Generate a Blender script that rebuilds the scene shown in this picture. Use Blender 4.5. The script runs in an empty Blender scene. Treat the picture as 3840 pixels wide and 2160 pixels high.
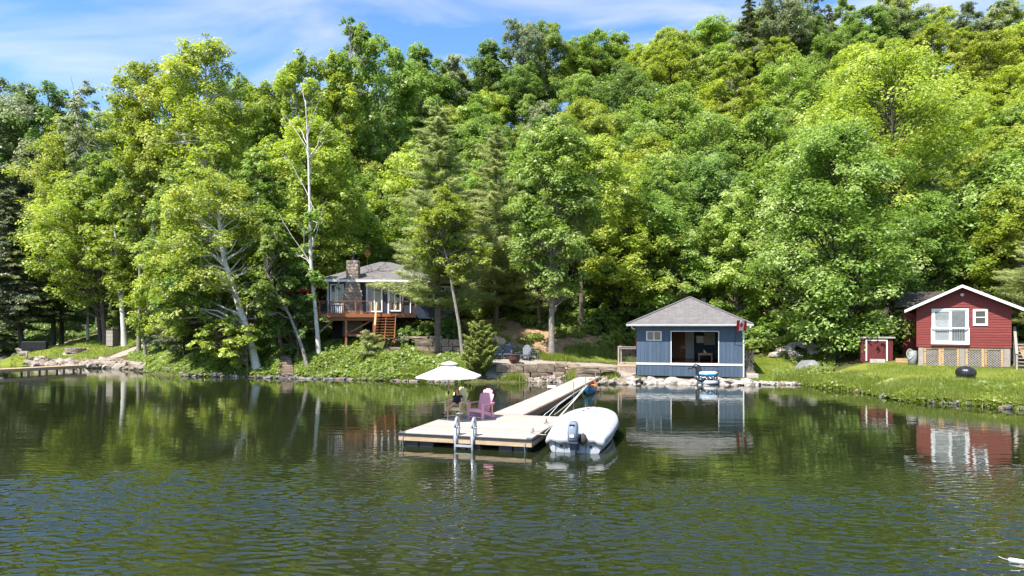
import bpy, bmesh, math, random
import numpy as np
from mathutils import Vector, Matrix, Euler, noise as mnoise

R = math.radians
S = bpy.context.scene
COL = S.collection

# ------------------------------------------------------------------ camera
F, CH, HY = 2450.0, 3.8, 1225.0          # focal length in photo pixels, eye height, horizon row
cam = bpy.data.cameras.new('camera'); camo = bpy.data.objects.new('camera', cam); COL.objects.link(camo)
camo.location = (0, 0, CH); camo.rotation_euler = (R(90), 0, 0)
cam.sensor_width = 36; cam.lens = F / 3840 * 36; cam.shift_y = (HY - 1080) / 3840
cam.clip_start = 0.1; cam.clip_end = 5000
S.camera = camo

# ------------------------------------------------------------------ sky and sun
SUN = Vector((-0.74, -0.90, 1.75)).normalized()
EL, AZ = math.asin(SUN.z), math.atan2(SUN.x, SUN.y)
w = bpy.data.worlds.new('World'); S.world = w; w.use_nodes = True
nt = w.node_tree; nt.nodes.clear(); N = nt.nodes.new; LK = nt.links.new
out = N('ShaderNodeOutputWorld'); bg = N('ShaderNodeBackground'); bg.inputs[1].default_value = 0.11
sky = N('ShaderNodeTexSky'); sky.sky_type = 'NISHITA'; sky.sun_disc = False
sky.sun_elevation = EL; sky.sun_rotation = AZ; sky.altitude = 300; sky.air_density = 1.0; sky.dust_density = 0.5; sky.ozone_density = 2.4
tc = N('ShaderNodeTexCoord'); sep = N('ShaderNodeSeparateXYZ'); LK(tc.outputs['Generated'], sep.inputs[0])
def math_node(op, a, b):
    n = N('ShaderNodeMath'); n.operation = op
    for i, v in enumerate((a, b)):
        if v is None: continue
        if isinstance(v, (int, float)): n.inputs[i].default_value = v
        else: LK(v, n.inputs[i])
    return n.outputs[0]
zz = math_node('ADD', math_node('MAXIMUM', sep.outputs[2], 0.0), 0.22)
cmb = N('ShaderNodeCombineXYZ')
LK(math_node('DIVIDE', sep.outputs[0], zz), cmb.inputs[0]); LK(math_node('DIVIDE', sep.outputs[1], zz), cmb.inputs[1])
mp = N('ShaderNodeMapping'); mp.inputs['Rotation'].default_value = (0, 0, R(28)); mp.inputs['Scale'].default_value = (1.0, 2.1, 1); mp.inputs['Location'].default_value = (3.4, 0.55, 0)
LK(cmb.outputs[0], mp.inputs[0])
nz = N('ShaderNodeTexNoise'); nz.inputs['Scale'].default_value = 1.7; nz.inputs['Detail'].default_value = 7; nz.inputs['Roughness'].default_value = 0.52; nz.inputs['Distortion'].default_value = 0.7
LK(mp.outputs[0], nz.inputs[0])
rp = N('ShaderNodeValToRGB'); rp.color_ramp.elements[0].position = 0.45; rp.color_ramp.elements[1].position = 0.74
rp.color_ramp.elements[1].color = (0.62, 0.62, 0.62, 1)
LK(nz.outputs[0], rp.inputs[0])
mx = N('ShaderNodeMix'); mx.data_type = 'RGBA'
LK(rp.outputs[0], mx.inputs[0])
hsv = N('ShaderNodeHueSaturation'); hsv.inputs['Saturation'].default_value = 1.18; hsv.inputs['Value'].default_value = 1.08
LK(sky.outputs[0], hsv.inputs['Color']); LK(hsv.outputs[0], mx.inputs[6])
mx.inputs[7].default_value = (4.5, 4.4, 5.2, 1)
LK(mx.outputs[2], bg.inputs[0]); LK(bg.outputs[0], out.inputs[0])
sl = bpy.data.lights.new('sun', 'SUN'); sl.energy = 4.3; sl.angle = R(0.55); sl.color = (1.0, 0.955, 0.88)
so = bpy.data.objects.new('sun', sl); COL.objects.link(so); so.rotation_euler = (-SUN).to_track_quat('-Z', 'Y').to_euler(); so.location = (-30, -30, 60)

S.view_settings.view_transform = 'Standard'; S.view_settings.look = 'None'; S.view_settings.gamma = 1; S.view_settings.use_curve_mapping = False
S.view_settings.exposure = 1.3
S.render.engine = 'CYCLES'
cy = S.cycles; cy.max_bounces = 8; cy.diffuse_bounces = 4; cy.glossy_bounces = 3; cy.transmission_bounces = 4; cy.transparent_max_bounces = 6
cy.use_denoising = True; cy.sample_clamp_indirect = 6.0; cy.caustics_reflective = False; cy.caustics_refractive = False

# ------------------------------------------------------------------ helpers
def P(px, py, d): return Vector(((px - 1920) / F * d, d, CH - (py - HY) / F * d))
def XY(px, d): return ((px - 1920) / F * d, d)
def on_plane(px, py, z):
    d = (CH - z) * F / (py - HY); return Vector(((px - 1920) / F * d, d, z))

MATS = {}
def M(name, c1, c2=None, scale=4.0, rough=0.65, bump=0.0, bscale=30.0, metallic=0.0, spec=0.4, rnd=0.0, stretch=(1, 1, 1), detail=6, coat=0.0):
    if name in MATS: return MATS[name]
    m = bpy.data.materials.new(name); m.use_nodes = True; MATS[name] = m
    t = m.node_tree; b = t.nodes['Principled BSDF']; n = t.nodes.new; l = t.links.new
    b.inputs['Roughness'].default_value = rough; b.inputs['Metallic'].default_value = metallic
    b.inputs['Specular IOR Level'].default_value = spec; b.inputs['Coat Weight'].default_value = coat
    c2 = c2 or tuple(x * 0.72 for x in c1)
    co = n('ShaderNodeTexCoord'); mpn = n('ShaderNodeMapping'); mpn.inputs['Scale'].default_value = stretch
    l(co.outputs['Object'], mpn.inputs[0])
    no = n('ShaderNodeTexNoise'); no.inputs['Scale'].default_value = scale; no.inputs['Detail'].default_value = detail; no.inputs['Roughness'].default_value = 0.62
    l(mpn.outputs[0], no.inputs[0])
    ra = n('ShaderNodeValToRGB'); ra.color_ramp.elements[0].position = 0.36; ra.color_ramp.elements[1].position = 0.66
    ra.color_ramp.elements[0].color = (*c2, 1); ra.color_ramp.elements[1].color = (*c1, 1)
    l(no.outputs[0], ra.inputs[0]); colr = ra.outputs[0]
    if rnd > 0:
        oi = n('ShaderNodeObjectInfo'); mr = n('ShaderNodeMapRange'); mr.inputs[3].default_value = 1 - rnd; mr.inputs[4].default_value = 1 + rnd
        l(oi.outputs['Random'], mr.inputs[0]); hs = n('ShaderNodeHueSaturation'); l(mr.outputs[0], hs.inputs['Value']); l(colr, hs.inputs['Color']); colr = hs.outputs[0]
        ad = n('ShaderNodeVectorMath'); ad.operation = 'ADD'; ml = n('ShaderNodeMath'); ml.operation = 'MULTIPLY'; ml.inputs[1].default_value = 37.0
        l(oi.outputs['Random'], ml.inputs[0]); l(mpn.outputs[0], ad.inputs[0]); l(ml.outputs[0], ad.inputs[1]); l(ad.outputs[0], no.inputs[0])
    l(colr, b.inputs['Base Color'])
    if bump > 0:
        nb = n('ShaderNodeTexNoise'); nb.inputs['Scale'].default_value = bscale; nb.inputs['Detail'].default_value = 5
        l(mpn.outputs[0], nb.inputs[0]); bp = n('ShaderNodeBump'); bp.inputs['Strength'].default_value = bump; bp.inputs['Distance'].default_value = 0.05
        l(nb.outputs[0], bp.inputs['Height']); l(bp.outputs[0], b.inputs['Normal'])
    return m

def leafM(name, ca, cb, cc, trans=0.5, tint=1.0, vrnd=0.16, hrnd=0.008, rough=0.42, spec=0.5):
    m = bpy.data.materials.new(name); m.use_nodes = True; MATS[name] = m
    t = m.node_tree; b = t.nodes['Principled BSDF']; n = t.nodes.new; l = t.links.new
    b.inputs['Roughness'].default_value = rough; b.inputs['Specular IOR Level'].default_value = spec
    at = n('ShaderNodeAttribute'); at.attribute_name = 'tone'
    ra = n('ShaderNodeValToRGB'); e = ra.color_ramp.elements
    e[0].position = 0.15; e[0].color = (*ca, 1); e[1].position = 0.95; e[1].color = (*cc, 1)
    k = e.new(0.55); k.color = (*cb, 1)
    l(at.outputs['Fac'], ra.inputs[0])
    oi = n('ShaderNodeObjectInfo'); hs = n('ShaderNodeHueSaturation')
    mr = n('ShaderNodeMapRange'); mr.inputs[3].default_value = 1 - vrnd; mr.inputs[4].default_value = 1 + vrnd; l(oi.outputs['Random'], mr.inputs[0]); l(mr.outputs[0], hs.inputs['Value'])
    fr = n('ShaderNodeMath'); fr.operation = 'MULTIPLY'; fr.inputs[1].default_value = 7.31; l(oi.outputs['Random'], fr.inputs[0])
    f2 = n('ShaderNodeMath'); f2.operation = 'FRACT'; l(fr.outputs[0], f2.inputs[0])
    mh = n('ShaderNodeMapRange'); mh.inputs[3].default_value = 0.5 - hrnd; mh.inputs[4].default_value = 0.5 + hrnd * 0.7; l(f2.outputs[0], mh.inputs[0]); l(mh.outputs[0], hs.inputs['Hue'])
    l(ra.outputs[0], hs.inputs['Color']); l(hs.outputs[0], b.inputs['Base Color'])
    tr = n('ShaderNodeBsdfTranslucent'); h2 = n('ShaderNodeHueSaturation'); h2.inputs['Value'].default_value = 1.5; h2.inputs['Saturation'].default_value = 1.1; h2.inputs['Hue'].default_value = 0.49
    l(hs.outputs[0], h2.inputs['Color']); l(h2.outputs[0], tr.inputs[0])
    ms = n('ShaderNodeMixShader'); ms.inputs[0].default_value = trans
    l(b.outputs[0], ms.inputs[1]); l(tr.outputs[0], ms.inputs[2]); l(ms.outputs[0], t.nodes['Material Output'].inputs[0])
    return m

def shingleM(name, c1, c2, c3, rowh=0.14):
    m = bpy.data.materials.new(name); m.use_nodes = True; MATS[name] = m
    t = m.node_tree; b = t.nodes['Principled BSDF']; n = t.nodes.new; l = t.links.new
    b.inputs['Roughness'].default_value = 0.9; b.inputs['Specular IOR Level'].default_value = 0.2
    uv = n('ShaderNodeUVMap'); br = n('ShaderNodeTexBrick'); br.inputs['Scale'].default_value = 1
    br.inputs['Brick Width'].default_value = 0.3; br.inputs['Row Height'].default_value = rowh; br.inputs['Mortar Size'].default_value = 0.008; br.offset = 0.37
    br.inputs['Color1'].default_value = (*c1, 1); br.inputs['Color2'].default_value = (*c2, 1); br.inputs['Mortar'].default_value = (*c3, 1); br.inputs['Bias'].default_value = -0.1
    l(uv.outputs[0], br.inputs[0])
    no = n('ShaderNodeTexNoise'); no.inputs['Scale'].default_value = 2.2; no.inputs['Detail'].default_value = 8; l(uv.outputs[0], no.inputs[0])
    mi = n('ShaderNodeMix'); mi.data_type = 'RGBA'; mi.blend_type = 'OVERLAY'; mi.inputs[0].default_value = 0.3
    l(br.outputs[0], mi.inputs[6]); l(no.outputs[0], mi.inputs[7]); l(mi.outputs[2], b.inputs['Base Color'])
    bp = n('ShaderNodeBump'); bp.inputs['Strength'].default_value = 0.6; bp.inputs['Distance'].default_value = 0.02; bp.invert = True
    l(br.outputs['Fac'], bp.inputs['Height']); l(bp.outputs[0], b.inputs['Normal'])
    return m

class MB:
    def __init__(s): s.v = []; s.f = []
    def add(s, vs, fs):
        o = len(s.v); s.v += [tuple(x) for x in vs]; s.f += [tuple(i + o for i in f) for f in fs]; return s
    def box(s, x0, x1, y0, y1, z0, z1, m=None):
        vs = [Vector(c) for c in ((x0, y0, z0), (x1, y0, z0), (x1, y1, z0), (x0, y1, z0), (x0, y0, z1), (x1, y0, z1), (x1, y1, z1), (x0, y1, z1))]
        if m is not None: vs = [m @ q for q in vs]
        return s.add(vs, [(3, 2, 1, 0), (4, 5, 6, 7), (0, 1, 5, 4), (1, 2, 6, 5), (2, 3, 7, 6), (3, 0, 4, 7)])
    def bar(s, a, b, wd, th, up=(0, 0, 1)):
        a, b = Vector(a), Vector(b); d = (b - a); L = d.length; d.normalize(); up = Vector(up)
        sd = d.cross(up)
        if sd.length < 1e-4: sd = d.cross(Vector((0, 1, 0)))
        sd.normalize(); u2 = sd.cross(d)
        m = Matrix((sd, d, u2)).transposed().to_4x4(); m.translation = a
        return s.box(-wd / 2, wd / 2, 0, L, -th / 2, th / 2, m)
    def tube(s, pts, rad, n=8, cap=True):
        pts = [Vector(p) for p in pts]; k = len(pts)
        if isinstance(rad, (int, float)): rad = [rad] * k
        vs = []; fs = []; pu = None
        for i, p in enumerate(pts):
            d = (pts[min(i + 1, k - 1)] - pts[max(i - 1, 0)]).normalized()
            if pu is None: pu = d.orthogonal().normalized()
            a = pu - d * pu.dot(d)
            a = a.normalized() if a.length > 1e-5 else d.orthogonal().normalized()
            pu = a; c = d.cross(a)
            for j in range(n):
                q = 2 * math.pi * j / n; vs.append(p + (a * math.cos(q) + c * math.sin(q)) * rad[i])
        for i in range(k - 1):
            for j in range(n):
                j2 = (j + 1) % n; fs.append((i * n + j, i * n + j2, (i + 1) * n + j2, (i + 1) * n + j))
        if cap: fs.append(tuple(range(n - 1, -1, -1))); fs.append(tuple(range((k - 1) * n, k * n)))
        return s.add(vs, fs)
    def lathe(s, prof, n=16, c=(0, 0, 0), wob=None):
        vs = []; fs = []; c = Vector(c); k = len(prof)
        for i, (r, z) in enumerate(prof):
            for j in range(n):
                q = 2 * math.pi * j / n; rr = r * (wob(q, z) if wob else 1)
                vs.append(c + Vector((rr * math.cos(q), rr * math.sin(q), z)))
        for i in range(k - 1):
            for j in range(n):
                j2 = (j + 1) % n; fs.append((i * n + j, i * n + j2, (i + 1) * n + j2, (i + 1) * n + j))
        fs.append(tuple(range(n - 1, -1, -1))); fs.append(tuple(range((k - 1) * n, k * n)))
        return s.add(vs, fs)
    def prism(s, poly, y0, y1, m=None):     # polygon in x,z extruded along y
        k = len(poly); vs = [Vector((x, y0, z)) for x, z in poly] + [Vector((x, y1, z)) for x, z in poly]
        if m is not None: vs = [m @ q for q in vs]
        fs = [tuple(range(k)), tuple(range(2 * k - 1, k - 1, -1))] + [(i, i + k, (i + 1) % k + k, (i + 1) % k) for i in range(k)]
        return s.add(vs, fs)
    def loft(s, rings, closed=True, cap=True):
        n = len(rings[0]); vs = [q for r in rings for q in r]; fs = []
        for i in range(len(rings) - 1):
            for j in range(n if closed else n - 1):
                j2 = (j + 1) % n; fs.append((i * n + j, i * n + j2, (i + 1) * n + j2, (i + 1) * n + j))
        if cap: fs.append(tuple(range(n - 1, -1, -1))); fs.append(tuple(range((len(rings) - 1) * n, len(rings) * n)))
        return s.add(vs, fs)
    def mesh(s, name, mat=None, smooth=False):
        me = bpy.data.meshes.new(name); me.from_pydata(s.v, [], s.f); me.validate()
        b = bmesh.new(); b.from_mesh(me); bmesh.ops.recalc_face_normals(b, faces=b.faces); b.to_mesh(me); b.free()
        if mat: me.materials.append(mat)
        if smooth: me.polygons.foreach_set('use_smooth', [True] * len(me.polygons))
        return me
    def build(s, name, mat=None, parent=None, smooth=False, label=None):
        return obj(name, s.mesh(name, mat, smooth), parent, label)

def obj(name, me, parent=None, label=None, loc=None, rot=None, scale=None):
    o = bpy.data.objects.new(name, me); COL.objects.link(o)
    if parent is not None: o.parent = parent
    if loc is not None: o.location = loc
    if rot is not None: o.rotation_euler = rot
    if scale is not None: o.scale = scale
    if label: o['label'] = label
    return o
def tag(o, label, cat, group=None):
    o['label'] = label; o['category'] = cat
    if group: o['group'] = group
    return o
def thing(name, label, cat, loc=(0, 0, 0), rz=0.0, group=None, scale=1.0):
    o = bpy.data.objects.new(name, None); COL.objects.link(o); o.location = loc; o.rotation_euler = (0, 0, rz); o.scale = (scale,) * 3
    o.empty_display_size = 0.2
    return tag(o, label, cat, group)
def struct(o, kind='structure', label=None):
    o['kind'] = kind
    if label: o['label'] = label
    return o
def dup(o, parent=None):
    c = o.copy(); COL.objects.link(c); c.parent = parent
    for ch in list(o.children): dup(ch, c)
    return c
def auto_uv(o, off=(0, 0)):
    me = o.data; uv = me.uv_layers.new(name='UVMap')
    for p in me.polygons:
        nrm = p.normal; h = nrm.cross(Vector((0, 0, 1)))
        h = h.normalized() if h.length > 1e-3 else Vector((1, 0, 0)); u = h.cross(nrm)
        if u.z < 0: u = -u
        for li in p.loop_indices:
            c = me.vertices[me.loops[li].vertex_index].co; uv.data[li].uv = (c.dot(h) + off[0], c.dot(u) + off[1])
    return o
def bevel(o, wd=0.01, seg=2):
    b = o.modifiers.new('bevel', 'BEVEL'); b.width = wd; b.segments = seg; b.limit_method = 'ANGLE'; return o
def local(org, ang, p):
    d = Vector(p) - Vector(org); c, s_ = math.cos(-ang), math.sin(-ang)
    return Vector((d.x * c - d.y * s_, d.x * s_ + d.y * c, d.z))

# ------------------------------------------------------------------ palette
WHITE = M('white_paint', (0.78, 0.78, 0.77), (0.66, 0.66, 0.65), rough=0.5, scale=3)
BLACK = M('black_plastic', (0.018, 0.018, 0.02), rough=0.45)
GLASS = M('dark_glass', (0.035, 0.04, 0.045), (0.02, 0.022, 0.025), rough=0.05, spec=0.8)
METAL = M('grey_metal', (0.5, 0.5, 0.5), rough=0.35, metallic=0.8)
DARKMETAL = M('dark_metal', (0.05, 0.05, 0.055), rough=0.5, metallic=0.4)
DECK = M('weathered_decking', (0.46, 0.405, 0.345), (0.34, 0.295, 0.245), scale=6, stretch=(1, 12, 12), rough=0.8, bump=0.25, bscale=20, rnd=0.17)
FASCIA = M('pressure_treated_board', (0.50, 0.37, 0.24), (0.36, 0.25, 0.15), scale=4, stretch=(1, 8, 8), rough=0.75, bump=0.2, rnd=0.08)
BROWNW = M('brown_board', (0.30, 0.19, 0.12), (0.19, 0.115, 0.07), scale=4, stretch=(1, 8, 8), rough=0.75, rnd=0.1)
CEDAR = M('stained_cedar', (0.33, 0.12, 0.045), (0.22, 0.075, 0.026), scale=4, stretch=(3, 3, 3), rough=0.55, rnd=0.12)
GREYW = M('grey_weathered_wood', (0.36, 0.32, 0.27), (0.22, 0.19, 0.16), scale=5, stretch=(6, 6, 1), rough=0.85, bump=0.3, rnd=0.12)
TANW = M('tan_new_wood', (0.46, 0.31, 0.16), (0.33, 0.2, 0.1), scale=4, stretch=(5, 5, 1), rough=0.75, rnd=0.12)
STONE = M('sandstone', (0.29, 0.22, 0.155), (0.13, 0.095, 0.066), scale=2.6, rough=0.9, bump=0.7, bscale=9, rnd=0.2)
PALESTONE = M('pale_rock', (0.34, 0.295, 0.245), (0.2, 0.16, 0.125), scale=2.2, rough=0.9, bump=0.6, bscale=8, rnd=0.16)
WHITESTONE = M('white_rock', (0.42, 0.385, 0.345), (0.25, 0.21, 0.175), scale=2.2, rough=0.9, bump=0.6, bscale=8, rnd=0.1)
MORTAR = M('fieldstone', (0.36, 0.29, 0.23), (0.17, 0.135, 0.11), scale=3, rough=0.9, bump=0.5, bscale=12, rnd=0.35)
CONC = M('concrete', (0.45, 0.42, 0.37), (0.32, 0.29, 0.25), scale=3, rough=0.9, bump=0.3)
BARK = M('brown_bark', (0.20, 0.16, 0.125), (0.075, 0.058, 0.045), scale=5, stretch=(4, 4, 0.8), rough=0.9, bump=0.9, bscale=9)
GREYBARK = M('grey_bark', (0.33, 0.295, 0.25), (0.16, 0.135, 0.11), scale=4, stretch=(4, 4, 0.7), rough=0.9, bump=0.8, bscale=8)
DARKBARK = M('dark_bark', (0.095, 0.08, 0.066), (0.035, 0.029, 0.024), scale=5, stretch=(4, 4, 0.8), rough=0.9, bump=0.7, bscale=9)
BIRCH = M('white_birch_bark', (0.56, 0.53, 0.48), (0.15, 0.13, 0.11), scale=2.6, stretch=(1.0, 1.0, 3.2), rough=0.75, bump=0.3, bscale=8)
BIRCH.node_tree.nodes['Color Ramp'].color_ramp.elements[0].position = 0.30; BIRCH.node_tree.nodes['Color Ramp'].color_ramp.elements[1].position = 0.45
SHINGLE = shingleM('grey_shingle', (0.18, 0.166, 0.162), (0.14, 0.128, 0.124), (0.085, 0.076, 0.074))
SHINGLE_DK = shingleM('dark_shingle', (0.085, 0.07, 0.06), (0.05, 0.043, 0.038), (0.025, 0.022, 0.02))
L_YEL = leafM('leaf_yellow_green', (0.179, 0.245, 0.033), (0.298, 0.377, 0.058), (0.466, 0.510, 0.149))
L_MID = leafM('leaf_mid_green', (0.136, 0.222, 0.039), (0.220, 0.328, 0.065), (0.362, 0.455, 0.135))
L_DARK = leafM('leaf_dark_green', (0.095, 0.171, 0.041), (0.154, 0.247, 0.058), (0.254, 0.351, 0.111))
L_PALE = leafM('leaf_pale_green', (0.15, 0.235, 0.038), (0.255, 0.37, 0.075), (0.52, 0.60, 0.25))
L_OLIVE = leafM('leaf_olive_gold', (0.187, 0.250, 0.033), (0.302, 0.382, 0.054), (0.447, 0.510, 0.120), hrnd=0.002)
L_GREY = leafM('leaf_grey_green', (0.146, 0.194, 0.091), (0.237, 0.286, 0.137), (0.395, 0.420, 0.254))
L_PINE = leafM('needle_pine', (0.210, 0.263, 0.084), (0.345, 0.407, 0.143), (0.558, 0.578, 0.246), trans=0.45)
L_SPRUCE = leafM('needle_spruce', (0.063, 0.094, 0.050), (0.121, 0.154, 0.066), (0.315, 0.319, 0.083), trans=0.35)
L_CEDAR = leafM('leaf_cedar', (0.107, 0.147, 0.027), (0.191, 0.235, 0.044), (0.335, 0.353, 0.075), trans=0.35)
L_BANK = leafM('leaf_bank', (0.126, 0.186, 0.030), (0.209, 0.284, 0.053), (0.346, 0.402, 0.115))
L_GRASS = leafM('grass_blade', (0.124, 0.168, 0.017), (0.187, 0.244, 0.033), (0.280, 0.319, 0.096))
# ------------------------------------------------------------------ terrain
SHORE = [(-900, 92), (-400, 84), (-100, 80), (40, 72), (95, 64), (180, 62), (300, 60), (420, 59.5), (500, 57.5), (560, 54), (700, 50), (890, 49.3), (1000, 48.3), (1150, 47.6), (1300, 47), (1500, 45.6), (1700, 44.8), (1850, 44.6), (2000, 45), (2100, 44.6), (2200, 43.3), (2350, 43.0), (2500, 43.2), (2650, 42.8), (2780, 42.3), (2850, 43), (3000, 42.7), (3100, 39.8), (3200, 38.3), (3310, 35.4), (3410, 33), (3565, 32.2), (3720, 30.7), (3840, 29.8), (4000, 28.5), (4400, 26), (5200, 24)]
CTRL = [(131, 66, 1.3), (284, 66, 1.26), (300, 80, 3.3), (85, 66.5, 1.3), (200, 66.5, 1.5), (394, 66, 1.65), (469, 67, 1.9), (545, 61, 1.0), (430, 75, 2.9), (560, 66, 2.2), (640, 57, 1.4), (700, 54, 1.5), (800, 53, 1.7), (900, 52, 1.6),
        (1060, 50, 0.9), (1060, 54, 2.4), (1190, 49.6, 1.0), (1190, 52.5, 1.9), (1300, 52.5, 1.9), (1300, 49.5, 1.1), (1444, 52, 2.7), (1444, 48.5, 1.3), (1550, 48, 1.2), (1600, 47.5, 1.1), (1642, 49, 1.3),
        (1200, 57, 3.0), (1400, 56, 3.2), (1560, 53.6, 3.7), (1650, 53.5, 4.1), (1710, 55, 4.3), (1600, 56, 4.0), (1500, 62, 4.6), (1250, 64, 4.4), (1000, 60, 3.2), (1000, 68, 4.6), (700, 64, 2.8), (700, 74, 4.4),
        (1760, 45.6, 1.0), (1850, 45.6, 1.15), (1950, 45.6, 1.15), (2050, 46, 1.05), (1929, 47, 1.15), (1900, 49, 1.42), (1990, 49.5, 1.45), (2069, 49.5, 1.4), (2150, 48, 1.1), (2250, 48, 1.0), (2330, 48, 1.0), (2250, 45.5, 0.7), (2150, 45.6, 0.9),
        (1600, 51.8, 2.8), (1700, 51.8, 2.8), (1850, 51.8, 2.6), (1950, 51.8, 2.3), (2050, 52.5, 1.9), (1731, 58, 4.0), (1850, 57, 3.8), (2193, 52, 1.8), (2193, 56, 3.1), (2193, 64, 5.5), (2000, 60, 5), (1800, 66, 6.5),
        (1600, 49.5, 1.4), (1700, 49.5, 1.4), (1850, 50, 1.5), (2350, 56, 2.6),
        (2350, 45, 0.12), (2400, 45.5, 0.12), (2335, 46.3, 0.3), (2440, 44.5, 0.02), (2380, 44.3, 0.05), (2410, 47.5, 0.3), (2560, 45.2, 0.1), (2660, 44.8, 0.1), (2480, 47, 0.2), (2700, 46.5, 0.2), (2600, 50, 0.5), (2500, 53.5, 0.8), (2720, 52, 0.8), (2600, 57, 2.0), (2600, 64, 4.5), (2420, 49, 0.7),
        (2851, 45, 0.35), (2851, 48, 0.8), (2851, 56, 1.95), (2930, 45, 0.5), (2989, 52, 1.9), (3040, 46, 0.5), (3119, 46.5, 1.0), (3100, 43, 0.5), (3287, 45, 1.45), (3200, 42, 0.9), (3350, 41, 1.15), (3440, 40.5, 1.25), (3440, 38, 1.05), (3600, 40.5, 1.32), (3621, 36.5, 0.85), (3790, 38, 1.3), (3840, 36, 1.1), (3600, 44, 1.5), (3500, 48, 2.0), (3800, 46, 2.6), (3300, 52, 2.4), (3100, 56, 2.6), (3300, 60, 4.5), (3700, 56, 5), (3960, 40, 1.7),
        (1900, 72, 8.5), (2600, 70, 7.5), (3200, 70, 9), (3800, 66, 9), (1300, 72, 5.5), (500, 80, 4.5), (0, 84, 4), (-300, 90, 5),
        (0, 100, 13), (500, 95, 11), (1300, 90, 14), (1900, 90, 19), (2600, 90, 21), (3200, 88, 22), (3840, 86, 22), (4300, 84, 20),
        (0, 125, 20), (700, 115, 19), (1300, 110, 26), (1900, 110, 33), (2600, 110, 37), (3200, 110, 41), (3840, 110, 41), (4400, 105, 36),
        (-200, 150, 22), (700, 140, 24), (1300, 135, 34), (1900, 135, 44), (2600, 135, 53), (3200, 135, 58), (3840, 135, 58),
        (0, 200, 24), (1300, 200, 38), (2600, 190, 60), (3840, 190, 66), (1300, 330, 36), (3600, 330, 60), (200, 340, 24)]
def _ctrl():
    pts = []
    for i, (px, d) in enumerate(SHORE):
        x, y = XY(px, d); pts.append((x, y, 0.0))
        a = Vector(XY(*SHORE[max(i - 1, 0)])); b = Vector(XY(*SHORE[min(i + 1, len(SHORE) - 1)])); t = (b - a).normalized(); nrm = Vector((-t.y, t.x))
        pts.append((x - nrm.x * 3, y - nrm.y * 3, -0.9)); pts.append((x - nrm.x * 12, y - nrm.y * 12, -2.2))
        if 95 < px < 4000 and not (2340 < px < 2800): pts.append((x + nrm.x * 0.9, y + nrm.y * 0.9, 0.38))
    for px, d, z in CTRL: x, y = XY(px, d); pts.append((x, y, z))
    return np.array(pts)
_C = _ctrl()
def _solve():
    d = np.sqrt(((_C[:, None, :2] - _C[None, :, :2]) ** 2).sum(-1)); n = len(_C)
    A = np.zeros((n + 1, n + 1)); A[:n, :n] = d - np.eye(n) * 0.12; A[n, :n] = 1; A[:n, n] = 1
    return np.linalg.solve(A, np.append(_C[:, 2], 0))
_W = _solve()
def gz(x, y):
    x = np.asarray(x, float); y = np.asarray(y, float); sh = x.shape; q = np.stack([x.ravel(), y.ravel()], 1); o = np.empty(len(q))
    for i in range(0, len(q), 20000):
        d = np.sqrt(((q[i:i + 20000, None] - _C[None, :, :2]) ** 2).sum(-1)); o[i:i + 20000] = d @ _W[:-1] + _W[-1]
    return o.reshape(sh)
def ground(x, y): return float(gz(np.array([x]), np.array([y]))[0])
def G(px, d, dz=0.0):
    x, y = XY(px, d); return Vector((x, y, ground(x, y) + dz))

def ell(px, d, rx, ry, ang=0.0): x, y = XY(px, d); return (x, y, rx, ry, ang)
LAWN = [ell(260, 66, 6.5, 4.0), ell(150, 68, 5, 3), ell(330, 72, 6, 5), ell(2880, 47.5, 1.9, 5.5, -0.25), ell(3600, 38, 4.6, 2.6, -0.6), ell(3450, 39.5, 4.5, 2.4, -0.4), ell(3330, 42.5, 3.2, 2.2, -0.3), ell(2230, 50.5, 4, 1.3), ell(3800, 35, 3, 2.6, -0.5)]
EARTH = [ell(1760, 57, 4.5, 2.6), ell(1950, 54.5, 5.5, 1.8), ell(2150, 54, 5, 2.2), ell(2020, 52.3, 3.5, 1.0), ell(3830, 44, 3, 3), ell(1600, 55, 2.5, 1.5)]
GRAVEL = [ell(1930, 47.4, 4.2, 2.6), ell(2215, 46.9, 3.0, 1.5), ell(520, 64.5, 0.9, 3.2, -0.5), ell(350, 76.5, 7.5, 1.0, 0.32), ell(284, 66, 1.15, 1.0)]
def blob(lst, X, Y):
    m = np.zeros_like(X)
    for x, y, rx, ry, a in lst:
        c, s = math.cos(a), math.sin(a); u = ((X - x) * c + (Y - y) * s) / rx; v = (-(X - x) * s + (Y - y) * c) / ry
        m = np.maximum(m, np.clip((1.25 - np.sqrt(u * u + v * v)) / 0.45, 0, 1))
    return m
def axis(segs):
    o = []
    for a, b, st in segs: o += list(np.arange(a, b, st))
    o.append(segs[-1][1]); return np.array(o)
gx = axis([(-900, -200, 50), (-200, -70, 5), (-70, 45, 0.6), (45, 120, 4), (120, 200, 10), (200, 900, 50)])
gy = axis([(12, 26, 2.5), (26, 70, 0.6), (70, 140, 2.5), (140, 260, 8), (260, 1500, 70)])
GX, GY = np.meshgrid(gx, gy); GZ = gz(GX, GY)
rs = np.random.default_rng(5)
GZ += (rs.random(GZ.shape) - 0.5) * 0.05
GZ = np.where((GY < 60) & (GZ < 0.02) & (GZ > -0.05), -0.05, GZ)
nyy, nxx = GX.shape
tv = np.stack([GX, GY, GZ], -1).reshape(-1, 3)
ii = np.arange(nyy * nxx).reshape(nyy, nxx)
tf = np.stack([ii[:-1, :-1], ii[:-1, 1:], ii[1:, 1:], ii[1:, :-1]], -1).reshape(-1, 4)
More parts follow.
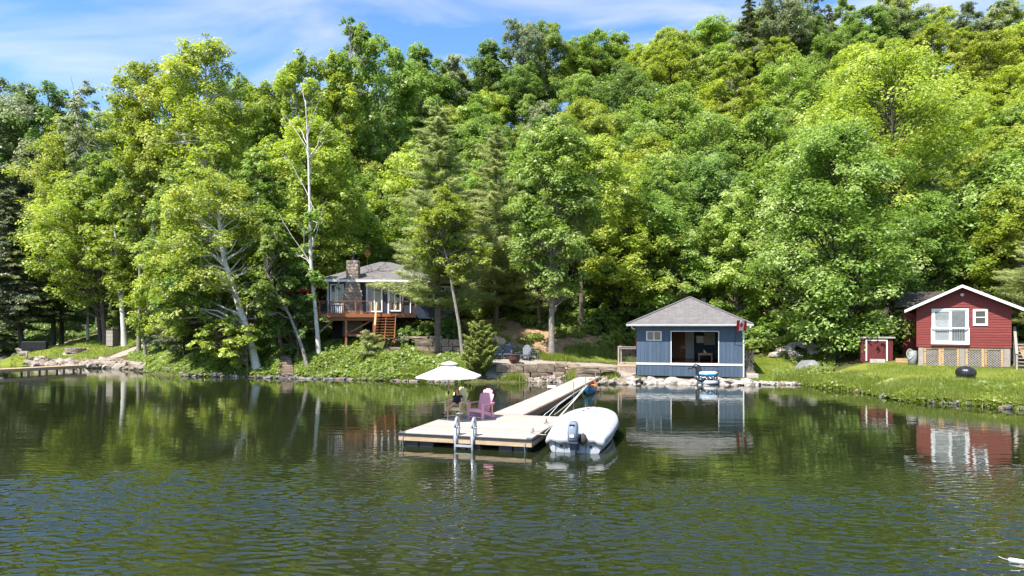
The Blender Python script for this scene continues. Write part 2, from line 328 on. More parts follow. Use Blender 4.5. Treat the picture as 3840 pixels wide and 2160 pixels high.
def np_mesh(name, v, f, mat, smooth=False):
    me = bpy.data.meshes.new(name); n, k = f.shape
    me.vertices.add(len(v)); me.vertices.foreach_set('co', np.ascontiguousarray(v, np.float32).ravel())
    me.loops.add(n * k); me.loops.foreach_set('vertex_index', np.ascontiguousarray(f, np.int32).ravel())
    me.polygons.add(n); me.polygons.foreach_set('loop_start', np.arange(0, n * k, k, dtype=np.int32))
    try: me.polygons.foreach_set('loop_total', np.full(n, k, np.int32))
    except Exception: pass
    if smooth: me.polygons.foreach_set('use_smooth', np.ones(n, bool))
    me.update(calc_edges=True); me.materials.append(mat); return me
def ground_material():
    m = bpy.data.materials.new('ground'); m.use_nodes = True; t = m.node_tree; b = t.nodes['Principled BSDF']; n = t.nodes.new; l = t.links.new
    b.inputs['Roughness'].default_value = 0.95; b.inputs['Specular IOR Level'].default_value = 0.15
    geo = n('ShaderNodeNewGeometry'); at = n('ShaderNodeAttribute'); at.attribute_name = 'zone'; sp = n('ShaderNodeSeparateColor'); l(at.outputs[0], sp.inputs[0])
    def nz(sc, det=8):
        k = n('ShaderNodeTexNoise'); k.inputs['Scale'].default_value = sc; k.inputs['Detail'].default_value = det; k.inputs['Roughness'].default_value = 0.65; l(geo.outputs['Position'], k.inputs[0]); return k.outputs[0]
    def ramp(f, a, b_, p0=0.35, p1=0.65):
        r = n('ShaderNodeValToRGB'); r.color_ramp.elements[0].position = p0; r.color_ramp.elements[1].position = p1; r.color_ramp.elements[0].color = (*a, 1); r.color_ramp.elements[1].color = (*b_, 1); l(f, r.inputs[0]); return r.outputs[0]
    n1, n2, n3 = nz(0.6), nz(3.0), nz(14.0)
    forest = ramp(n2, (0.055, 0.042, 0.025), (0.10, 0.12, 0.03))
    lawn = ramp(n1, (0.105, 0.15, 0.018), (0.205, 0.215, 0.036), 0.3, 0.7)
    earth = ramp(n2, (0.20, 0.115, 0.065), (0.43, 0.285, 0.16))
    grav = ramp(n3, (0.22, 0.19, 0.155), (0.40, 0.35, 0.29))
    cur = forest
    for k, c in ((0, lawn), (1, earth), (2, grav)):
        ad = n('ShaderNodeMath'); ad.operation = 'MULTIPLY_ADD'; l(n2, ad.inputs[0]); ad.inputs[1].default_value = 1.2; ad.inputs[2].default_value = -0.6
        s2 = n('ShaderNodeMath'); s2.operation = 'ADD'; l(sp.outputs[k], s2.inputs[0]); l(ad.outputs[0], s2.inputs[1])
        mr = n('ShaderNodeMapRange'); mr.inputs[1].default_value = 0.4; mr.inputs[2].default_value = 0.62; l(s2.outputs[0], mr.inputs[0])
        mi = n('ShaderNodeMix'); mi.data_type = 'RGBA'; l(mr.outputs[0], mi.inputs[0]); l(cur, mi.inputs[6]); l(c, mi.inputs[7]); cur = mi.outputs[2]
    fine = n('ShaderNodeMix'); fine.data_type = 'RGBA'; fine.blend_type = 'OVERLAY'; fine.inputs[0].default_value = 0.45; l(cur, fine.inputs[6]); l(n3, fine.inputs[7])
    l(fine.outputs[2], b.inputs['Base Color'])
    bp = n('ShaderNodeBump'); bp.inputs['Strength'].default_value = 0.8; bp.inputs['Distance'].default_value = 0.08; l(n3, bp.inputs['Height']); l(bp.outputs[0], b.inputs['Normal'])
    return m
tm = np_mesh('ground', tv, tf, ground_material(), True)
za = tm.attributes.new('zone', 'FLOAT_COLOR', 'POINT')
zc = np.ones((len(tv), 4), np.float32); zc[:, 0] = blob(LAWN, tv[:, 0], tv[:, 1]); zc[:, 1] = blob(EARTH, tv[:, 0], tv[:, 1]); zc[:, 2] = blob(GRAVEL, tv[:, 0], tv[:, 1])
za.data.foreach_set('color', zc.ravel())
struct(obj('ground', tm))

# ------------------------------------------------------------------ water
def water_material():
    m = bpy.data.materials.new('lake_water'); m.use_nodes = True; t = m.node_tree; b = t.nodes['Principled BSDF']; n = t.nodes.new; l = t.links.new
    b.inputs['Base Color'].default_value = (0.015, 0.0195, 0.007, 1); b.inputs['Roughness'].default_value = 0.02; b.inputs['IOR'].default_value = 1.42; b.inputs['Specular IOR Level'].default_value = 1.0
    geo = n('ShaderNodeNewGeometry')
    def mapped(sx, sy, rot=0.0):
        k = n('ShaderNodeMapping'); k.inputs['Scale'].default_value = (sx, sy, 1); k.inputs['Rotation'].default_value = (0, 0, rot); l(geo.outputs['Position'], k.inputs[0]); return k.outputs[0]
    def noise(v, sc, det=3, dist=0.0):
        k = n('ShaderNodeTexNoise'); k.inputs['Scale'].default_value = sc; k.inputs['Detail'].default_value = det; k.inputs['Roughness'].default_value = 0.5; k.inputs['Distortion'].default_value = dist; l(v, k.inputs[0]); return k.outputs[0]
    def mathn(op, a, c):
        k = n('ShaderNodeMath'); k.operation = op
        for i, v in enumerate((a, c)):
            if isinstance(v, (int, float)): k.inputs[i].default_value = v
            else: l(v, k.inputs[i])
        return k.outputs[0]
    small = noise(mapped(2.1, 6.4, 0.12), 1.1, 2, 0.55)
    mid = noise(mapped(0.5, 1.9, -0.10), 1.0, 2, 0.2)
    swell = noise(mapped(0.12, 0.55, 0.08), 1.0, 2)
    h = mathn('MULTIPLY', small, 0.0016)
    h2 = mathn('MULTIPLY', mid, 0.0055)
    h3 = mathn('MULTIPLY', swell, 0.008)
    hh = mathn('ADD', mathn('ADD', h, h2), h3)
    bp = n('ShaderNodeBump'); bp.inputs['Strength'].default_value = 1.0; bp.inputs['Distance'].default_value = 1.0; l(hh, bp.inputs['Height']); l(bp.outputs[0], b.inputs['Normal'])
    return m
def water_mesh():
    """one sheet: a finely divided patch with real wind ripples near the dock, flat beyond"""
    yy = np.concatenate([np.arange(8.6, 18, 0.031), np.arange(18, 27.01, 0.075)]); uu = np.linspace(-0.86, 0.86, 300)
    U, Y = np.meshgrid(uu, yy); X = U * Y; g = np.random.default_rng(9)
    Z = np.zeros_like(X); K = 60
    for k in range(K):
        lam = 0.105 * (0.36 / 0.105) ** g.random(); th = g.normal(0.10, 0.36); kk = 2 * math.pi / lam; slope = 0.034 * (0.75 + 0.5 * g.random()); Z += slope / kk * np.sin(kk * (X * math.sin(th) + Y * math.cos(th)) + g.random() * 6.283)
    def lowf(sx, sy, seed, n=14):
        q = np.random.default_rng(seed); o = np.zeros_like(X)
        for _ in range(n): a, b = q.normal(0, sx), q.normal(0, sy); o += np.sin(a * X + b * Y + q.random() * 6.283)
        return o / math.sqrt(n / 2)
    m = lowf(0.30, 0.35, 4); lane = np.clip(0.95 + 0.32 * lowf(0.45, 0.8, 6), 0.3, 1.4)
    t = np.clip((19.5 + 1.9 * m - Y) / 6.0, 0, 1); A = t * t * (3 - 2 * t) * lane
    A = 0.05 + A; ed = np.clip(np.minimum(np.minimum((Y - 8.6) / 0.3, (27 - Y) / 5), (0.86 - np.abs(U)) / 0.02), 0, 1); Z *= A * ed
    h, w_ = X.shape; v = np.stack([X, Y, Z], -1).reshape(-1, 3); ii = np.arange(h * w_).reshape(h, w_)
    f = np.stack([ii[:-1, :-1], ii[:-1, 1:], ii[1:, 1:], ii[1:, :-1]], -1).reshape(-1, 4)
    y0, y1, e = 8.6, yy[-1], 0.86; o = len(v)
    ex = np.array([(-900, -400, 0), (900, -400, 0), (900, y0, 0), (e * y0, y0, 0), (-e * y0, y0, 0), (-900, y0, 0), (900, y1, 0), (e * y1, y1, 0), (-e * y1, y1, 0), (-900, y1, 0), (900, 110, 0), (-900, 110, 0)], float)
    fe = np.array([(0, 1, 2, 5), (3, 2, 6, 7), (5, 4, 8, 9), (9, 6, 10, 11)]) + o
    return np_mesh('water', np.concatenate([v, ex]), np.concatenate([f, fe]), water_material(), True)
struct(obj('water', water_mesh()))

# ------------------------------------------------------------------ foliage generators
def quad_leaves(c, nrm, tan, sz, asp=0.62):
    """rhombus leaves, slightly folded"""
    n = len(c); nrm = nrm / (np.linalg.norm(nrm, axis=1, keepdims=True) + 1e-9)
    t = tan - nrm * (tan * nrm).sum(1, keepdims=True); t /= np.linalg.norm(t, axis=1, keepdims=True) + 1e-9; b = np.cross(nrm, t)
    s = sz[:, None]
    v = np.stack([c - t * s * 0.5, c + b * s * asp * 0.5 + t * s * 0.05, c + t * s * 0.55 - nrm * s * 0.12, c - b * s * asp * 0.5 + t * s * 0.05], 1).reshape(-1, 3)
    return v, np.arange(n * 4).reshape(n, 4)
def tri_leaves(c, nrm, tan, sz, asp=0.2):
    n = len(c); nrm = nrm / (np.linalg.norm(nrm, axis=1, keepdims=True) + 1e-9)
    t = tan - nrm * (tan * nrm).sum(1, keepdims=True); t /= np.linalg.norm(t, axis=1, keepdims=True) + 1e-9; b = np.cross(nrm, t); s = sz[:, None]
    return np.stack([c - t * s * 0.45 - b * s * asp * 0.6, c - t * s * 0.45 + b * s * asp * 0.6, c + t * s * 0.62], 1).reshape(-1, 3), np.arange(n * 3).reshape(n, 3)
def leaf_mesh(name, parts, mat):
    V = []; Fc = []; T = []; o = 0
    for v, f, t in parts: V.append(v); Fc.append(f + o); T.append(t); o += len(v)
    me = np_mesh(name, np.concatenate(V), np.concatenate(Fc), mat)
    a = me.attributes.new('tone', 'FLOAT', 'FACE'); a.data.foreach_set('value', np.clip(np.concatenate(T), 0, 1).astype(np.float32)); return me
def rdir(g, n):
    v = g.normal(size=(n, 3)); return v / np.linalg.norm(v, axis=1, keepdims=True)
def cluster_leaves(g, centers, radii, tones, total, size, flat=0.62, asp=0.62, up=0.95, subs=7):
    wgt = radii ** 2.0; k = g.choice(len(centers), total, p=wgt / wgt.sum())
    sub = rdir(g, len(centers) * subs).reshape(len(centers), subs, 3) * (0.45 + 0.5 * g.random((len(centers), subs, 1)))
    st = g.normal(0, 0.13, (len(centers), subs)); j = g.integers(0, subs, total)
    dirs = rdir(g, total); rr = g.random((total, 1)) ** 0.45
    off = sub[k, j] + dirs * rr * 0.46
    off[:, 2] *= flat
    c = centers[k] + off * radii[k][:, None]
    c[:, 2] -= (off[:, 0] ** 2 + off[:, 1] ** 2) * radii[k] * 0.22
    nrm = dirs * 0.45 + off * 0.5 + rdir(g, total) * 0.5; nrm[:, 2] += up
    tone = 0.5 + tones[k] * 0.9 + st[k, j] + g.normal(0, 0.17, total)
    v, f = quad_leaves(c, nrm, rdir(g, total) + np.array([0, 0, -0.35]), size * (0.6 + 0.8 * g.random(total)), asp)
    return v, f, tone
def limb_tubes(mb, a, b, r0, r1, g, n=5, seg=4, sag=0.12):
    a, b = Vector(a), Vector(b); L = (b - a).length; pts = []; rad = []
    for i in range(seg + 1):
        t = i / seg; p = a.lerp(b, t); p.z += math.sin(t * math.pi) * L * sag; w_ = L * 0.035 * (1 if 0 < i < seg else 0)
        p += Vector((g.normal() * w_, g.normal() * w_, g.normal() * w_)); pts.append(p); rad.append(r0 + (r1 - r0) * t)
    mb.tube(pts, rad, n, cap=False)
def trunk_at(path, t):
    k = len(path) - 1; f = min(max(t, 0), 0.9999) * k; i = int(f); return Vector(path[i]).lerp(Vector(path[i + 1]), f - i)
def broadleaf(name, seed, path, r_base, crown, ncl, leaves, size, leafmat, barkmat, bare=0, flat=0.62, rcl=(0.26, 0.42), asp=0.62, up=0.95):
    """path: trunk points from the base; crown: (cx, cy, z0, z1, rx, ry, bulge height 0..1)"""
    g = np.random.default_rng(seed); mb = MB(); H = path[-1][2]
    n = len(path); pp = [trunk_at(path, i / 10) for i in range(11)]
    mb.tube(pp, [r_base * (1.28 if i == 0 else 1.0) * (1 - 0.86 * i / 10) + 0.02 for i in range(11)], 9, cap=False)
    cx, cy, z0, z1, rx, ry, bh = crown; C = []; Rr = []; T = []
    tries = 0
    while len(C) < ncl and tries < ncl * 40:
        tries += 1; t = (len(C) + g.random()) / ncl; t = t ** 0.85
        prof = (math.sin(math.pi * (t ** (math.log(0.5) / math.log(bh)) * 0.93 + 0.045))) ** 0.62
        a = g.random() * 2 * math.pi + len(C) * 2.4; q = (0.25 + 0.75 * g.random() ** 0.6) * prof
        z = z0 + (z1 - z0) * t; c = Vector((cx + rx * q * math.cos(a), cy + ry * q * math.sin(a), z + g.normal() * 0.2))
        rr = max(rx, ry) * (rcl[0] + (rcl[1] - rcl[0]) * g.random()) * (0.72 + 0.35 * prof)
        C.append(c); Rr.append(rr); T.append(g.normal(0, 0.16))
        tz = max(0.2, (z - rr * 0.8 - 0.45 * (c - Vector((cx, cy, c.z))).length) / H); tz = min(tz, 0.94)
        st = trunk_at(path, tz); limb_tubes(mb, st, c, max(0.03, r_base * 0.42 * (1 - tz * 0.7)), 0.018, g, 5, 4, 0.06)
        for _ in range(2): limb_tubes(mb, Vector(st).lerp(c, 0.6), c + Vector(tuple(rdir(g, 1)[0])) * rr * 0.8, 0.03, 0.01, g, 3, 2, 0.02)
    for _ in range(bare):
        t0 = 0.35 + 0.5 * g.random(); s0 = trunk_at(path, t0); a = g.random() * 6.28; L = (1.4 + 2.2 * g.random())
        limb_tubes(mb, s0, s0 + Vector((math.cos(a) * L * 0.75, math.sin(a) * L * 0.75, L * (0.6 + 0.8 * g.random()))), 0.045, 0.01, g, 4, 4, 0.05)
    part = cluster_leaves(g, np.array([tuple(c) for c in C]), np.array(Rr), np.array(T), leaves, size, flat, asp, up)
    return mb.mesh(name + '_trunk', barkmat, True), leaf_mesh(name + '_crown', [part], leafmat)
def conifer(name, seed, path, r_base, z0, rad, leafmat, barkmat, whorl=0.7, per=6, needle=0.3, dens=420, droop=-0.12, power=0.8, plume=True, asp=0.16, irreg=0.25):
    g = np.random.default_rng(seed); mb = MB(); H = path[-1][2]; mb.tube([trunk_at(path, i / 8) for i in range(9)], [r_base * (1 - 0.9 * i / 8) + 0.015 for i in range(9)], 8, cap=False)
    parts = []; z = z0
    while z < H - 0.3:
        t = (z - z0) / (H - z0); rr = rad * ((1 - t) ** power) * (0.75 if t < 0.1 else 1) + 0.25
        for j in range(per):
            a = 2 * math.pi * (j + g.random() * 0.8) / per + z * 1.7; L = rr * (1 + irreg * g.normal()); L = max(0.3, L)
            s0 = trunk_at(path, (z + g.normal() * 0.12) / H); dr = Vector((math.cos(a), math.sin(a), 0)); e = s0 + dr * L + Vector((0, 0, L * (droop + g.normal() * 0.08)))
            if L > 0.5: limb_tubes(mb, s0, e, 0.012 + 0.018 * L, 0.008, g, 3, 3, 0.04 if plume else -0.02)
            n = int(dens * L * (0.6 + 0.8 * g.random()) / 2.2) + 12
            u = 0.22 + 0.83 * g.random(n) ** 0.75
            wd = L * 0.20 * np.sin(np.clip(u, 0, 1) * math.pi * 0.86 + 0.25) + 0.06
            sd = np.array([-dr.y, dr.x, 0]); s0a, ea = np.array(s0), np.array(e)
            lat = g.normal(0, 0.55, n)
            c = s0a + (ea - s0a) * u[:, None] + sd * (lat * wd)[:, None]
            c[:, 2] += g.normal(0, 0.5, n) * wd * (0.55 if plume else 0.25) + (0.10 * L * u ** 2 if plume else -np.abs(lat) * 0.12)
            tan = np.array(dr) * 0.7 + sd * (lat[:, None]) * 0.8 + rdir(g, n) * 0.55 + np.array([0, 0, 0.35 if plume else -0.1])
            nrm = rdir(g, n) * 0.6 + np.array([0, -0.3, 0.9])
            tone = 0.42 + g.normal(0, 0.12) + 0.28 * (u - 0.5) + g.normal(0, 0.14, n)
            v, f = tri_leaves(c, nrm, tan, needle * (0.6 + 0.8 * g.random(n)), asp); parts.append((v, f, tone))
        z += whorl * (0.8 + 0.4 * g.random()) * (1.0 - 0.35 * t)
    return mb.mesh(name + '_trunk', barkmat, True), leaf_mesh(name + '_crown', parts, leafmat)
def plant_tree(name, meshes, label, cat='tree', loc=(0, 0, 0), rz=0.0, group=None, scale=1.0, mat=None):
    t = thing(name, label, cat, loc, rz, group, scale)
    obj('trunk', meshes[0], t); c = obj('crown', meshes[1], t)
    if mat is not None and c.data.materials[0] != mat:
        c.material_slots[0].link = 'OBJECT'; c.material_slots[0].material = mat
    return t
# ------------------------------------------------------------------ blue boathouse
BLUE = M('blue_paint', (0.064, 0.096, 0.14), (0.052, 0.079, 0.117), scale=3, stretch=(3, 3, 0.6), rough=0.6, rnd=0.10)
NAVY = M('navy_paint', (0.028, 0.04, 0.07), (0.02, 0.028, 0.05), scale=3, rough=0.6, rnd=0.1)
REDP = M('barn_red_paint', (0.20, 0.026, 0.018), (0.145, 0.018, 0.013), scale=3, stretch=(0.8, 4, 4), rough=0.6, rnd=0.09)
FLOORW = M('dark_wood_floor', (0.13, 0.055, 0.03), (0.08, 0.032, 0.018), stretch=(1, 8, 1), rough=0.25)
BARN = M('barn_door_wood', (0.42, 0.19, 0.09), (0.30, 0.125, 0.055), stretch=(6, 6, 1), rough=0.6)
SHIP = M('white_shiplap', (0.78, 0.76, 0.73), (0.70, 0.68, 0.65), stretch=(1, 1, 6), rough=0.6, rnd=0.05)
A_ = XY(2387, 46.8); B_ = XY(2784, 44.9); BA = math.atan2(B_[1] - A_[1], B_[0] - A_[0]); BW = math.hypot(B_[0] - A_[0], B_[1] - A_[1])
BORG = Vector((A_[0], A_[1], 0))
def bu(zx): return (zx - 497) / 1438 * BW
def bz(zy): return CH + (525 - zy) / 193.8
bh_ = thing('boathouse', 'Blue board-sided boathouse with grey hip roof and wide open front at the waterline', 'boathouse', BORG, BA)
BD = 7.2
# main shell: side and back walls, floor slab, ceiling
m = MB(); m.box(0.02, 0.12, 0.10, BD, 0.32, 3.86); m.build('side_wall', BLUE, bh_)
m = MB(); m.box(BW - 0.12, BW - 0.02, 0.10, BD, 0.32, 3.86); m.build('side_wall', BLUE, bh_)
m = MB(); m.box(0.12, BW - 0.12, BD - 0.1, BD, 0.32, 3.86); m.build('back_wall', BLUE, bh_)
m = MB(); m.box(0.12, BW - 0.12, 0.12, BD - 0.1, 1.02, 1.25); m.build('floor', FLOORW, bh_)
m = MB(); m.box(0.12, BW - 0.12, 0.12, BD - 0.1, 3.74, 3.82); m.build('ceiling', SHIP, bh_)
WIN = (bu(640), bu(843), bz(718), bz(588)); OPN = (bu(985), bu(1618), 1.25, bz(592))
holes = [WIN, OPN]
# front sheathing pieces behind the boards
m = MB()
for x0, x1, z0, z1 in [(0.02, WIN[0], 1.1, 3.86), (WIN[0], WIN[1], 1.1, WIN[2]), (WIN[0], WIN[1], WIN[3], 3.86), (WIN[1], OPN[0], 1.1, 3.86), (OPN[0], OPN[1], OPN[3], 3.86), (OPN[1], BW - 0.02, 1.1, 3.86), (0.02, BW - 0.02, 0.34, 1.1)]:
    m.box(x0, x1, 0.02, 0.10, z0, z1)
m.build('front_wall', BLUE, bh_)
def cut(u0, u1, z0, z1):
    xs_ = sorted({u0, u1} | {h[0] for h in holes if u0 < h[0] < u1} | {h[1] for h in holes if u0 < h[1] < u1})
    for a, b in zip(xs_, xs_[1:]):
        zi = [(z0, z1)]
        for h in holes:
            if h[0] <= (a + b) / 2 <= h[1]:
                nz_ = []
                for p, q in zi:
                    if h[2] > p: nz_.append((p, min(q, h[2])))
                    if h[3] < q: nz_.append((max(p, h[3]), q))
                zi = nz_
        for p, q in zi:
            if b - a > 0.02 and q - p > 0.05: yield a, b, p, q
nb = 26; bwid = BW / nb
for i in range(nb):
    for a, b, p, q in cut(i * bwid, (i + 1) * bwid, 1.25, 3.88): MB().box(a + 0.007, b - 0.007, -0.012, 0.018, p, q).build('wall_board', BLUE, bh_)
    MB().box(i * bwid + 0.007, (i + 1) * bwid - 0.007, -0.010, 0.018, 0.32, 1.09).build('skirt_board', BLUE, bh_)
m = MB(); m.box(-0.02, OPN[0], -0.045, 0.0, 1.10, 1.235); m.box(OPN[1], BW + 0.02, -0.045, 0.0, 1.10, 1.235); m.build('trim_rail', WHITE, bh_)
t_ = MB(); t_.box(OPN[0] - 0.05, OPN[0], -0.05, 0.1, 1.24, OPN[3] + 0.05); t_.box(OPN[1], OPN[1] + 0.05, -0.05, 0.1, 1.24, OPN[3] + 0.05); t_.box(OPN[0], OPN[1], -0.05, 0.1, OPN[3], OPN[3] + 0.05); t_.box(OPN[0] - 0.05, OPN[1] + 0.05, -0.07, 0.11, 1.09, 1.24)
t_.build('opening_frame', WHITE, bh_)
wn = MB().box(WIN[0], WIN[1], 0.04, 0.06, WIN[2], WIN[3]).build('window', GLASS, bh_, label='Small white two-pane slider beside the wide opening')
f_ = MB(); a, b, p, q = WIN
for bx in ((a - 0.03, a + 0.05, p, q), (b - 0.05, b + 0.03, p, q), (a + 0.05, b - 0.05, q - 0.05, q), (a + 0.05, b - 0.05, p, p + 0.06), ((a + b) / 2 - 0.035, (a + b) / 2 + 0.035, p + 0.06, q - 0.05)): f_.box(bx[0], bx[1], -0.03, 0.035, bx[2], bx[3])
f_.build('window_frame', WHITE, wn)
MB().box((a + b) / 2 + 0.05, b - 0.07, 0.062, 0.07, p + 0.12, q - 0.07).build('blind', SHIP, wn)
# roof
ov = 0.62; ez = 3.98
def hip(u0, u1, v0, v1, z, apex, th=0.14):
    m = MB(); lo = [(u0, v0, z - th), (u1, v0, z - th), (u1, v1, z - th), (u0, v1, z - th)]; up_ = [(x, y, z) for x, y, _ in lo]
    m.add(lo + up_ + apex, [])
    n = len(apex)
    if n == 1: m.f += [(4, 5, 8), (5, 6, 8), (6, 7, 8), (7, 4, 8)]
    else: m.f += [(4, 5, 9, 8), (5, 6, 9), (6, 7, 8, 9), (7, 4, 8)]
    m.f += [(3, 2, 1, 0), (0, 1, 5, 4), (1, 2, 6, 5), (2, 3, 7, 6), (3, 0, 4, 7)]
    return m
ro = auto_uv(hip(-ov, BW + ov, -ov, BD + ov, ez + 0.02, [(BW / 2 + 0.1, BD / 2, 6.05)], 0.05).build('roof', SHINGLE, bh_))
for (xa, ya) in ((-ov, -ov), (BW + ov, -ov), (BW + ov, BD + ov), (-ov, BD + ov)):
    auto_uv(MB().bar((xa, ya, ez + 0.035), (BW / 2 + 0.1, BD / 2, 6.07), 0.22, 0.03).build('hip_cap', SHINGLE, ro))
MB().box(BW / 2 + 0.9, BW / 2 + 1.25, BD / 2 - 0.2, BD / 2 + 0.1, 5.55, 5.92).build('roof_vent', BLACK, ro)
so_ = MB(); so_.box(-ov + 0.02, BW + ov - 0.02, -ov + 0.02, 0.0, 3.84, 3.88); so_.box(-ov + 0.02, 0.0, 0.0, BD, 3.84, 3.88); so_.box(BW, BW + ov - 0.02, 0.0, BD, 3.84, 3.88); so_.build('soffit', WHITE, bh_)
MB().box(-ov, BW + ov, -ov, -ov + 0.02, 3.83, 3.94).build('fascia', WHITE, bh_)
gt = MB(); gt.prism([(0, 0), (0.03, -0.11), (0.11, -0.11), (0.11, 0)], 0, BW + 2 * ov + 0.1, Matrix(((0, 1, 0, -ov - 0.05), (1, 0, 0, -ov - 0.115), (0, 0, 1, ez - 0.0), (0, 0, 0, 1)))); gt.build('gutter', WHITE, bh_)
ds = MB(); ds.tube([(BW + ov - 0.1, -ov - 0.05, 3.86), (BW + ov - 0.15, -ov - 0.03, 3.75), (BW + 0.08, -0.07, 3.5), (BW + 0.07, -0.07, 1.6), (BW + 0.07, -0.07, 0.25), (BW - 0.02, -0.25, 0.06)], 0.05, 6); ds.build('downspout', WHITE, bh_)
ds = MB(); ds.tube([(-0.3, -ov - 0.03, 3.86), (-0.28, -0.4, 3.7), (-0.12, -0.1, 3.62)], 0.05, 6); ds.build('downspout', WHITE, bh_)
m = MB()
for i in range(7): m.box(0.4 + i * 1.05, 0.62 + i * 1.05, 0.35, 0.6, -0.2, 0.45)
m.box(0.1, BW - 0.1, 0.3, 0.65, 0.18, 0.30)
m.build('pier', DARKMETAL, bh_)
# what stands inside
bd = thing('barn_door', 'Brown plank sliding barn door inside the boathouse', 'door', BORG, BA)
x0, x1 = local(BORG, BA, P(2523, 1338, 52.6)).x, local(BORG, BA, P(2568, 1338, 52.6)).x; yb = 6.55
n_ = 5
for i in range(n_): MB().box(x0 + (x1 - x0) * i / n_ + 0.004, x0 + (x1 - x0) * (i + 1) / n_ - 0.004, yb, yb + 0.05, 1.27, 3.55).build('plank', BARN, bd)
MB().bar((x0, yb - 0.02, 1.4), (x1, yb - 0.02, 3.45), 0.13, 0.03, (0, 1, 0)).build('brace', BARN, bd)
pw = thing('partition_wall', 'White shiplap partition beside the barn door inside the boathouse', 'wall', BORG, BA)
xa, xb = x1 + 0.02, local(BORG, BA, P(2603, 1338, 52)).x
for i in range(14): MB().box(xa, xb, 6.3, 6.36, 1.26 + i * 0.172, 1.26 + i * 0.172 + 0.166).build('plank', SHIP, pw)
bk = thing('wall_panel', 'Pale boarded panel on the dark back wall inside the boathouse', 'wall panel', BORG, BA)
xa2 = local(BORG, BA, P(2640, 1300, 52)).x; xb2 = local(BORG, BA, P(2682, 1300, 52)).x
for i in range(6): MB().box(xa2, xb2, 7.02, 7.08, 2.35 + i * 0.19, 2.35 + i * 0.19 + 0.184).build('plank', SHIP, bk)
SOFA = M('dark_fabric', (0.05, 0.07, 0.10), (0.03, 0.045, 0.06), rough=0.9)
sf = thing('sofa', 'Dark blue sofa inside the boathouse behind the table', 'sofa', BORG + Vector((0, 0, 1.25)), BA)
xs0 = bu(1375); MB().box(xs0, xs0 + 1.7, 3.4, 4.2, 0.12, 0.42).build('seat', SOFA, sf); MB().box(xs0, xs0 + 1.7, 4.2, 4.4, 0.05, 0.85).build('backrest', SOFA, sf)
for q in (xs0 - 0.16, xs0 + 1.7): MB().box(q, q + 0.16, 3.4, 4.4, 0.0, 0.6).build('armrest', SOFA, sf)
for o in sf.children: bevel(o, 0.05)
TBW = M('table_wood', (0.36, 0.15, 0.07), (0.25, 0.1, 0.05), rough=0.4)
tb = thing('coffee_table', 'Reddish wooden table just inside the boathouse opening', 'table', BORG + Vector((bu(1430), 0.9, 1.25)), BA)
MB().box(0, 1.05, 0, 0.8, 0.56, 0.62).build('table_top', TBW, tb); MB().box(0.05, 1.0, 0.05, 0.75, 0.46, 0.56).build('apron', TBW, tb)
for x in (0.05, 0.94):
    for y in (0.05, 0.69): MB().box(x, x + 0.07, y, y + 0.07, 0, 0.46).build('leg', TBW, tb)
bo = MB().add([(0.4, 0.3, 0.63), (0.62, 0.3, 0.63), (0.42, 0.32, 0.9), (0.40, 0.6, 0.63), (0.62, 0.6, 0.63), (0.42, 0.58, 0.9)], [(0, 1, 2), (5, 4, 3), (0, 2, 5, 3), (1, 4, 5, 2), (0, 3, 4, 1)]).build('open_book', M('paper', (0.6, 0.55, 0.45)))
bo.location = tb.location; bo.rotation_euler = tb.rotation_euler; tag(bo, 'Pale open book propped on the boathouse table', 'book')
st = thing('bar_stool', 'Wooden stool with backrest beside the boathouse sofa', 'stool', BORG + Vector((bu(1335), 3.2, 1.25)), BA)
MB().box(-0.18, 0.18, -0.18, 0.18, 0.62, 0.66).build('seat', TBW, st); MB().box(-0.18, 0.18, 0.15, 0.18, 0.85, 1.1).build('backrest', TBW, st)
for x in (-0.17, 0.13):
    for y, hgt in ((-0.17, 0.62), (0.14, 0.85)): MB().box(x, x + 0.04, y, y + 0.04, 0, hgt).build('leg', TBW, st)
MB().box(-0.15, 0.15, -0.165, -0.14, 0.25, 0.28).build('stretcher', TBW, st)
tvs = thing('television', 'Dark flat television on the boathouse back wall', 'television', BORG, BA)
xt = local(BORG, BA, P(2612, 1290, 52)).x; MB().box(xt, xt + 0.55, 6.95, 7.0, 2.5, 3.05).build('screen', M('tv_screen', (0.06, 0.07, 0.08), rough=0.15), tvs); MB().box(xt - 0.03, xt + 0.58, 6.98, 7.03, 2.47, 3.08).build('frame', BLACK, tvs)
# flag on its pole
fl = thing('flag', 'Red and white maple leaf flag drooping from a pole on the boathouse corner', 'flag', BORG, BA)
pb = Vector((bu(1838), -0.02, bz(765))); pt = Vector((bu(1853), -1.1, bz(440)))
MB().tube([pb, pt], 0.016, 6).build('pole', BLACK, fl)
RED = M('flag_red', (0.62, 0.02, 0.035), (0.5, 0.015, 0.03), rough=0.8); FWH = M('flag_white', (0.8, 0.78, 0.78), (0.72, 0.7, 0.7), rough=0.8)
def flag_pt(s, t):      # s along the fly 0..1, t down the hoist 0..1
    o_ = pt.lerp(pb, t * 0.46 + 0.02)
    return o_ + Vector((0.62 * s + 0.03 * math.sin(9 * s), 0.10 * math.sin(8 * s + 2 * t) * s, 0.34 * s - 0.42 * s * s * (1 - 0.3 * t)))
def flag_part(s0, s1, mat_, nm):
    m = MB(); k = 6; vs = []; fs = []
    for side in (0, 1):
        for i in range(k + 1):
            for j in range(7): q = flag_pt(s0 + (s1 - s0) * i / k, j / 6); q.y += side * 0.006; vs.append(q)
    for side in (0, 1):
        for i in range(k):
            for j in range(6): b0 = side * (k + 1) * 7 + i * 7 + j; fs.append((b0, b0 + 1, b0 + 8, b0 + 7))
    return m.add(vs, fs).build(nm, mat_, fl)
flag_part(0, 0.26, RED, 'red_band'); flag_part(0.26, 0.74, FWH, 'white_band'); flag_part(0.74, 1.0, RED, 'red_band')
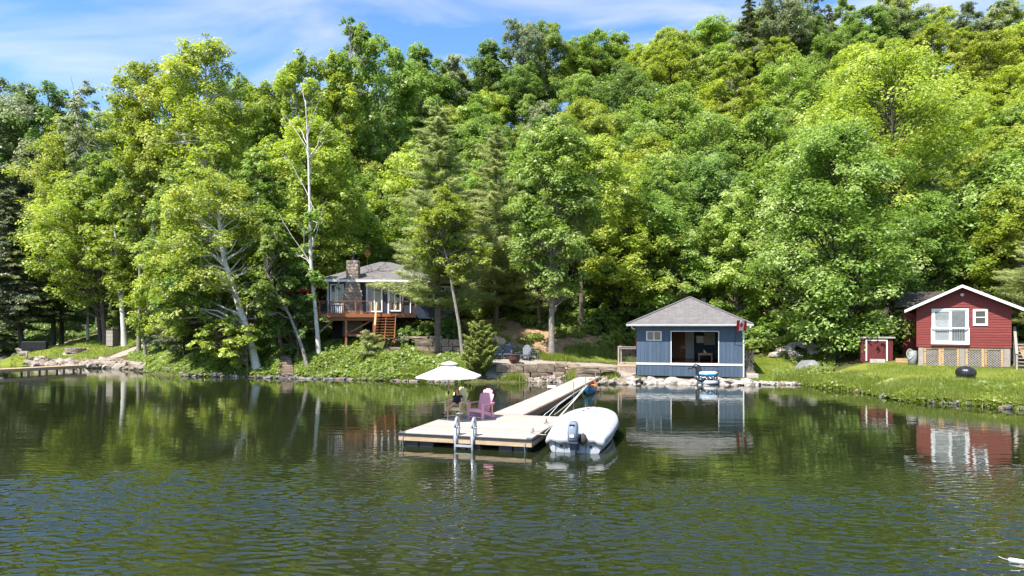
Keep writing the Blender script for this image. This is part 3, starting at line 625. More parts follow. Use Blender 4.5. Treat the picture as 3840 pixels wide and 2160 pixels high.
leaf2d = [(0, 1), (0.18, 0.62), (0.42, 0.74), (0.36, 0.3), (0.62, 0.48), (0.66, 0.3), (0.95, 0.34), (0.82, 0.08), (0.92, 0), (0.44, -0.42), (0.48, -0.6), (0.04, -0.52), (0.04, -0.95)]
leaf2d = leaf2d + [(-x, y) for x, y in reversed(leaf2d[1:])]
vs = [flag_pt(0.5 + x * 0.19, 0.5 - y * 0.36) + Vector((0, -0.012, 0)) for x, y in leaf2d]; c_ = flag_pt(0.5, 0.5) + Vector((0, -0.012, 0))
MB().add([c_] + vs, [(0, i + 1, (i + 1) % len(vs) + 1) for i in range(len(vs))]).build('maple_leaf', RED, fl)
# side deck with railing
sd = thing('side_deck', 'Grey wooden side deck with black balusters and lattice skirt, left of the boathouse', 'deck', BORG, BA)
GW2 = M('grey_brown_wood', (0.40, 0.33, 0.28), (0.29, 0.24, 0.2), stretch=(3, 3, 3), rough=0.8, rnd=0.08); LAT = M('pinkish_lattice', (0.52, 0.40, 0.33), (0.42, 0.31, 0.25), rough=0.8)
u0 = -1.33
for i in range(12): MB().box(u0, -0.04, 0.0 + i * 0.15, 0.143 + i * 0.15, 1.06, 1.10).build('deck_plank', GW2, sd)
MB().box(u0 - 0.04, -0.04, -0.05, -0.004, 0.94, 1.10).build('rim_board', FASCIA, sd)
for x in (u0, ): MB().box(x, x + 0.10, -0.02, 0.08, 1.10, 2.32).build('post', GW2, sd)
MB().box(u0, u0 + 0.1, 1.7, 1.8, 1.10, 2.32).build('post', GW2, sd)
MB().box(u0 - 0.03, -0.03, -0.04, 0.10, 2.32, 2.37).build('top_rail', GW2, sd); MB().box(u0 + 0.1, -0.03, 0.01, 0.06, 2.20, 2.28).build('rail', GW2, sd); MB().box(u0 + 0.1, -0.03, 0.01, 0.06, 1.18, 1.25).build('rail', GW2, sd)
MB().box(u0 - 0.03, u0 + 0.12, 0.1, 1.8, 2.32, 2.37).build('top_rail', GW2, sd)
for i in range(10): x = u0 + 0.17 + i * 0.115; MB().box(x, x + 0.02, 0.025, 0.045, 1.25, 2.20).build('baluster', DARKMETAL, sd)
lt = MB()
for i in range(14): x = u0 + 0.02 + i * 0.092; lt.box(x, x + 0.035, -0.03, -0.018, 0.46, 0.94)
for i in range(7): z = 0.46 + i * 0.07; lt.box(u0, -0.05, -0.018, -0.006, z, z + 0.028)
o = lt.build('lattice', LAT, sd); o['kind'] = 'stuff'
MB().box(u0 - 0.02, -0.04, -0.04, -0.002, 0.40, 0.46).build('bottom_board', LAT, sd)
for x in (u0, -0.2): MB().box(x, x + 0.1, 0.02, 0.12, -0.2, 1.06).build('support_post', GW2, sd)
kb = thing('life_vest', 'Red life vest hanging on the boathouse side wall', 'life vest', BORG, BA)
m = MB(); m.box(-0.10, 0.01, 0.25, 0.55, 2.3, 2.95); bevel(m.build('vest_body', M('red_cloth', (0.5, 0.03, 0.03)), kb), 0.04); MB().box(-0.11, -0.10, 0.24, 0.56, 2.55, 2.6).build('belt', BLACK, kb)

# ------------------------------------------------------------------ red cabin
cc = Vector((*XY(3609, 40.5), 0)); CA = -math.atan2(3609 - 1920, F); CW = 4.85
CORG = Vector((cc.x - math.cos(CA) * CW / 2, cc.y - math.sin(CA) * CW / 2, 0))
def cu(zx): return (zx - 757) / 915 * CW
def cz(zy): return CH + (582 - zy) / 156.5
cb = thing('red_cabin', 'Red clapboard gabled cabin with white sliding door on lattice-skirted posts', 'cabin', CORG, CA)
CD = 6.0; wz0, ezc, pkz = cz(782), cz(385), cz(196); rx_ = CW / 2
def gable(u): return ezc + (pkz - ezc) * (1 - abs(u - rx_) / rx_)
sh = MB(); sh.prism([(0.02, wz0), (CW - 0.02, wz0), (CW - 0.02, ezc), (rx_, pkz - 0.03), (0.02, ezc)], 0.03, CD); sh.build('wall', REDP, cb)
DOOR = (cu(912), cu(1275), cz(748), cz(405)); CWN = (cu(1315), cu(1455), cz(573), cz(413)); holes = [DOOR, CWN]
nrow = 24; rh = (pkz - wz0) / nrow
for i in range(nrow):
    z0 = wz0 + i * rh; z1 = z0 + rh
    def clipx(z):
        if z <= ezc: return 0.0, CW
        k = (z - ezc) / (pkz - ezc) * rx_; return k, CW - k
    segs = [clipx(z1)]
    for h in holes:
        if h[2] < z1 - 0.02 and h[3] > z0 + 0.02:
            ns = []
            for p, q in segs:
                if h[0] > p: ns.append((p, min(q, h[0])))
                if h[1] < q: ns.append((max(p, h[1]), q))
            segs = ns
    for p, q in segs:
        if q - p < 0.05: continue
        m = MB(); m.add([(p, -0.022, z0), (q, -0.022, z0), (q, 0.03, z0), (p, 0.03, z0), (p, 0.0, z1 - 0.004), (q, 0.0, z1 - 0.004), (q, 0.03, z1 - 0.004), (p, 0.03, z1 - 0.004)], [(3, 2, 1, 0), (4, 5, 6, 7), (0, 1, 5, 4), (1, 2, 6, 5), (2, 3, 7, 6), (3, 0, 4, 7)]); m.build('clapboard', REDP, cb)
ovc = 0.62; ovf = 0.55
sl_ = (pkz - ezc) / rx_
for sgn in (-1, 1):
    m = MB(); e0 = rx_ + sgn * (rx_ + ovc); ez_ = ezc - sl_ * ovc
    m.add([(rx_, -ovf, pkz + 0.02), (e0, -ovf, ez_ + 0.02), (e0, CD + 0.3, ez_ + 0.02), (rx_, CD + 0.3, pkz + 0.02), (rx_, -ovf, pkz + 0.10), (e0, -ovf, ez_ + 0.10), (e0, CD + 0.3, ez_ + 0.10), (rx_, CD + 0.3, pkz + 0.10)], [(0, 1, 2, 3), (4, 5, 6, 7), (0, 1, 5, 4), (1, 2, 6, 5), (2, 3, 7, 6), (3, 0, 4, 7)])
    auto_uv(m.build('roof', SHINGLE_DK, cb))
    m = MB(); m.add([(rx_, -ovf - 0.03, pkz - 0.06), (e0, -ovf - 0.03, ez_ - 0.06), (e0, -ovf - 0.005, ez_ - 0.06), (rx_, -ovf - 0.005, pkz - 0.06), (rx_, -ovf - 0.03, pkz + 0.115), (e0, -ovf - 0.03, ez_ + 0.115), (e0, -ovf - 0.005, ez_ + 0.115), (rx_, -ovf - 0.005, pkz + 0.115)], [(0, 1, 2, 3), (4, 5, 6, 7), (0, 1, 5, 4), (1, 2, 6, 5), (2, 3, 7, 6), (3, 0, 4, 7)]); m.build('barge_board', WHITE, cb)
m = MB(); m.lathe([(0.09, 0), (0.1, 0.03), (0.05, 0.07)], 12); lo_ = m.build('gable_light', WHITE, cb); lo_.rotation_euler = (R(90), 0, 0); lo_.location = (cu(1213), -0.02, cz(272))
def frame_part(nm, x0, x1, z0, z1, par, wd=0.09, y0=-0.06, y1=0.02, mat_=None):
    m = MB(); m.box(x0, x0 + wd, y0, y1, z0, z1); m.box(x1 - wd, x1, y0, y1, z0, z1); m.box(x0 + wd, x1 - wd, y0, y1, z1 - wd, z1); m.box(x0 + wd, x1 - wd, y0, y1, z0, z0 + wd); return m.build(nm, mat_ or WHITE, par)
CURT = M('lace_curtain', (0.34, 0.35, 0.35), (0.25, 0.26, 0.265), scale=8, rough=0.9)
dr_ = MB().box(DOOR[0] + 0.08, DOOR[1] - 0.08, 0.008, 0.03, DOOR[2] + 0.08, DOOR[3] - 0.08).build('sliding_door', CURT, cb, label='White sliding glass door with lace curtain behind')
frame_part('door_trim', DOOR[0], DOOR[1], DOOR[2], DOOR[3], dr_, 0.10); dm = (DOOR[0] + DOOR[1]) / 2
frame_part('sash', DOOR[0] + 0.1, dm + 0.03, DOOR[2] + 0.1, DOOR[3] - 0.1, dr_, 0.08, -0.03, 0.004); frame_part('sash', dm + 0.03, DOOR[1] - 0.1, DOOR[2] + 0.1, DOOR[3] - 0.1, dr_, 0.07, -0.02, 0.006)
MB().box(dm + 0.1, DOOR[1] - 0.17, -0.004, 0.007, DOOR[2] + 0.17, DOOR[3] - 0.17).build('screen', M('insect_screen', (0.15, 0.16, 0.165), (0.11, 0.12, 0.125), rough=0.8), dr_)
wv = MB(); k = 24
for i in range(k): xa = DOOR[0] + 0.18 + (dm - DOOR[0] - 0.22) * i / k; wv.box(xa, xa + (dm - DOOR[0] - 0.22) / k, 0.001, 0.0065, DOOR[3] - 0.18 - 0.45 - 0.08 * abs(math.sin(i * 0.52)), DOOR[3] - 0.18)
wv.build('valance', M('grey_lace', (0.24, 0.25, 0.255), rough=0.9), dr_)
br_ = MB().box(DOOR[0] - 0.03, DOOR[1] + 0.04, -0.16, -0.11, cz(600), cz(590)).build('balcony_rail', WHITE, cb)
MB().box(DOOR[0] - 0.03, DOOR[1] + 0.04, -0.16, -0.11, DOOR[2] - 0.04, DOOR[2] + 0.02).build('bottom_rail', WHITE, br_)
for x in (DOOR[0] - 0.03, DOOR[1]): MB().box(x, x + 0.04, -0.155, -0.02, DOOR[2] + 0.02, cz(600)).build('rail_post', WHITE, br_)
nbal = 15
for i in range(nbal): x = DOOR[0] + 0.08 + (DOOR[1] - DOOR[0] - 0.18) * i / (nbal - 1); MB().box(x, x + 0.018, -0.145, -0.127, DOOR[2] + 0.02, cz(600)).build('baluster', METAL, br_)
wn = MB().box(CWN[0] + 0.1, CWN[1] - 0.1, 0.0, 0.03, CWN[2] + 0.1, CWN[3] - 0.1).build('window', GLASS, cb, label='Small white-framed sash window')
frame_part('window_frame', CWN[0], CWN[1], CWN[2], CWN[3], wn, 0.13); MB().box(CWN[0] + 0.13, CWN[1] - 0.13, -0.03, -0.002, (CWN[2] + CWN[3]) / 2 - 0.02, (CWN[2] + CWN[3]) / 2 + 0.03).build('mullion', WHITE, wn)
# posts and lattice gates
gzc = 1.18
for i, (xa, xb) in enumerate(((775, 830), (1188, 1240), (1603, 1662))): bevel(MB().box(cu(xa), cu(xb), 0.02, 0.32, gzc - 0.2, wz0 - 0.004).build('support_post', GREYW, cb), 0.02)
LATW = M('grey_lattice', (0.36, 0.32, 0.28), (0.26, 0.23, 0.2), rough=0.8)
for xa, xb in ((832, 1005), (1008, 1186), (1243, 1420), (1423, 1600)):
    g_ = MB().box(cu(xa) + 0.02, cu(xb) - 0.02, 0.16, 0.18, gzc + 0.02, wz0 - 0.06).build('gate_backing', BLACK, cb)
    fr = MB(); x0, x1, z0, z1 = cu(xa), cu(xb), gzc, wz0 - 0.03; wd = 0.13
    for q in ((x0, x0 + wd, z0, z1), (x1 - wd, x1, z0, z1)): MB().box(q[0], q[1], 0.03, 0.07, q[2], q[3]).build('gate_stile', TANW, g_)
    for q in ((x0 + wd, x1 - wd, z1 - 0.1, z1), (x0 + wd, x1 - wd, z0, z0 + 0.1)): MB().box(q[0], q[1], 0.035, 0.068, q[2], q[3]).build('gate_rail', TANW, g_)
    lt = MB(); a0, a1, c0, c1 = x0 + wd, x1 - wd, z0 + 0.1, z1 - 0.1
    for sgn in (1, -1):
        s = -(c1 - c0)
        while s < (a1 - a0):
            p0 = Vector((a0 + max(s, 0), 0, c0 + max(-s, 0))); L = min(a1 - p0.x, c1 - p0.z)
            if L > 0.03:
                p1 = p0 + Vector((L, 0, L))
                if sgn < 0: p0.x = a0 + a1 - p0.x; p1.x = a0 + a1 - p1.x
                y = 0.075 if sgn > 0 else 0.085
                lt.bar((p0.x, y, p0.z), (p1.x, y, p1.z), 0.036, 0.008, (0, 1, 0))
            s += 0.15
    o = lt.build('lattice', LATW, g_); o['kind'] = 'stuff'
    hx = x1 - 0.1
    MB().box(x0 + 0.02, x0 + 0.11, 0.02, 0.03, z0 + 0.25, z0 + 0.28).build('hinge', BLACK, g_); MB().box(x0 + 0.02, x0 + 0.11, 0.02, 0.03, z1 - 0.28, z1 - 0.25).build('hinge', BLACK, g_)
# rear wing roof
m = MB(); pA = local(CORG, CA, P(3475, 1080, 47)); m.box(-1.1, 0.6, 5.2, 9, 1.6, 5.25); m.build('rear_wing_wall', REDP, cb)
m = MB(); m.add([(-1.6, 4.6, 5.25), (1.4, 4.6, 5.25), (1.4, 7.2, 6.35), (-1.6, 7.2, 6.35), (-1.6, 9.8, 5.25), (1.4, 9.8, 5.25), (-1.6, 4.6, 5.15), (1.4, 4.6, 5.15), (-1.6, 9.8, 5.15), (1.4, 9.8, 5.15)], [(0, 1, 2, 3), (3, 2, 5, 4), (6, 7, 1, 0), (8, 9, 5, 4), (7, 9, 5, 2, 1), (6, 8, 4, 3, 0), (6, 7, 9, 8)]); auto_uv(m.build('rear_roof', SHINGLE_DK, cb))
# cabin stairs at the right
cs = thing('cabin_stairs', 'Weathered wooden stairs with sloping white handrail at the right of the red cabin', 'stairs', CORG + Vector((0, 0, 0)), CA)
sx0 = CW + 0.12
for i in range(7):
    z = 1.35 + i * 0.2; y = -1.25 + i * 0.27; MB().box(sx0 + 0.12, sx0 + 1.25, y, y + 0.28, z - 0.045, z).build('tread', GREYW, cs)
for x in (sx0 + 0.06, sx0 + 1.25):
    MB().bar((x, -1.35, 1.2), (x, 0.75, 2.76), 0.05, 0.24).build('stringer', GREYW, cs)
    MB().box(x - 0.05, x + 0.05, -1.32, -1.22, 1.05, 2.2).build('post', GREYW, cs); MB().box(x - 0.05, x + 0.05, 0.62, 0.72, 1.4, 3.75).build('post', GREYW, cs)
    MB().bar((x, -1.35, 2.2), (x, 0.75, 3.78), 0.14, 0.05).build('handrail', WHITE if x > sx0 + 1 else GREYW, cs); MB().bar((x, -1.3, 1.75), (x, 0.7, 3.25), 0.04, 0.06).build('mid_rail', GREYW, cs)
MB().box(sx0, sx0 + 1.4, 0.75, 3.0, 2.70, 2.76).build('landing', GREYW, cs)
for y in (0.9, 2.9): MB().box(sx0 + 0.02, sx0 + 0.12, y, y + 0.1, 1.2, 2.70).build('support_post', GREYW, cs)
for i in range(3): MB().box(sx0 + 0.04, sx0 + 0.07, 0.8, 2.9, 2.95 + i * 0.3, 3.03 + i * 0.3).build('side_rail', GREYW, cs)
# red garden shed
sp_ = G(3287, 45); SHA = -R(24)
gs = thing('garden_shed', 'Small dark red shed with flat roof and white-trimmed door under the silvery tree', 'shed', sp_, SHA)
SRED = M('dark_red_paint', (0.12, 0.016, 0.015), (0.08, 0.011, 0.01), rough=0.7)
MB().box(-0.98, 0.98, 0.0, 1.6, -0.1, 1.55).build('wall', SRED, gs); MB().box(-1.12, 1.12, -0.12, 1.7, 1.56, 1.66).build('roof', M('shed_roof', (0.42, 0.38, 0.36), rough=0.9), gs)
sdr = MB().box(-0.6, 0.62, -0.03, -0.004, 0.0, 1.38).build('door', SRED, gs)
for x0, x1, z0, z1 in ((-0.66, -0.58, 0, 1.46), (0.58, 0.66, 0, 1.46), (-0.58, 0.58, 1.38, 1.46)): MB().box(x0, x1, -0.05, -0.006, z0, z1).build('door_trim', WHITE, sdr)
MB().box(0.4, 0.45, -0.07, -0.03, 0.6, 0.75).build('handle', BLACK, sdr); MB().box(-0.45, 0.45, -0.75, -0.2, -0.1, 0.14).build('door_step', CONC, gs)

# ------------------------------------------------------------------ cottage with stone chimney
HA = math.atan2(1920 - 1470, F) * 0.75
ho = P(1470, 1200, 54); HO = Vector((ho.x, ho.y, 0)); FZ = 4.84
hs = thing('cottage', 'Navy cottage with grey hip roof and fieldstone chimney behind the cedar deck', 'cottage', HO, HA)
def hl(px, py, d=54): return local(HO, HA, P(px, py, d))
hx0, hx1 = hl(1228, 1100).x, hl(1706, 1100).x; EZH = 7.45
MB().box(hx0, hx1, 0, 8.5, FZ - 0.35, EZH).build('wall', NAVY, hs)
MB().box(hx0 + 0.3, hx1 - 0.3, 1.2, 8.2, 2.2, FZ - 0.36).build('foundation', M('foundation_shade', (0.035, 0.03, 0.026), rough=0.95), hs)  # set back, near-black colour paints in the shade of the void under the deck
ap = hl(1425, 989, 58.5)
hr = auto_uv(hip(hx0 - 0.55, hx1 + 0.6, -0.7, 9.2, EZH + 0.2, [(ap.x, 4.2, 9.55), (ap.x + 0.9, 4.4, 9.55)], 0.06).build('roof', SHINGLE, hs))
MB().box(hx0 - 0.57, hx1 + 0.62, -0.72, -0.70, EZH - 0.02, EZH + 0.17).build('fascia', WHITE, hs); MB().box(hx0 - 0.57, hx0 - 0.55, -0.70, 9.2, EZH - 0.02, EZH + 0.17).build('fascia', WHITE, hs)
MB().box(hx0 - 0.55, hx1 + 0.6, -0.70, 0.0, EZH - 0.01, EZH + 0.03).build('soffit', WHITE, hs)
MB().tube([(hl(1410, 1060).x, -0.8, EZH + 0.05), (hx1 + 0.6, -0.8, EZH + 0.0)], 0.07, 6).build('gutter', WHITE, hs)
for px in (1560, 1282): x = hl(px, 1080).x; MB().tube([(x, -0.75, EZH), (x - 0.3, -0.4, EZH - 0.25), (x - 0.45, -0.06, EZH - 0.4), (x - 0.45, -0.06, FZ + 0.1)], 0.05, 6).build('downspout', WHITE, hs)
def hwin(p0, p1, y0, y1, nm, lab=None, mull=1):
    a, b = hl(p0, y1), hl(p1, y0); x0, x1, z0, z1 = a.x, b.x, a.z, b.z
    w_ = MB().box(x0, x1, -0.03, -0.004, z0, z1).build(nm, GLASS, hs, label=lab); frame_part('frame', x0 - 0.08, x1 + 0.08, z0 - 0.06, z1 + 0.08, w_, 0.11, -0.07, -0.002)
    for k in range(1, mull + 1): xm = x0 + (x1 - x0) * k / (mull + 1); MB().box(xm - 0.04, xm + 0.04, -0.06, -0.031, z0 + 0.05, z1 - 0.03).build('mullion', WHITE, w_)
    return w_
sd_ = hwin(1378, 1431, 1068, 1168, 'sliding_door', 'Tall white-framed sliding glass door beside the chimney'); xx = hl(1383, 1100).x
MB().box(xx, xx + 0.28, -0.036, -0.031, FZ + 0.15, EZH - 0.25).build('curtain', CURT, sd_)
hwin(1246, 1290, 1070, 1168, 'window', 'Tall corner window left of the chimney'); hwin(1460, 1500, 1075, 1165, 'window'); hwin(1580, 1625, 1075, 1120, 'window'); hwin(1650, 1690, 1075, 1120, 'window')
for px in (1235, 1456, 1510): x = hl(px, 1100).x; MB().box(x - 0.05, x + 0.05, -0.05, -0.003, FZ, EZH - 0.02).build('corner_trim', WHITE, hs)
# chimney of single stones
ch = hl(1327, 1100); chx = ch.x; rc = random.Random(4)
core = MB(); core.loft([[Vector((chx - hw, -0.55, z)), Vector((chx + hw, -0.55, z)), Vector((chx + hw, 0.3, z)), Vector((chx - hw, 0.3, z))] for hw, z in ((0.80, 3.0), (0.78, FZ), (0.74, 6.4), (0.52, 7.3), (0.42, 7.8), (0.40, 9.0))])
core_o = core.build('chimney', M('dark_mortar', (0.12, 0.10, 0.085), rough=0.95), hs, label='Rough fieldstone chimney, wide below and narrow above the roof')
STN = []
for k in range(5):
    me = bpy.data.meshes.new('stone'); b = bmesh.new(); bmesh.ops.create_cube(b, size=1.0); bmesh.ops.subdivide_edges(b, edges=b.edges, cuts=1, use_grid_fill=True)
    for v in b.verts:
        l_ = v.co.length; v.co = v.co * (0.62 / max(l_, 0.5)) * 0.45 + v.co * 0.62; v.co += Vector((rc.uniform(-.07, .07), rc.uniform(-.05, .05), rc.uniform(-.07, .07)))
    b.to_mesh(me); b.free(); me.materials.append(MORTAR); STN.append(me)
def hw_at(z): return float(np.interp(z, [3.0, FZ, 6.4, 7.3, 7.8, 9.0], [0.8, 0.78, 0.74, 0.52, 0.42, 0.40]))
z = 4.5
while z < 8.95:
    hgt = rc.uniform(0.2, 0.34); hw = hw_at(z + hgt / 2); x = -hw
    while x < hw - 0.08:
        wd = min(rc.uniform(0.2, 0.48), hw - x + 0.04)
        obj('stone', rc.choice(STN), core_o, loc=(chx + x + wd / 2, -0.55, z + hgt / 2), rot=(0, rc.uniform(-.2, .2), 0), scale=(wd * 1.02, 0.22, hgt * 1.02)); x += wd
    if z > 7.5:
        for yy in (-0.35, 0.0, 0.25): obj('stone', rc.choice(STN), core_o, loc=(chx - hw, yy, z + hgt / 2), scale=(0.2, 0.32, hgt)); obj('stone', rc.choice(STN), core_o, loc=(chx + hw, yy, z + hgt / 2), scale=(0.2, 0.32, hgt))
    z += hgt
MB().lathe([(0.34, 8.98), (0.30, 9.08), (0.12, 9.18)], 14, (chx, -0.12, 0)).build('flue_base', METAL, core_o); MB().lathe([(0.13, 9.15), (0.13, 9.62)], 12, (chx, -0.12, 0)).build('flue_pipe', DARKMETAL, core_o); MB().lathe([(0.2, 9.66), (0.2, 9.72), (0.05, 9.78)], 12, (chx, -0.12, 0)).build('flue_cap', DARKMETAL, core_o)
# cedar deck with railing and stairs
dk = thing('cedar_deck', 'Red-brown cedar deck with balustrade and front stairs before the cottage', 'deck', HO, HA)
dl, dr2 = hl(1182, 1180, 52).x, hl(1424, 1180, 52).x; dx1 = hl(1560, 1180, 52).x; dy0, dy1 = -2.2, -0.05
npl = 15
for i in range(npl): y = dy0 + (dy1 - dy0) * i / npl; MB().box(dl, dx1, y, y + (dy1 - dy0) / npl - 0.008, FZ - 0.04, FZ).build('deck_plank', CEDAR, dk)
MB().box(dl - 0.03, dx1, dy0 - 0.045, dy0 - 0.005, FZ - 0.30, FZ - 0.005).build('rim_board', CEDAR, dk); MB().box(dl, dr2 + 0.1, dy0 + 0.25, dy0 + 0.33, FZ - 0.56, FZ - 0.30).build('beam', CEDAR, dk)
for px in (1192, 1300, 1402): x = hl(px, 1250, 52).x; gzp = ground(*(HO + Vector((math.cos(HA) * x - math.sin(HA) * (dy0 + .3), math.sin(HA) * x + math.cos(HA) * (dy0 + .3), 0))).xy); MB().box(x - 0.08, x + 0.08, dy0 + 0.21, dy0 + 0.37, gzp - 0.1, FZ - 0.56).build('support_post', CEDAR, dk); MB().box(x - 0.16, x + 0.16, dy0 + 0.14, dy0 + 0.44, gzp - 0.3, gzp + 0.12).build('footing', CONC, dk)
m = MB(); m.bar((hl(1180, 1250, 52).x, -1.4, 3.0), (hl(1260, 1200, 52).x, -1.4, 4.5), 0.06, 0.12); m.build('brace', GREYW, dk); m = MB(); m.bar((hl(1300, 1250, 52).x, -1.5, 3.2), (hl(1400, 1200, 52).x, -1.5, 4.4), 0.06, 0.12); m.build('brace', CEDAR, dk); MB().box(hl(1300, 1240, 52).x, hl(1400, 1240, 52).x, -1.9, -1.84, 3.05, 3.2).build('tie_board', CEDAR, dk)
pxs = [1188, 1205, 1245, 1291, 1336, 1389]; RT = FZ + 0.95
for px in pxs: x = hl(px, 1150, 52).x; MB().box(x - 0.05, x + 0.05, dy0, dy0 + 0.1, FZ, RT).build('rail_post', CEDAR, dk)
MB().box(hl(1184, 1, 52).x, hl(1396, 1, 52).x, dy0 - 0.03, dy0 + 0.13, RT, RT + 0.045).build('top_rail', CEDAR, dk); MB().box(hl(1188, 1, 52).x, hl(1389, 1, 52).x, dy0 + 0.02, dy0 + 0.07, FZ + 0.08, FZ + 0.13).build('bottom_rail', CEDAR, dk)
bal0 = MB().box(-0.012, 0.012, -0.012, 0.012, FZ + 0.13, RT).mesh('baluster', DARKMETAL)
x = hl(1188, 1, 52).x + 0.08
while x < hl(1389, 1, 52).x - 0.05: obj('baluster', bal0, dk, loc=(x, dy0 + 0.045, 0)); x += 0.125
for px in (1462, 1510, 1558): x = hl(px, 1150, 52).x; MB().box(x - 0.05, x + 0.05, dy0, dy0 + 0.1, FZ, RT).build('rail_post', CEDAR, dk)
MB().box(hl(1462, 1, 52).x, hl(1560, 1, 52).x, dy0 - 0.03, dy0 + 0.13, RT, RT + 0.045).build('top_rail', CEDAR, dk)
ex0 = hl(1030, 1180, 56).x
for i in range(12): MB().box(ex0, hx0 - 0.02, -0.2 + i * 0.25, 0.04 + i * 0.25, FZ - 0.04, FZ).build('terrace_plank', CEDAR, dk)
MB().box(ex0, hx0 - 0.02, -0.26, -0.21, FZ - 0.3, FZ).build('terrace_rim', CEDAR, dk)
for px in (1035, 1075, 1115, 1160, 1205): x = hl(px, 1150, 54).x; MB().box(x - 0.05, x + 0.05, -0.2, -0.1, FZ, RT).build('rail_post', CEDAR, dk)
MB().box(ex0, hx0 - 0.05, -0.23, -0.07, RT, RT + 0.045).build('top_rail', CEDAR, dk)
for px in (1040, 1120, 1200): x = hl(px, 1150, 54).x; MB().box(x - 0.08, x + 0.08, 0.1, 0.26, 2.0, FZ - 0.04).build('support_post', CEDAR, dk)
stp = thing('deck_stairs', 'Open cedar staircase descending from the cottage deck to the bank', 'stairs', HO, HA)
sx0, sx1 = hl(1410, 1200, 51).x, hl(1482, 1200, 51).x; nst = 9; ztop = FZ - 0.2; zbot = 2.95
for i in range(nst):
    z = ztop - (ztop - zbot) * i / (nst - 1); y = dy0 - 0.28 - i * 0.24; MB().box(sx0 + 0.05, sx1 - 0.05, y, y + 0.27, z - 0.045, z).build('tread', CEDAR, stp)
yb_ = dy0 - 0.28 - (nst - 1) * 0.24
for x in (sx0, sx1): MB().bar((x, dy0 - 0.05, ztop + 0.02), (x, yb_ - 0.02, zbot - 0.1), 0.05, 0.28).build('stringer', CEDAR, stp)
MB().bar(((sx0 + sx1) / 2, dy0 - 0.05, ztop - 0.1), ((sx0 + sx1) / 2, yb_, zbot - 0.2), 0.05, 0.2).build('stringer', CEDAR, stp)
MB().bar((sx0, dy0, RT + 0.05), (sx0, yb_ + 0.1, zbot + 0.95), 0.14, 0.05).build('handrail', TANW, stp); MB().bar((sx1, dy0, RT + 0.05), (sx1, dy0 - 0.9, RT - 0.62), 0.14, 0.05).build('handrail', TANW, stp)
for x, y, z1 in ((sx0, yb_ + 0.12, zbot + 0.93), (sx1, yb_ + 0.12, zbot + 0.3)): MB().box(x - 0.05, x + 0.05, y - 0.05, y + 0.05, zbot - 0.4, z1).build('post', CEDAR, stp)
# second roof glimpsed behind the birches
c2 = P(850, 1100, 64); g2 = thing('neighbour_cottage', 'Dark cottage with grey roof glimpsed behind the leaning birches', 'cottage', (c2.x, c2.y, 0), 0.12)
MB().box(-3.6, 3.6, 0, 5, 2.2, 6.6).build('wall', M('brown_siding', (0.10, 0.07, 0.055), (0.06, 0.045, 0.035), rough=0.8), g2); auto_uv(hip(-4.1, 4.1, -0.6, 5.6, 6.75, [(-1.6, 2.5, 8.2), (1.6, 2.5, 8.2)], 0.1).build('roof', SHINGLE, g2))
for x in (-2.6, -0.6, 1.6):
    w_ = MB().box(x, x + 1.0, -0.03, -0.004, 4.6, 5.8).build('window', GLASS, g2); frame_part('frame', x - 0.07, x + 1.07, 4.53, 5.87, w_, 0.09, -0.06, -0.002)
MB().box(-3.9, 3.4, -1.6, -0.01, 3.9, 4.05).build('porch', CEDAR, g2)

# ------------------------------------------------------------------ floating dock
DO = on_plane(1502, 1621.4, 0.42); DO = Vector((DO.x, DO.y, 0)); DA = -R(16.6); DW, DL = 4.3, 5.05; DZ = 0.42
dock = thing('floating_dock', 'Pale plank floating dock with black floats and a swim ladder', 'dock', DO, DA)
npk = 36; ws = DL / npk
for i in range(npk): MB().box(0.012, DW - 0.012, i * ws + 0.008, (i + 1) * ws - 0.008, DZ - 0.035 - 0.003 * (i % 3), DZ - 0.0015 * (i % 2)).build('deck_plank', DECK, dock)
for y0, y1, x0, x1 in ((-0.045, -0.002, -0.045, DW + 0.045), (DL + 0.002, DL + 0.045, -0.045, DW + 0.045)): MB().box(x0, x1, y0, y1, DZ - 0.24, DZ - 0.062).build('fascia_board', FASCIA, dock)
for x0 in (-0.045, DW + 0.002): MB().box(x0, x0 + 0.043, 0.0, DL, DZ - 0.24, DZ - 0.062).build('fascia_board', FASCIA, dock)
VINYL = M('black_vinyl', (0.03, 0.03, 0.033), rough=0.5)
m = MB(); m.box(-0.07, DW + 0.07, -0.075, -0.047, DZ - 0.07, DZ - 0.01); m.box(-0.075, -0.047, -0.047, DL, DZ - 0.07, DZ - 0.01); m.box(DW + 0.047, DW + 0.075, -0.047, DL, DZ - 0.07, DZ - 0.01); m.build('bumper', VINYL, dock)
for cx, cyy in ((0.05, 0.05), (DW - 0.05, 0.05), (DW - 0.05, DL - 0.05)): MB().box(cx - 0.09, cx + 0.09, cyy - 0.09, cyy + 0.09, DZ - 0.0, DZ + 0.012).build('corner_plate', METAL, dock)
FLT = M('black_float', (0.04, 0.042, 0.045), (0.025, 0.026, 0.028), rough=0.55)
fx = [(0.1, 1.12), (1.75, 2.7), (3.25, 4.2)]
for xa, xb in fx:
    for yy in (0.06, 1.9, 3.7):
        fo = MB(); n_ = 4; wq = (xb - xa) / 2
        for i in range(2): fo.box(xa + i * wq + 0.015, xa + (i + 1) * wq - 0.015, yy, yy + 1.3, -0.25, DZ - 0.25)
        bevel(fo.build('float', FLT, dock), 0.03)
m = MB(); m.box(0.0, DW, 0.3, 0.34, DZ - 0.24, DZ - 0.04); m.box(0.0, DW, 2.5, 2.54, DZ - 0.24, DZ - 0.04); m.box(0.0, DW, 4.6, 4.64, DZ - 0.24, DZ - 0.04); m.build('joist', BROWNW, dock)
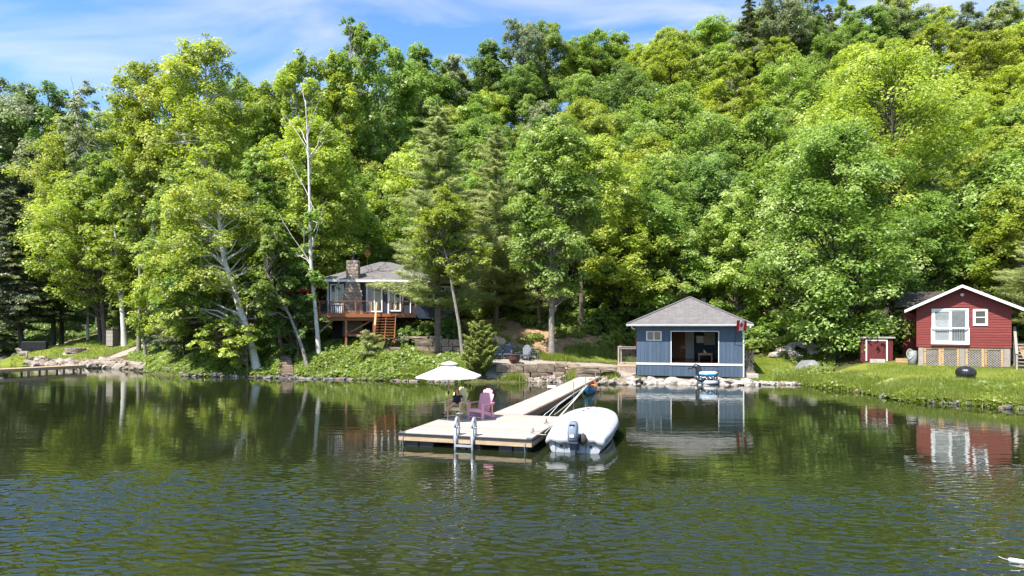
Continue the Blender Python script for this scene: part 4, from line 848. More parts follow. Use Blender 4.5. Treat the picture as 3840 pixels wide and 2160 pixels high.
# swim ladder
ALU = M('brushed_aluminium', (0.52, 0.53, 0.55), (0.42, 0.43, 0.45), rough=0.4, metallic=0.5)
ldr = MB(); lx0 = local(DO, DA, on_plane(1712, 1632, DZ)).x
def lad_side(x):
    m = MB(); m.tube([(x, -0.11, -0.75), (x, -0.11, 0.15), (x, -0.11, DZ + 0.25)], 0.035, 8); a = [(x, -0.11 + 0.16 * (1 - math.cos(t)), DZ + 0.25 + 0.30 * math.sin(t)) for t in np.linspace(0, math.pi, 9)]
    m.tube(a, 0.04, 8); m.tube([(x, 0.21, DZ + 0.25), (x, 0.21, DZ + 0.0)], 0.04, 8); m.tube([(x, -0.1, DZ + 0.22), (x, 0.2, DZ + 0.22)], 0.02, 6); m.tube([(x, -0.02, DZ + 0.02), (x, 0.10, DZ + 0.45)], 0.018, 6); m.box(x - 0.07, x + 0.07, -0.075 - 0.02, 0.3, DZ + 0.003, DZ + 0.02); m.box(x - 0.06, x + 0.06, -0.1, -0.077, DZ - 0.2, DZ + 0.0); return m
ld = lad_side(lx0).build('ladder', ALU, dock, True, label='Grey aluminium swim ladder with looped handrails'); lad_side(lx0 + 0.56).build('ladder_rail', ALU, ld, True)
for z in (0.12, -0.18, -0.5): MB().box(lx0, lx0 + 0.56, -0.15, -0.07, z - 0.03, z + 0.03).build('rung', ALU, ld)
for xx_, nm in ((0.12, 'hanging_chain'), (DW - 0.15, 'hanging_chain')):
    MB().tube([(xx_, -0.06, DZ - 0.1), (xx_ - 0.02, -0.07, DZ - 0.25), (xx_ + 0.01, -0.06, -0.1)], 0.012, 5).build(nm, METAL, dock)
# walkway to the shore
wk = thing('dock_walkway', 'Long narrow plank walkway linking the floating dock to the shore', 'walkway', DO, DA)
WU0, WU1 = 1.42, 2.66; WV1 = 23.0; np2 = 128; w2 = (WV1 - DL) / np2
pk = MB().box(WU0, WU1, 0.004, w2 - 0.004, -0.035, 0.0).mesh('deck_plank', DECK)
def wz(v): return DZ + 0.02 + (0.0 if v < 12 else 0.10 * (v - 12) / 11)
for i in range(np2): v = DL + 0.06 + i * w2; obj('deck_plank', pk, wk, loc=(0, v, wz(v) - 0.002 * (i % 3)))
for x in (WU0 - 0.045, WU1 + 0.002):
    for a, b in ((DL + 0.05, 12.0), (12.02, WV1)): m = MB(); m.bar((x + 0.02, a, wz(a) - 0.16), (x + 0.02, b, wz(b) - 0.16), 0.042, 0.25); m.build('side_beam', BROWNW, wk)
for a, b in ((5.6, 6.6), (8.0, 9.0), (10.6, 11.6)): bevel(MB().box(WU0 + 0.1, WU1 - 0.1, a, b, -0.25, 0.14).build('float', FLT, wk), 0.03)
for v in (14.5, 18.0, 21.5):
    for x in (WU0 - 0.08, WU1 + 0.08): MB().tube([(x, v, -1.0), (x, v, wz(v) + (0.45 if x > 2 else 0.02))], 0.03, 6).build('pipe_leg', METAL, wk)
OR = M('orange_cable', (0.45, 0.16, 0.05), rough=0.6); MB().tube([(WU1 + 0.06, v, wz(v) - 0.12 - 0.07 * abs(math.sin(v * 0.9))) for v in np.linspace(DL + 0.6, 17, 40)], 0.012, 4).build('orange_cable', OR, wk)

# ------------------------------------------------------------------ neighbour's dock at the left
na = Vector((*XY(305, 56.5), 0)); nb_ = Vector((*XY(-60, 50), 0)); NA = math.atan2(nb_.y - na.y, nb_.x - na.x); NL = (nb_ - na).length
nd = thing('neighbour_dock', 'Low pale wooden dock on posts running out from the left rocky bank', 'dock', na, NA)
nn = 60
pk = MB().box(0.004, NL / nn - 0.004, -0.65, 0.65, 0.46, 0.50).mesh('deck_plank', FASCIA)
for i in range(nn): obj('deck_plank', pk, nd, loc=(i * NL / nn, 0, 0))
for y in (-0.69, 0.651): MB().box(-0.05, NL, y, y + 0.04, 0.24, 0.495).build('side_board', FASCIA, nd)
for x in np.linspace(0.3, NL - 0.2, 6):
    for y in (-0.55, 0.45): MB().box(x, x + 0.12, y, y + 0.12, -1, 0.45).build('post', FASCIA, nd)
nd2 = thing('floating_platform', 'Corner of a low wooden float at the left edge of the water', 'float', (*XY(-20, 44.5), 0), NA)
for i in range(14): MB().box(i * 0.15, i * 0.15 + 0.142, -1.0, 1.0, 0.30, 0.34).build('deck_plank', FASCIA, nd2)
MB().box(-0.05, 2.15, 1.0, 1.04, 0.1, 0.335).build('side_board', FASCIA, nd2); MB().box(-0.05, -0.005, -1.0, 1.0, 0.1, 0.335).build('side_board', FASCIA, nd2); bevel(MB().box(0.1, 2.0, -0.9, 0.9, -0.25, 0.29).build('float', FLT, nd2), 0.03)
# ------------------------------------------------------------------ trees: prototypes for the wooded slope
PROTO = {}
def straight(h, s=0.0, seed=0):
    g = np.random.default_rng(seed); return [(s * h * (i / 6) ** 1.5 + g.normal() * 0.06 * h / 15 * (i > 0), g.normal() * 0.06 * h / 15 * (i > 0), h * i / 6) for i in range(7)]
for k in range(5):
    hh = (15.5, 16.5, 14.5, 17.5, 15)[k]; rx = (4.3, 3.9, 4.6, 4.0, 4.8)[k]
    PROTO['maple%d' % k] = broadleaf('broadleaf', 10 + k, straight(hh * 0.93, 0.02, k), 0.2, (0, 0, (3.2, 4.5, 3.5, 5.5, 3)[k], hh - 0.9, rx, rx, (0.42, 0.5, 0.38, 0.55, 0.45)[k]), 64, 19000, 0.272, L_MID, BARK)
for k in range(3):
    hh = (18.5, 20, 17)[k]
    PROTO['aspen%d' % k] = broadleaf('aspen', 30 + k, straight(hh * 0.95, 0.03, 20 + k), 0.17, (0, 0, 6.0, hh - 0.5, 2.9, 2.9, 0.5), 54, 17000, 0.225, L_MID, GREYBARK, bare=3, rcl=(0.24, 0.40), flat=0.75)
PROTO['oak0'] = broadleaf('oak', 41, straight(17, 0.0, 7), 0.25, (0, 0, 6.5, 17.5, 5.2, 5.2, 0.6), 54, 19000, 0.255, L_GREY, DARKBARK, rcl=(0.2, 0.32))
PROTO['spruce0'] = conifer('spruce', 51, straight(15, 0, 3), 0.2, 1.2, 2.9, L_SPRUCE, DARKBARK, whorl=0.62, per=7, needle=0.26, dens=130, droop=-0.22, plume=False, asp=0.3, power=0.9)
PROTO['pine0'] = conifer('pine', 52, straight(17, 0, 4), 0.22, 2.5, 3.6, L_PINE, BARK, whorl=1.0, per=6, needle=0.34, dens=190, droop=0.06, plume=True, asp=0.13, power=0.7)

EDGE = [(-300, 82), (100, 82), (600, 78), (700, 70), (1300, 67), (1450, 65), (1850, 62), (2150, 62), (2350, 60), (2850, 60), (3000, 58), (3300, 55), (3600, 51), (3840, 50), (4200, 48)]
def edge_d(px): return float(np.interp(px, [e[0] for e in EDGE], [e[1] for e in EDGE]))
LAND = [(-200, 'beyond the left lawn'), (150, 'behind the lawn bench'), (420, 'behind the lawn birches'), (700, 'left of the cottages'), (980, 'behind the bare-topped birch'), (1260, 'above the stone chimney'), (1480, 'above the orange sign'), (1700, 'behind the tall pine'), (1930, 'above the patio chairs'), (2150, 'behind the straight maple'), (2380, 'above the boathouse left eave'), (2600, 'above the boathouse peak'), (2830, 'above the boathouse flag'), (3060, 'above the white rocks'), (3290, 'above the red shed'), (3530, 'above the cabin door'), (3780, 'above the cabin stairs')]
def zone(px): return min(LAND, key=lambda q: abs(q[0] - px))[1]
TONES = {'y': (L_YEL, 'bright yellow-green'), 'm': (L_MID, 'mid-green'), 'd': (L_DARK, 'deep green'), 'p': (L_PALE, 'pale silvery-green'), 'o': (L_OLIVE, 'golden-green'), 'g': (L_GREY, 'grey-green')}
FOREST = []
rf = random.Random(11)
def forest_tree(px, d, proto, tone, h, rz=None):
    FOREST.append(dict(px=px, d=d, proto=proto, tone=tone, h=h, rz=rz))
row = 0; d0 = 0.0
while d0 < 78:
    X0 = -0.85 * (55 + d0); sp = 6.0 + d0 * 0.035
    x = -(60 + d0) * 0.95 + (row % 2) * sp / 2
    while x < (60 + d0) * 0.92:
        xx = x + rf.uniform(-1.5, 1.5)
        # front edge depth depends on direction
        lo, hi = 40.0, 160.0; d = 60 + d0
        for _ in range(4):
            px = 1920 + xx / d * F; d = edge_d(px) + d0
        d += rf.uniform(-1.6, 1.6); px = 1920 + xx / d * F
        if -200 < px < 4050:
            r_ = rf.random()
            if px > 2400: tone = 'm' if r_ < 0.32 else 'y' if r_ < 0.58 else 'p' if r_ < 0.78 else 'd' if r_ < 0.9 else 'o'
            elif px > 1300: tone = 'm' if r_ < 0.36 else 'y' if r_ < 0.56 else 'd' if r_ < 0.80 else 'p' if r_ < 0.92 else 'g'
            else: tone = 'm' if r_ < 0.4 else 'y' if r_ < 0.6 else 'd' if r_ < 0.9 else 'g'
            if px > 3300 and d0 > 30: tone = 'o' if r_ < 0.5 else 'y'
            proto = rf.choice(['maple0', 'maple1', 'maple2', 'maple3', 'maple4', 'maple0', 'maple4', 'aspen0', 'aspen2', 'oak0'])
            if d0 < 4 and proto.startswith('aspen'): proto = 'maple3'
            h = rf.uniform(12.0, 17.5) if d0 > 4 else rf.uniform(10.5, 14)
            if px < 620: h *= 1.1
            if not (1330 < px < 1470 and d0 < 3):
                forest_tree(px, d, proto, tone, h)
        x += sp
    row += 1; d0 += 5.6 + d0 * 0.035
# trees that make the skyline: (px, row of the top, depth, kind, tone)
for px, ty, d, pr, tn in [(110, 310, 92, 'oak0', 'g'), (200, 325, 94, 'oak0', 'd'), (20, 360, 96, 'maple1', 'd'), (-60, 350, 95, 'maple3', 'd'), (1330, 68, 84, 'aspen1', 'm'), (1420, 140, 92, 'maple3', 'm'), (1240, 190, 82, 'aspen0', 'y'), (1130, 185, 80, 'aspen2', 'y'), (1580, 160, 104, 'maple1', 'm'), (1700, 200, 108, 'aspen0', 'g'),
                          (1940, 58, 112, 'oak0', 'g'), (2050, 75, 114, 'maple3', 'm'), (1840, 150, 110, 'maple1', 'd'), (2220, 108, 118, 'oak0', 'm'), (2400, 160, 116, 'maple4', 'o'), (2530, 105, 118, 'oak0', 'g'), (2660, 85, 118, 'aspen2', 'y'), (2810, -25, 112, 'spruce0', 'd'), (2900, -30, 110, 'oak0', 'g'), (3030, -40, 112, 'aspen1', 'g'), (3110, 20, 114, 'spruce0', 'd'), (3370, 5, 116, 'oak0', 'g'), (3440, 30, 118, 'maple1', 'd'), (3630, 0, 112, 'aspen0', 'g'), (3760, -10, 112, 'aspen2', 'g'), (3840, 70, 104, 'maple4', 'o'),
                          (960, 300, 100, 'maple1', 'm'), (1040, 290, 102, 'maple0', 'y'), (880, 280, 104, 'maple3', 'm'), (700, 320, 106, 'maple1', 'd'), (520, 370, 106, 'maple3', 'm'), (380, 400, 104, 'maple0', 'y'), (2750, 210, 92, 'aspen1', 'y'), (3220, 150, 96, 'maple4', 'o')]:
    x, y = XY(px, d); zt = CH - (ty - HY) / F * d; forest_tree(px, d, pr, tn, zt - ground(x, y))
HREF = {k: max(v.co.z for v in m[1].vertices) for k, m in PROTO.items()}
xs, ys = np.array([XY(t['px'], t['d']) for t in FOREST]).T; zs = gz(xs, ys)
ROWS = ['at the slope foot', 'in the second row', 'low on the slope', 'halfway up the slope', 'high on the slope', 'below the ridge', 'on the ridge']
seen = {}
for i, t in enumerate(FOREST):
    dd = t['d'] - edge_d(t['px']); rw = min(6, int(max(dd, 0) / 8.5 + 0.35)); kind = 'pine' if 'pine' in t['proto'] else 'spruce' if 'spruce' in t['proto'] else 'slender tree' if 'aspen' in t['proto'] else 'spreading tree' if 'oak' in t['proto'] else 'leafy tree'
    t['z'] = zs[i]; t['key'] = (('' if kind == 'spruce' else TONES[t['tone']][1] + ' ') if kind != 'spruce' else 'dark ', kind, ROWS[rw], zone(t['px'])); seen.setdefault(t['key'], []).append(i)
ORD = ['leftmost', 'second from left', 'third from left', 'fourth from left', 'fifth from left']
for key, idx in seen.items():
    idx.sort(key=lambda i: FOREST[i]['px'])
    for j, i in enumerate(idx):
        t = FOREST[i]; lab = (key[0] + key[1] + ' ' + key[2] + ', ' + key[3]).strip()
        if len(idx) == 2: lab = ('left ' if j == 0 else 'right ') + lab
        elif len(idx) > 2: lab = ORD[min(j, 4)] + ' ' + lab
        sc = t['h'] / HREF[t['proto']]
        tr = plant_tree('slope_tree' if 'spruce' not in t['proto'] else 'spruce_tree', PROTO[t['proto']], lab[0].upper() + lab[1:], 'tree', (xs[i], ys[i], t['z'] - 0.15), rf.uniform(0, 6.28), 'trees on the wooded slope', sc, None if 'spruce' in t['proto'] else TONES[t['tone']][0])
        wsc = rf.uniform(0.95, 1.2) * (1.0 if sc < 1.15 else 0.85); tr.scale = (sc * wsc, sc * wsc, sc)

# ------------------------------------------------------------------ individual trees near the shore
def hero_path(pts, d):
    """pts: photo points along the trunk at depth d -> local path"""
    b = P(*pts[0], d); z = ground(b.x, b.y); return (b.x, b.y, z), [tuple(P(px, py, d) - Vector((b.x, b.y, z))) for px, py in pts]
def hero(name, label, pts, d, r, crown_px, ncl, leaves, size, lm, bm, seed, group=None, ry=None, cat='tree', bh=0.45, depth_off=0.0, **kw):
    """crown_px: (left, right, top, bottom) rows and columns in the photograph at depth d"""
    base, path = hero_path(pts, d); path[0] = (0, 0, -0.25)
    l, r_, tp, bt = crown_px; c0 = P((l + r_) / 2, bt, d); c1 = P((l + r_) / 2, tp, d); rx = (r_ - l) / 2 / F * d
    cr = (c0.x - base[0], depth_off, c0.z - base[2], c1.z - base[2] - 0.6, rx * 0.93, ry or rx * 0.85, bh)
    ms = broadleaf(name, seed, path, r, cr, int(ncl * 1.35), int(leaves * 1.6), size * 0.9, lm, bm, **kw)
    return plant_tree(name, ms, label, cat, base, 0, group)
hero('birch_tree', 'Thick white birch leaning left over the water, second trunk left of the stone steps', [(968, 1408), (935, 1260), (880, 1100), (845, 990), (826, 900), (820, 780), (815, 700)], 49.6, 0.29, (575, 1010, 640, 1190), 50, 17000, 0.25, L_YEL, BIRCH, 101, bare=1)
hero('birch_tree', 'Slim grey birch leaning left at the shore, beside the thick white birch', [(905, 1405), (870, 1300), (835, 1180), (812, 1080), (800, 990)], 49.9, 0.13, (560, 850, 950, 1190), 26, 6500, 0.23, L_MID, GREYBARK, 102, ry=2.2)
hero('birch_tree', 'Tall straight white birch with bare branching top, beside the house deck', [(1198, 1335), (1185, 1180), (1165, 1010), (1162, 800), (1158, 620), (1152, 500), (1146, 375)], 50.5, 0.155, (1085, 1250, 760, 1110), 12, 2200, 0.22, L_MID, BIRCH, 103, bare=16)
hero('birch_tree', 'Crooked grey birch leaning left above the stone steps', [(1158, 1392), (1130, 1290), (1085, 1180), (1035, 1095), (990, 1000)], 49.0, 0.13, (900, 1130, 830, 1180), 28, 6500, 0.23, L_MID, GREYBARK, 104, ry=2.2)
hero('maple_tree', 'Bright yellow-green tree filling the space behind the bare-topped birch', [(1120, 1300), (1130, 1000), (1150, 700), (1150, 480)], 58, 0.25, (985, 1365, 430, 1010), 52, 17000, 0.27, L_YEL, BARK, 105)
hero('birch_tree', 'Tallest birch of the left grove, its top rising into the open sky', [(760, 1300), (770, 900), (770, 600), (775, 400), (770, 200)], 60, 0.22, (590, 960, 140, 820), 66, 20000, 0.27, L_YEL, BIRCH, 106, bare=5, flat=0.75, bh=0.58)
hero('birch_tree', 'Rounded birch left of the tallest one, crown against the sky', [(600, 1290), (575, 900), (565, 600), (555, 300)], 62, 0.2, (400, 730, 205, 840), 60, 17000, 0.27, L_YEL, BIRCH, 107, bare=4, flat=0.75, bh=0.6)
hero('birch_tree', 'Thin sparse birch with white bare limbs rising at the far left', [(330, 1270), (325, 900), (315, 640), (285, 420), (280, 330)], 73, 0.11, (215, 440, 300, 800), 34, 6000, 0.26, L_GREY, BIRCH, 108, bare=12, rcl=(0.2, 0.32))
hero('birch_tree', 'White-trunked lawn birch standing beside the grey storage cabinet', [(468, 1294), (458, 1150), (440, 1000), (430, 850), (420, 720)], 66.5, 0.26, (340, 600, 690, 1080), 44, 11000, 0.26, L_YEL, BIRCH, 109, bare=4)
hero('maple_tree', 'Dark twin-trunk maple spreading over the lawn fire ring', [(398, 1303), (385, 1180), (375, 1050), (350, 900), (330, 780)], 68.5, 0.24, (95, 470, 650, 1130), 52, 15000, 0.27, L_YEL, BARK, 110)
hero('maple_tree', 'Leaning dark-barked tree behind the twin-trunk lawn maple', [(380, 1260), (365, 1130), (355, 1000), (350, 800)], 70, 0.24, (250, 520, 560, 900), 30, 7000, 0.28, L_MID, DARKBARK, 111)
hero('maple_tree', 'Low bushy bright maple hanging over the rocks right of the cabinet', [(546, 1346), (540, 1250), (570, 1120), (600, 1020)], 60.3, 0.14, (480, 760, 880, 1290), 40, 10500, 0.25, L_YEL, GREYBARK, 112)
hero('maple_tree', 'Leafy tree between the lawn birches and the thick leaning birch', [(690, 1300), (680, 1100), (670, 900), (660, 700)], 58, 0.2, (530, 830, 560, 1130), 44, 10500, 0.26, L_MID, BARK, 113)
hero('maple_sapling', 'Young bright green sapling overhanging the water before the leaning birches', [(930, 1400), (925, 1330), (905, 1250), (890, 1190)], 48.9, 0.05, (735, 985, 1165, 1370), 20, 2600, 0.24, L_YEL, BARK, 114, ry=1.2, flat=0.4)
hero('maple_tree', 'Leafy tree in front of the red patio umbrella, left of the bare-topped birch', [(1060, 1330), (1040, 1200), (1010, 1100), (1000, 960)], 52, 0.15, (930, 1120, 760, 1250), 30, 7000, 0.24, L_MID, GREYBARK, 115)
hero('birch_tree', 'Slender grey birch leaning left in front of the stone block wall', [(1740, 1318), (1722, 1220), (1700, 1100), (1682, 985), (1655, 900), (1640, 800)], 46.9, 0.12, (1540, 1850, 690, 1030), 34, 7500, 0.23, L_YEL, GREYBARK, 116, bare=3)
hero('maple_tree', 'Straight grey-trunked maple on the patio edge, tall pale crown', [(2069, 1350), (2068, 1200), (2070, 1050), (2085, 850), (2090, 620), (2095, 470)], 49.5, 0.23, (1900, 2290, 430, 1110), 66, 22000, 0.25, L_PALE, GREYBARK, 117, bh=0.5)
hero('maple_tree', 'Yellow-topped maple crown just behind the straight patio maple', [(2180, 1240), (2180, 1000), (2190, 700), (2190, 560)], 58, 0.2, (2050, 2420, 500, 900), 40, 10500, 0.27, L_YEL, BARK, 118)
hero('maple_tree', 'Huge silvery-leaved tree with dark trunk between boathouse and red shed', [(3120, 1378), (3118, 1250), (3130, 1080), (3140, 880), (3130, 700), (3125, 560)], 48.2, 0.34, (2840, 3430, 440, 1285), 92, 34000, 0.26, L_PALE, DARKBARK, 119, bh=0.42, ry=4.0)
hero('maple_tree', 'Broad golden-green maple rising behind the huge silvery tree', [(3330, 1240), (3330, 900), (3350, 600), (3340, 350)], 58, 0.34, (3010, 3600, 190, 800), 70, 22000, 0.28, L_YEL, DARKBARK, 120, bh=0.55)
hero('maple_tree', 'Low dark-leaved tree directly behind the boathouse roof, left side', [(2420, 1200), (2425, 1050), (2430, 900), (2440, 760)], 60, 0.2, (2250, 2640, 700, 1190), 46, 13000, 0.27, L_MID, BARK, 121)
hero('maple_tree', 'Leafy tree directly behind the boathouse flag corner', [(2760, 1230), (2760, 1080), (2750, 900), (2745, 780)], 58, 0.2, (2600, 2920, 700, 1230), 46, 13000, 0.26, L_PALE, BARK, 122)
hero('maple_tree', 'Deep green tree overhanging the slope between patio maple and boathouse', [(2260, 1230), (2270, 1100), (2290, 950), (2300, 850)], 60, 0.2, (2140, 2470, 820, 1210), 44, 12000, 0.27, L_DARK, BARK, 123, flat=0.45)
hero('maple_tree', 'Pale flowering tree behind the right end of the red cabin', [(3720, 1200), (3725, 1000), (3740, 800), (3740, 640)], 53, 0.24, (3560, 3960, 560, 1080), 50, 15000, 0.27, L_PALE, DARKBARK, 124)
hero('maple_tree', 'Deep green leafy tree overhanging the red cabin roof ridge', [(3500, 1230), (3510, 1050), (3530, 900), (3550, 800)], 55, 0.22, (3400, 3700, 720, 1080), 36, 10000, 0.27, L_DARK, DARKBARK, 125)

hero('maple_tree', 'Bright leafy tree filling the gap behind the thick leaning birch', [(800, 1310), (800, 1100), (795, 900), (790, 650)], 55.5, 0.16, (640, 930, 520, 1060), 44, 11000, 0.26, L_YEL, GREYBARK, 130)
hero('maple_tree', 'Mid-green tree left of the bare-topped birch, crown behind its trunk', [(960, 1300), (965, 1100), (970, 900), (970, 650)], 56, 0.16, (850, 1110, 540, 1040), 40, 10000, 0.26, L_MID, GREYBARK, 131)
hero('maple_tree', 'Yellowish leafy tree above the lawn birches at the left', [(230, 1280), (235, 1000), (240, 700), (240, 520)], 74, 0.2, (90, 420, 450, 900), 44, 10000, 0.28, L_YEL, DARKBARK, 132)
hero('maple_tree', 'Bright tree between the lawn birches and the tallest birch', [(520, 1290), (525, 1000), (530, 800), (530, 480)], 63, 0.16, (430, 640, 430, 960), 40, 9500, 0.27, L_MID, GREYBARK, 133)
hero('maple_tree', 'Low leafy tree on the bank hanging over between leaning birches and small pine', [(760, 1350), (758, 1260), (750, 1150), (745, 1050)], 52.5, 0.1, (620, 890, 930, 1270), 30, 6500, 0.24, L_YEL, BARK, 134)
hero('maple_tree', 'Low leafy tree on the bank right of the stone bank steps', [(1120, 1340), (1115, 1260), (1105, 1180), (1095, 1090)], 50.6, 0.08, (985, 1200, 990, 1330), 26, 5000, 0.23, L_DARK, BARK, 135, ry=1.6)
def hero_conifer(name, label, px, base_y, top_y, d, r, z0, rad, lm, seed, group=None, bm=None, lean=0.0, **kw):
    b = P(px, base_y, d); z = ground(b.x, b.y); h = P(px, top_y, d).z - z
    path = [(lean * i / 6, 0, h * i / 6 - (0.2 if i == 0 else 0)) for i in range(7)]
    ms = conifer(name, seed, path, r, z0, rad, lm, bm or BARK, **kw); return plant_tree(name, ms, label, 'tree', (b.x, b.y, z), 0, group)
hero_conifer('pine_tree', 'Tall white pine with thick grey trunk in front of the house roof', 1642, 1345, 375, 50.6, 0.27, 3.6, 3.6, L_PINE, 201, whorl=0.85, per=8, needle=0.34, dens=480, droop=0.0, plume=True, asp=0.10, power=0.72, irreg=0.3)
hero_conifer('pine_tree', 'Second white pine, thinner, right behind the tall one', 1860, 1200, 480, 58, 0.24, 2.0, 4.0, L_PINE, 202, whorl=1.0, per=7, needle=0.34, dens=400, droop=0.02, plume=True, asp=0.11, power=0.7)
hero_conifer('spruce_tree', 'Dark spruce with leaning trunk at the far left beside the covered bench', 85, 1300, 700, 68.5, 0.28, 3.4, 4.0, L_SPRUCE, 203, bm=DARKBARK, lean=-1.8, whorl=0.6, per=7, needle=0.26, dens=260, droop=-0.14, plume=False, asp=0.3, power=0.85)
hero_conifer('spruce_tree', 'Dark spruce with straight trunk on the lawn behind the fire ring', 200, 1285, 760, 71, 0.24, 3.2, 3.3, L_SPRUCE, 204, bm=DARKBARK, whorl=0.6, per=7, needle=0.26, dens=240, droop=-0.12, plume=False, asp=0.3, power=0.85)
hero_conifer('spruce_tree', 'Dark spruce half hidden at the photo left edge', -30, 1290, 560, 74, 0.24, 1.5, 4.2, L_SPRUCE, 205, bm=DARKBARK, whorl=0.65, per=7, needle=0.28, dens=220, droop=-0.15, plume=False, asp=0.3, power=0.85)
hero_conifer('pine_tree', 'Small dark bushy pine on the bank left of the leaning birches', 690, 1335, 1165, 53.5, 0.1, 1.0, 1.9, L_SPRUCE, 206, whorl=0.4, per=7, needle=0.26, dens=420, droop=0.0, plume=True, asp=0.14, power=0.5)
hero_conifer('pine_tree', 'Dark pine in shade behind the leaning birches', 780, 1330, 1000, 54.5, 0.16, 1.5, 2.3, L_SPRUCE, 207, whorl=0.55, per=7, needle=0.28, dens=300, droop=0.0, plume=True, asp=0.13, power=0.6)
hero_conifer('cedar_shrub', 'Feathery upright cedar growing at the water edge left of the patio', 1800, 1436, 1228, 45.0, 0.09, 0.2, 0.9, L_CEDAR, 208, whorl=0.2, per=9, needle=0.17, dens=900, droop=0.75, plume=True, asp=0.2, power=0.6, irreg=0.2)
hero_conifer('pine_sapling', 'Little pine sapling on the leafy bank below the deck stairs', 1382, 1330, 1238, 49.0, 0.04, 0.3, 0.6, L_PINE, 209, whorl=0.3, per=6, needle=0.22, dens=360, droop=0.25, plume=True, asp=0.12, power=0.7)
hero_conifer('pine_tree', 'Soft pine branchy edge at the far right beside the red cabin', 3900, 1180, 860, 44, 0.14, 1.8, 2.6, L_PINE, 210, whorl=0.7, per=7, needle=0.28, dens=300, droop=0.0, plume=True, asp=0.12, power=0.6)
hero_conifer('pine_tree', 'Shaded young pine on the slope right of the patio wall', 2020, 1210, 960, 57.5, 0.14, 1.5, 2.3, L_PINE, 211, whorl=0.7, per=6, needle=0.28, dens=260, droop=0.0, plume=True, asp=0.12, power=0.6)
# ------------------------------------------------------------------ motor boat under its cover
bt0 = on_plane(2156, 1698, 0.0); BTA = DA + R(2.0)
HULL = M('boat_hull_paint', (0.40, 0.42, 0.45), (0.33, 0.35, 0.38), rough=0.35, coat=0.3); CANV = M('white_canvas', (0.41, 0.41, 0.415), (0.33, 0.33, 0.34), scale=2, rough=0.8, bump=0.9, bscale=2.2)
boat = thing('motor_boat', 'White motor boat under a fitted canvas cover, grey outboard on the stern', 'boat', bt0, BTA)
BL = 4.55
def half(t): return 0.86 + 0.16 * math.sin(min(t / 0.55, 1) * math.pi / 2) if t < 0.55 else 1.02 * math.sqrt(max(0.0, 1 - ((t - 0.55) / 0.46) ** 2.3))
def gun(t): return 0.43 + 0.12 * t + 0.24 * t * t
rings = []
for i in range(15):
    t = i / 14; b = max(half(t), 0.02); y = BL * t; g_ = gun(t); kz = -0.16 + 0.35 * max(0, t - 0.72) ** 1.5 * 4
    rings.append([Vector((-b, y, g_)), Vector((-b * 0.97, y, g_ - 0.12)), Vector((-b * 0.84, y - 0.0, 0.02 + 0.12 * t)), Vector((-b * 0.4, y, kz + 0.06)), Vector((0, y, kz)), Vector((b * 0.4, y, kz + 0.06)), Vector((b * 0.84, y, 0.02 + 0.12 * t)), Vector((b * 0.97, y, g_ - 0.12)), Vector((b, y, g_))])
hm = MB(); hm.loft(rings, closed=False, cap=False); hm.f.append(tuple(range(8, -1, -1))); hm.build('hull', HULL, boat)
rail = MB()
for sg in (-1, 1): rail.tube([(sg * max(half(t), 0.03) * 0.99, BL * t, gun(t) - 0.14) for t in np.linspace(0.0, 1, 14)], 0.022, 5)
rail.build('rub_rail', METAL, boat); wl = MB(); wl.tube([(half(t) * 0.88, BL * t, 0.12 + 0.12 * t) for t in np.linspace(0.02, 0.75, 10)], 0.016, 4); wl.build('spray_rail', WHITE, boat)
def hgt_c(t): return float(np.interp(t, [0, 0.12, 0.3, 0.5, 0.75, 0.92, 1], [0.08, 0.20, 0.40, 0.42, 0.22, 0.10, 0.03]))
cv = MB(); ns, nc = 26, 17; vs = []; fs = []
rb = random.Random(3)
for i in range(ns + 1):
    t = i / ns; b = half(t) + 0.03; y = -0.04 + (BL + 0.07) * t
    for j in range(nc):
        s = -1 + 2 * j / (nc - 1); a = abs(s)
        if a > 0.92: z = gun(t) + 0.03 - (a - 0.92) / 0.08 * 0.13; x = math.copysign(b, s)
        else: k = a / 0.92; z = gun(t) + 0.03 + hgt_c(t) * ((1 - k) ** 1.15) - 0.03 * math.sin(k * math.pi) * (0.4 + 0.6 * abs(math.sin(t * 9))); x = math.copysign(b * k, s); z += 0.014 * math.sin(11 * t + 5 * s) * math.sin(k * 3.1) + rb.uniform(-0.006, 0.006)
        vs.append(Vector((x, y, z)))
for i in range(ns):
    for j in range(nc - 1): q = i * nc + j; fs.append((q, q + 1, q + nc + 1, q + nc))
# hanging, scalloped stern edge
o0 = len(vs)
for j in range(nc):
    s = -1 + 2 * j / (nc - 1); v0 = vs[j]; drop = 0.10 + 0.13 * abs(math.sin(s * math.pi * 1.5 + 0.3)) ; vs.append(Vector((v0.x * 0.985, -0.065, min(v0.z, gun(0) + 0.05) - drop * (1 if abs(s) < 0.95 else 0.4))))
for j in range(nc - 1): fs.append((j, o0 + j, o0 + j + 1, j + 1))
cv.add(vs, fs); cvo = cv.build('cover', CANV, boat, True)
sol = cvo.modifiers.new('thickness', 'SOLIDIFY'); sol.thickness = 0.012; sol.offset = 1
cord = MB(); cord.tube([vs[o0 + j] + Vector((0, -0.012, -0.01)) for j in range(nc)], 0.008, 4); cord.build('cover_cord', BLACK, cvo)
for j in range(1, nc - 1, 2): q = vs[o0 + j]; MB().box(q.x - 0.008, q.x + 0.008, q.y - 0.02, q.y - 0.006, q.z - 0.09, q.z).build('cover_strap', BLACK, cvo)
for x, t in ((-0.12, 0.60), (-0.08, 0.77), (0.0, 0.97)): MB().lathe([(0.06, 0), (0.06, 0.015), (0.03, 0.03)], 10, (x, BL * t, gun(t) + 0.035 + hgt_c(t) * (1 - abs(x)) - 0.01)).build('cover_vent', BLACK, cvo)
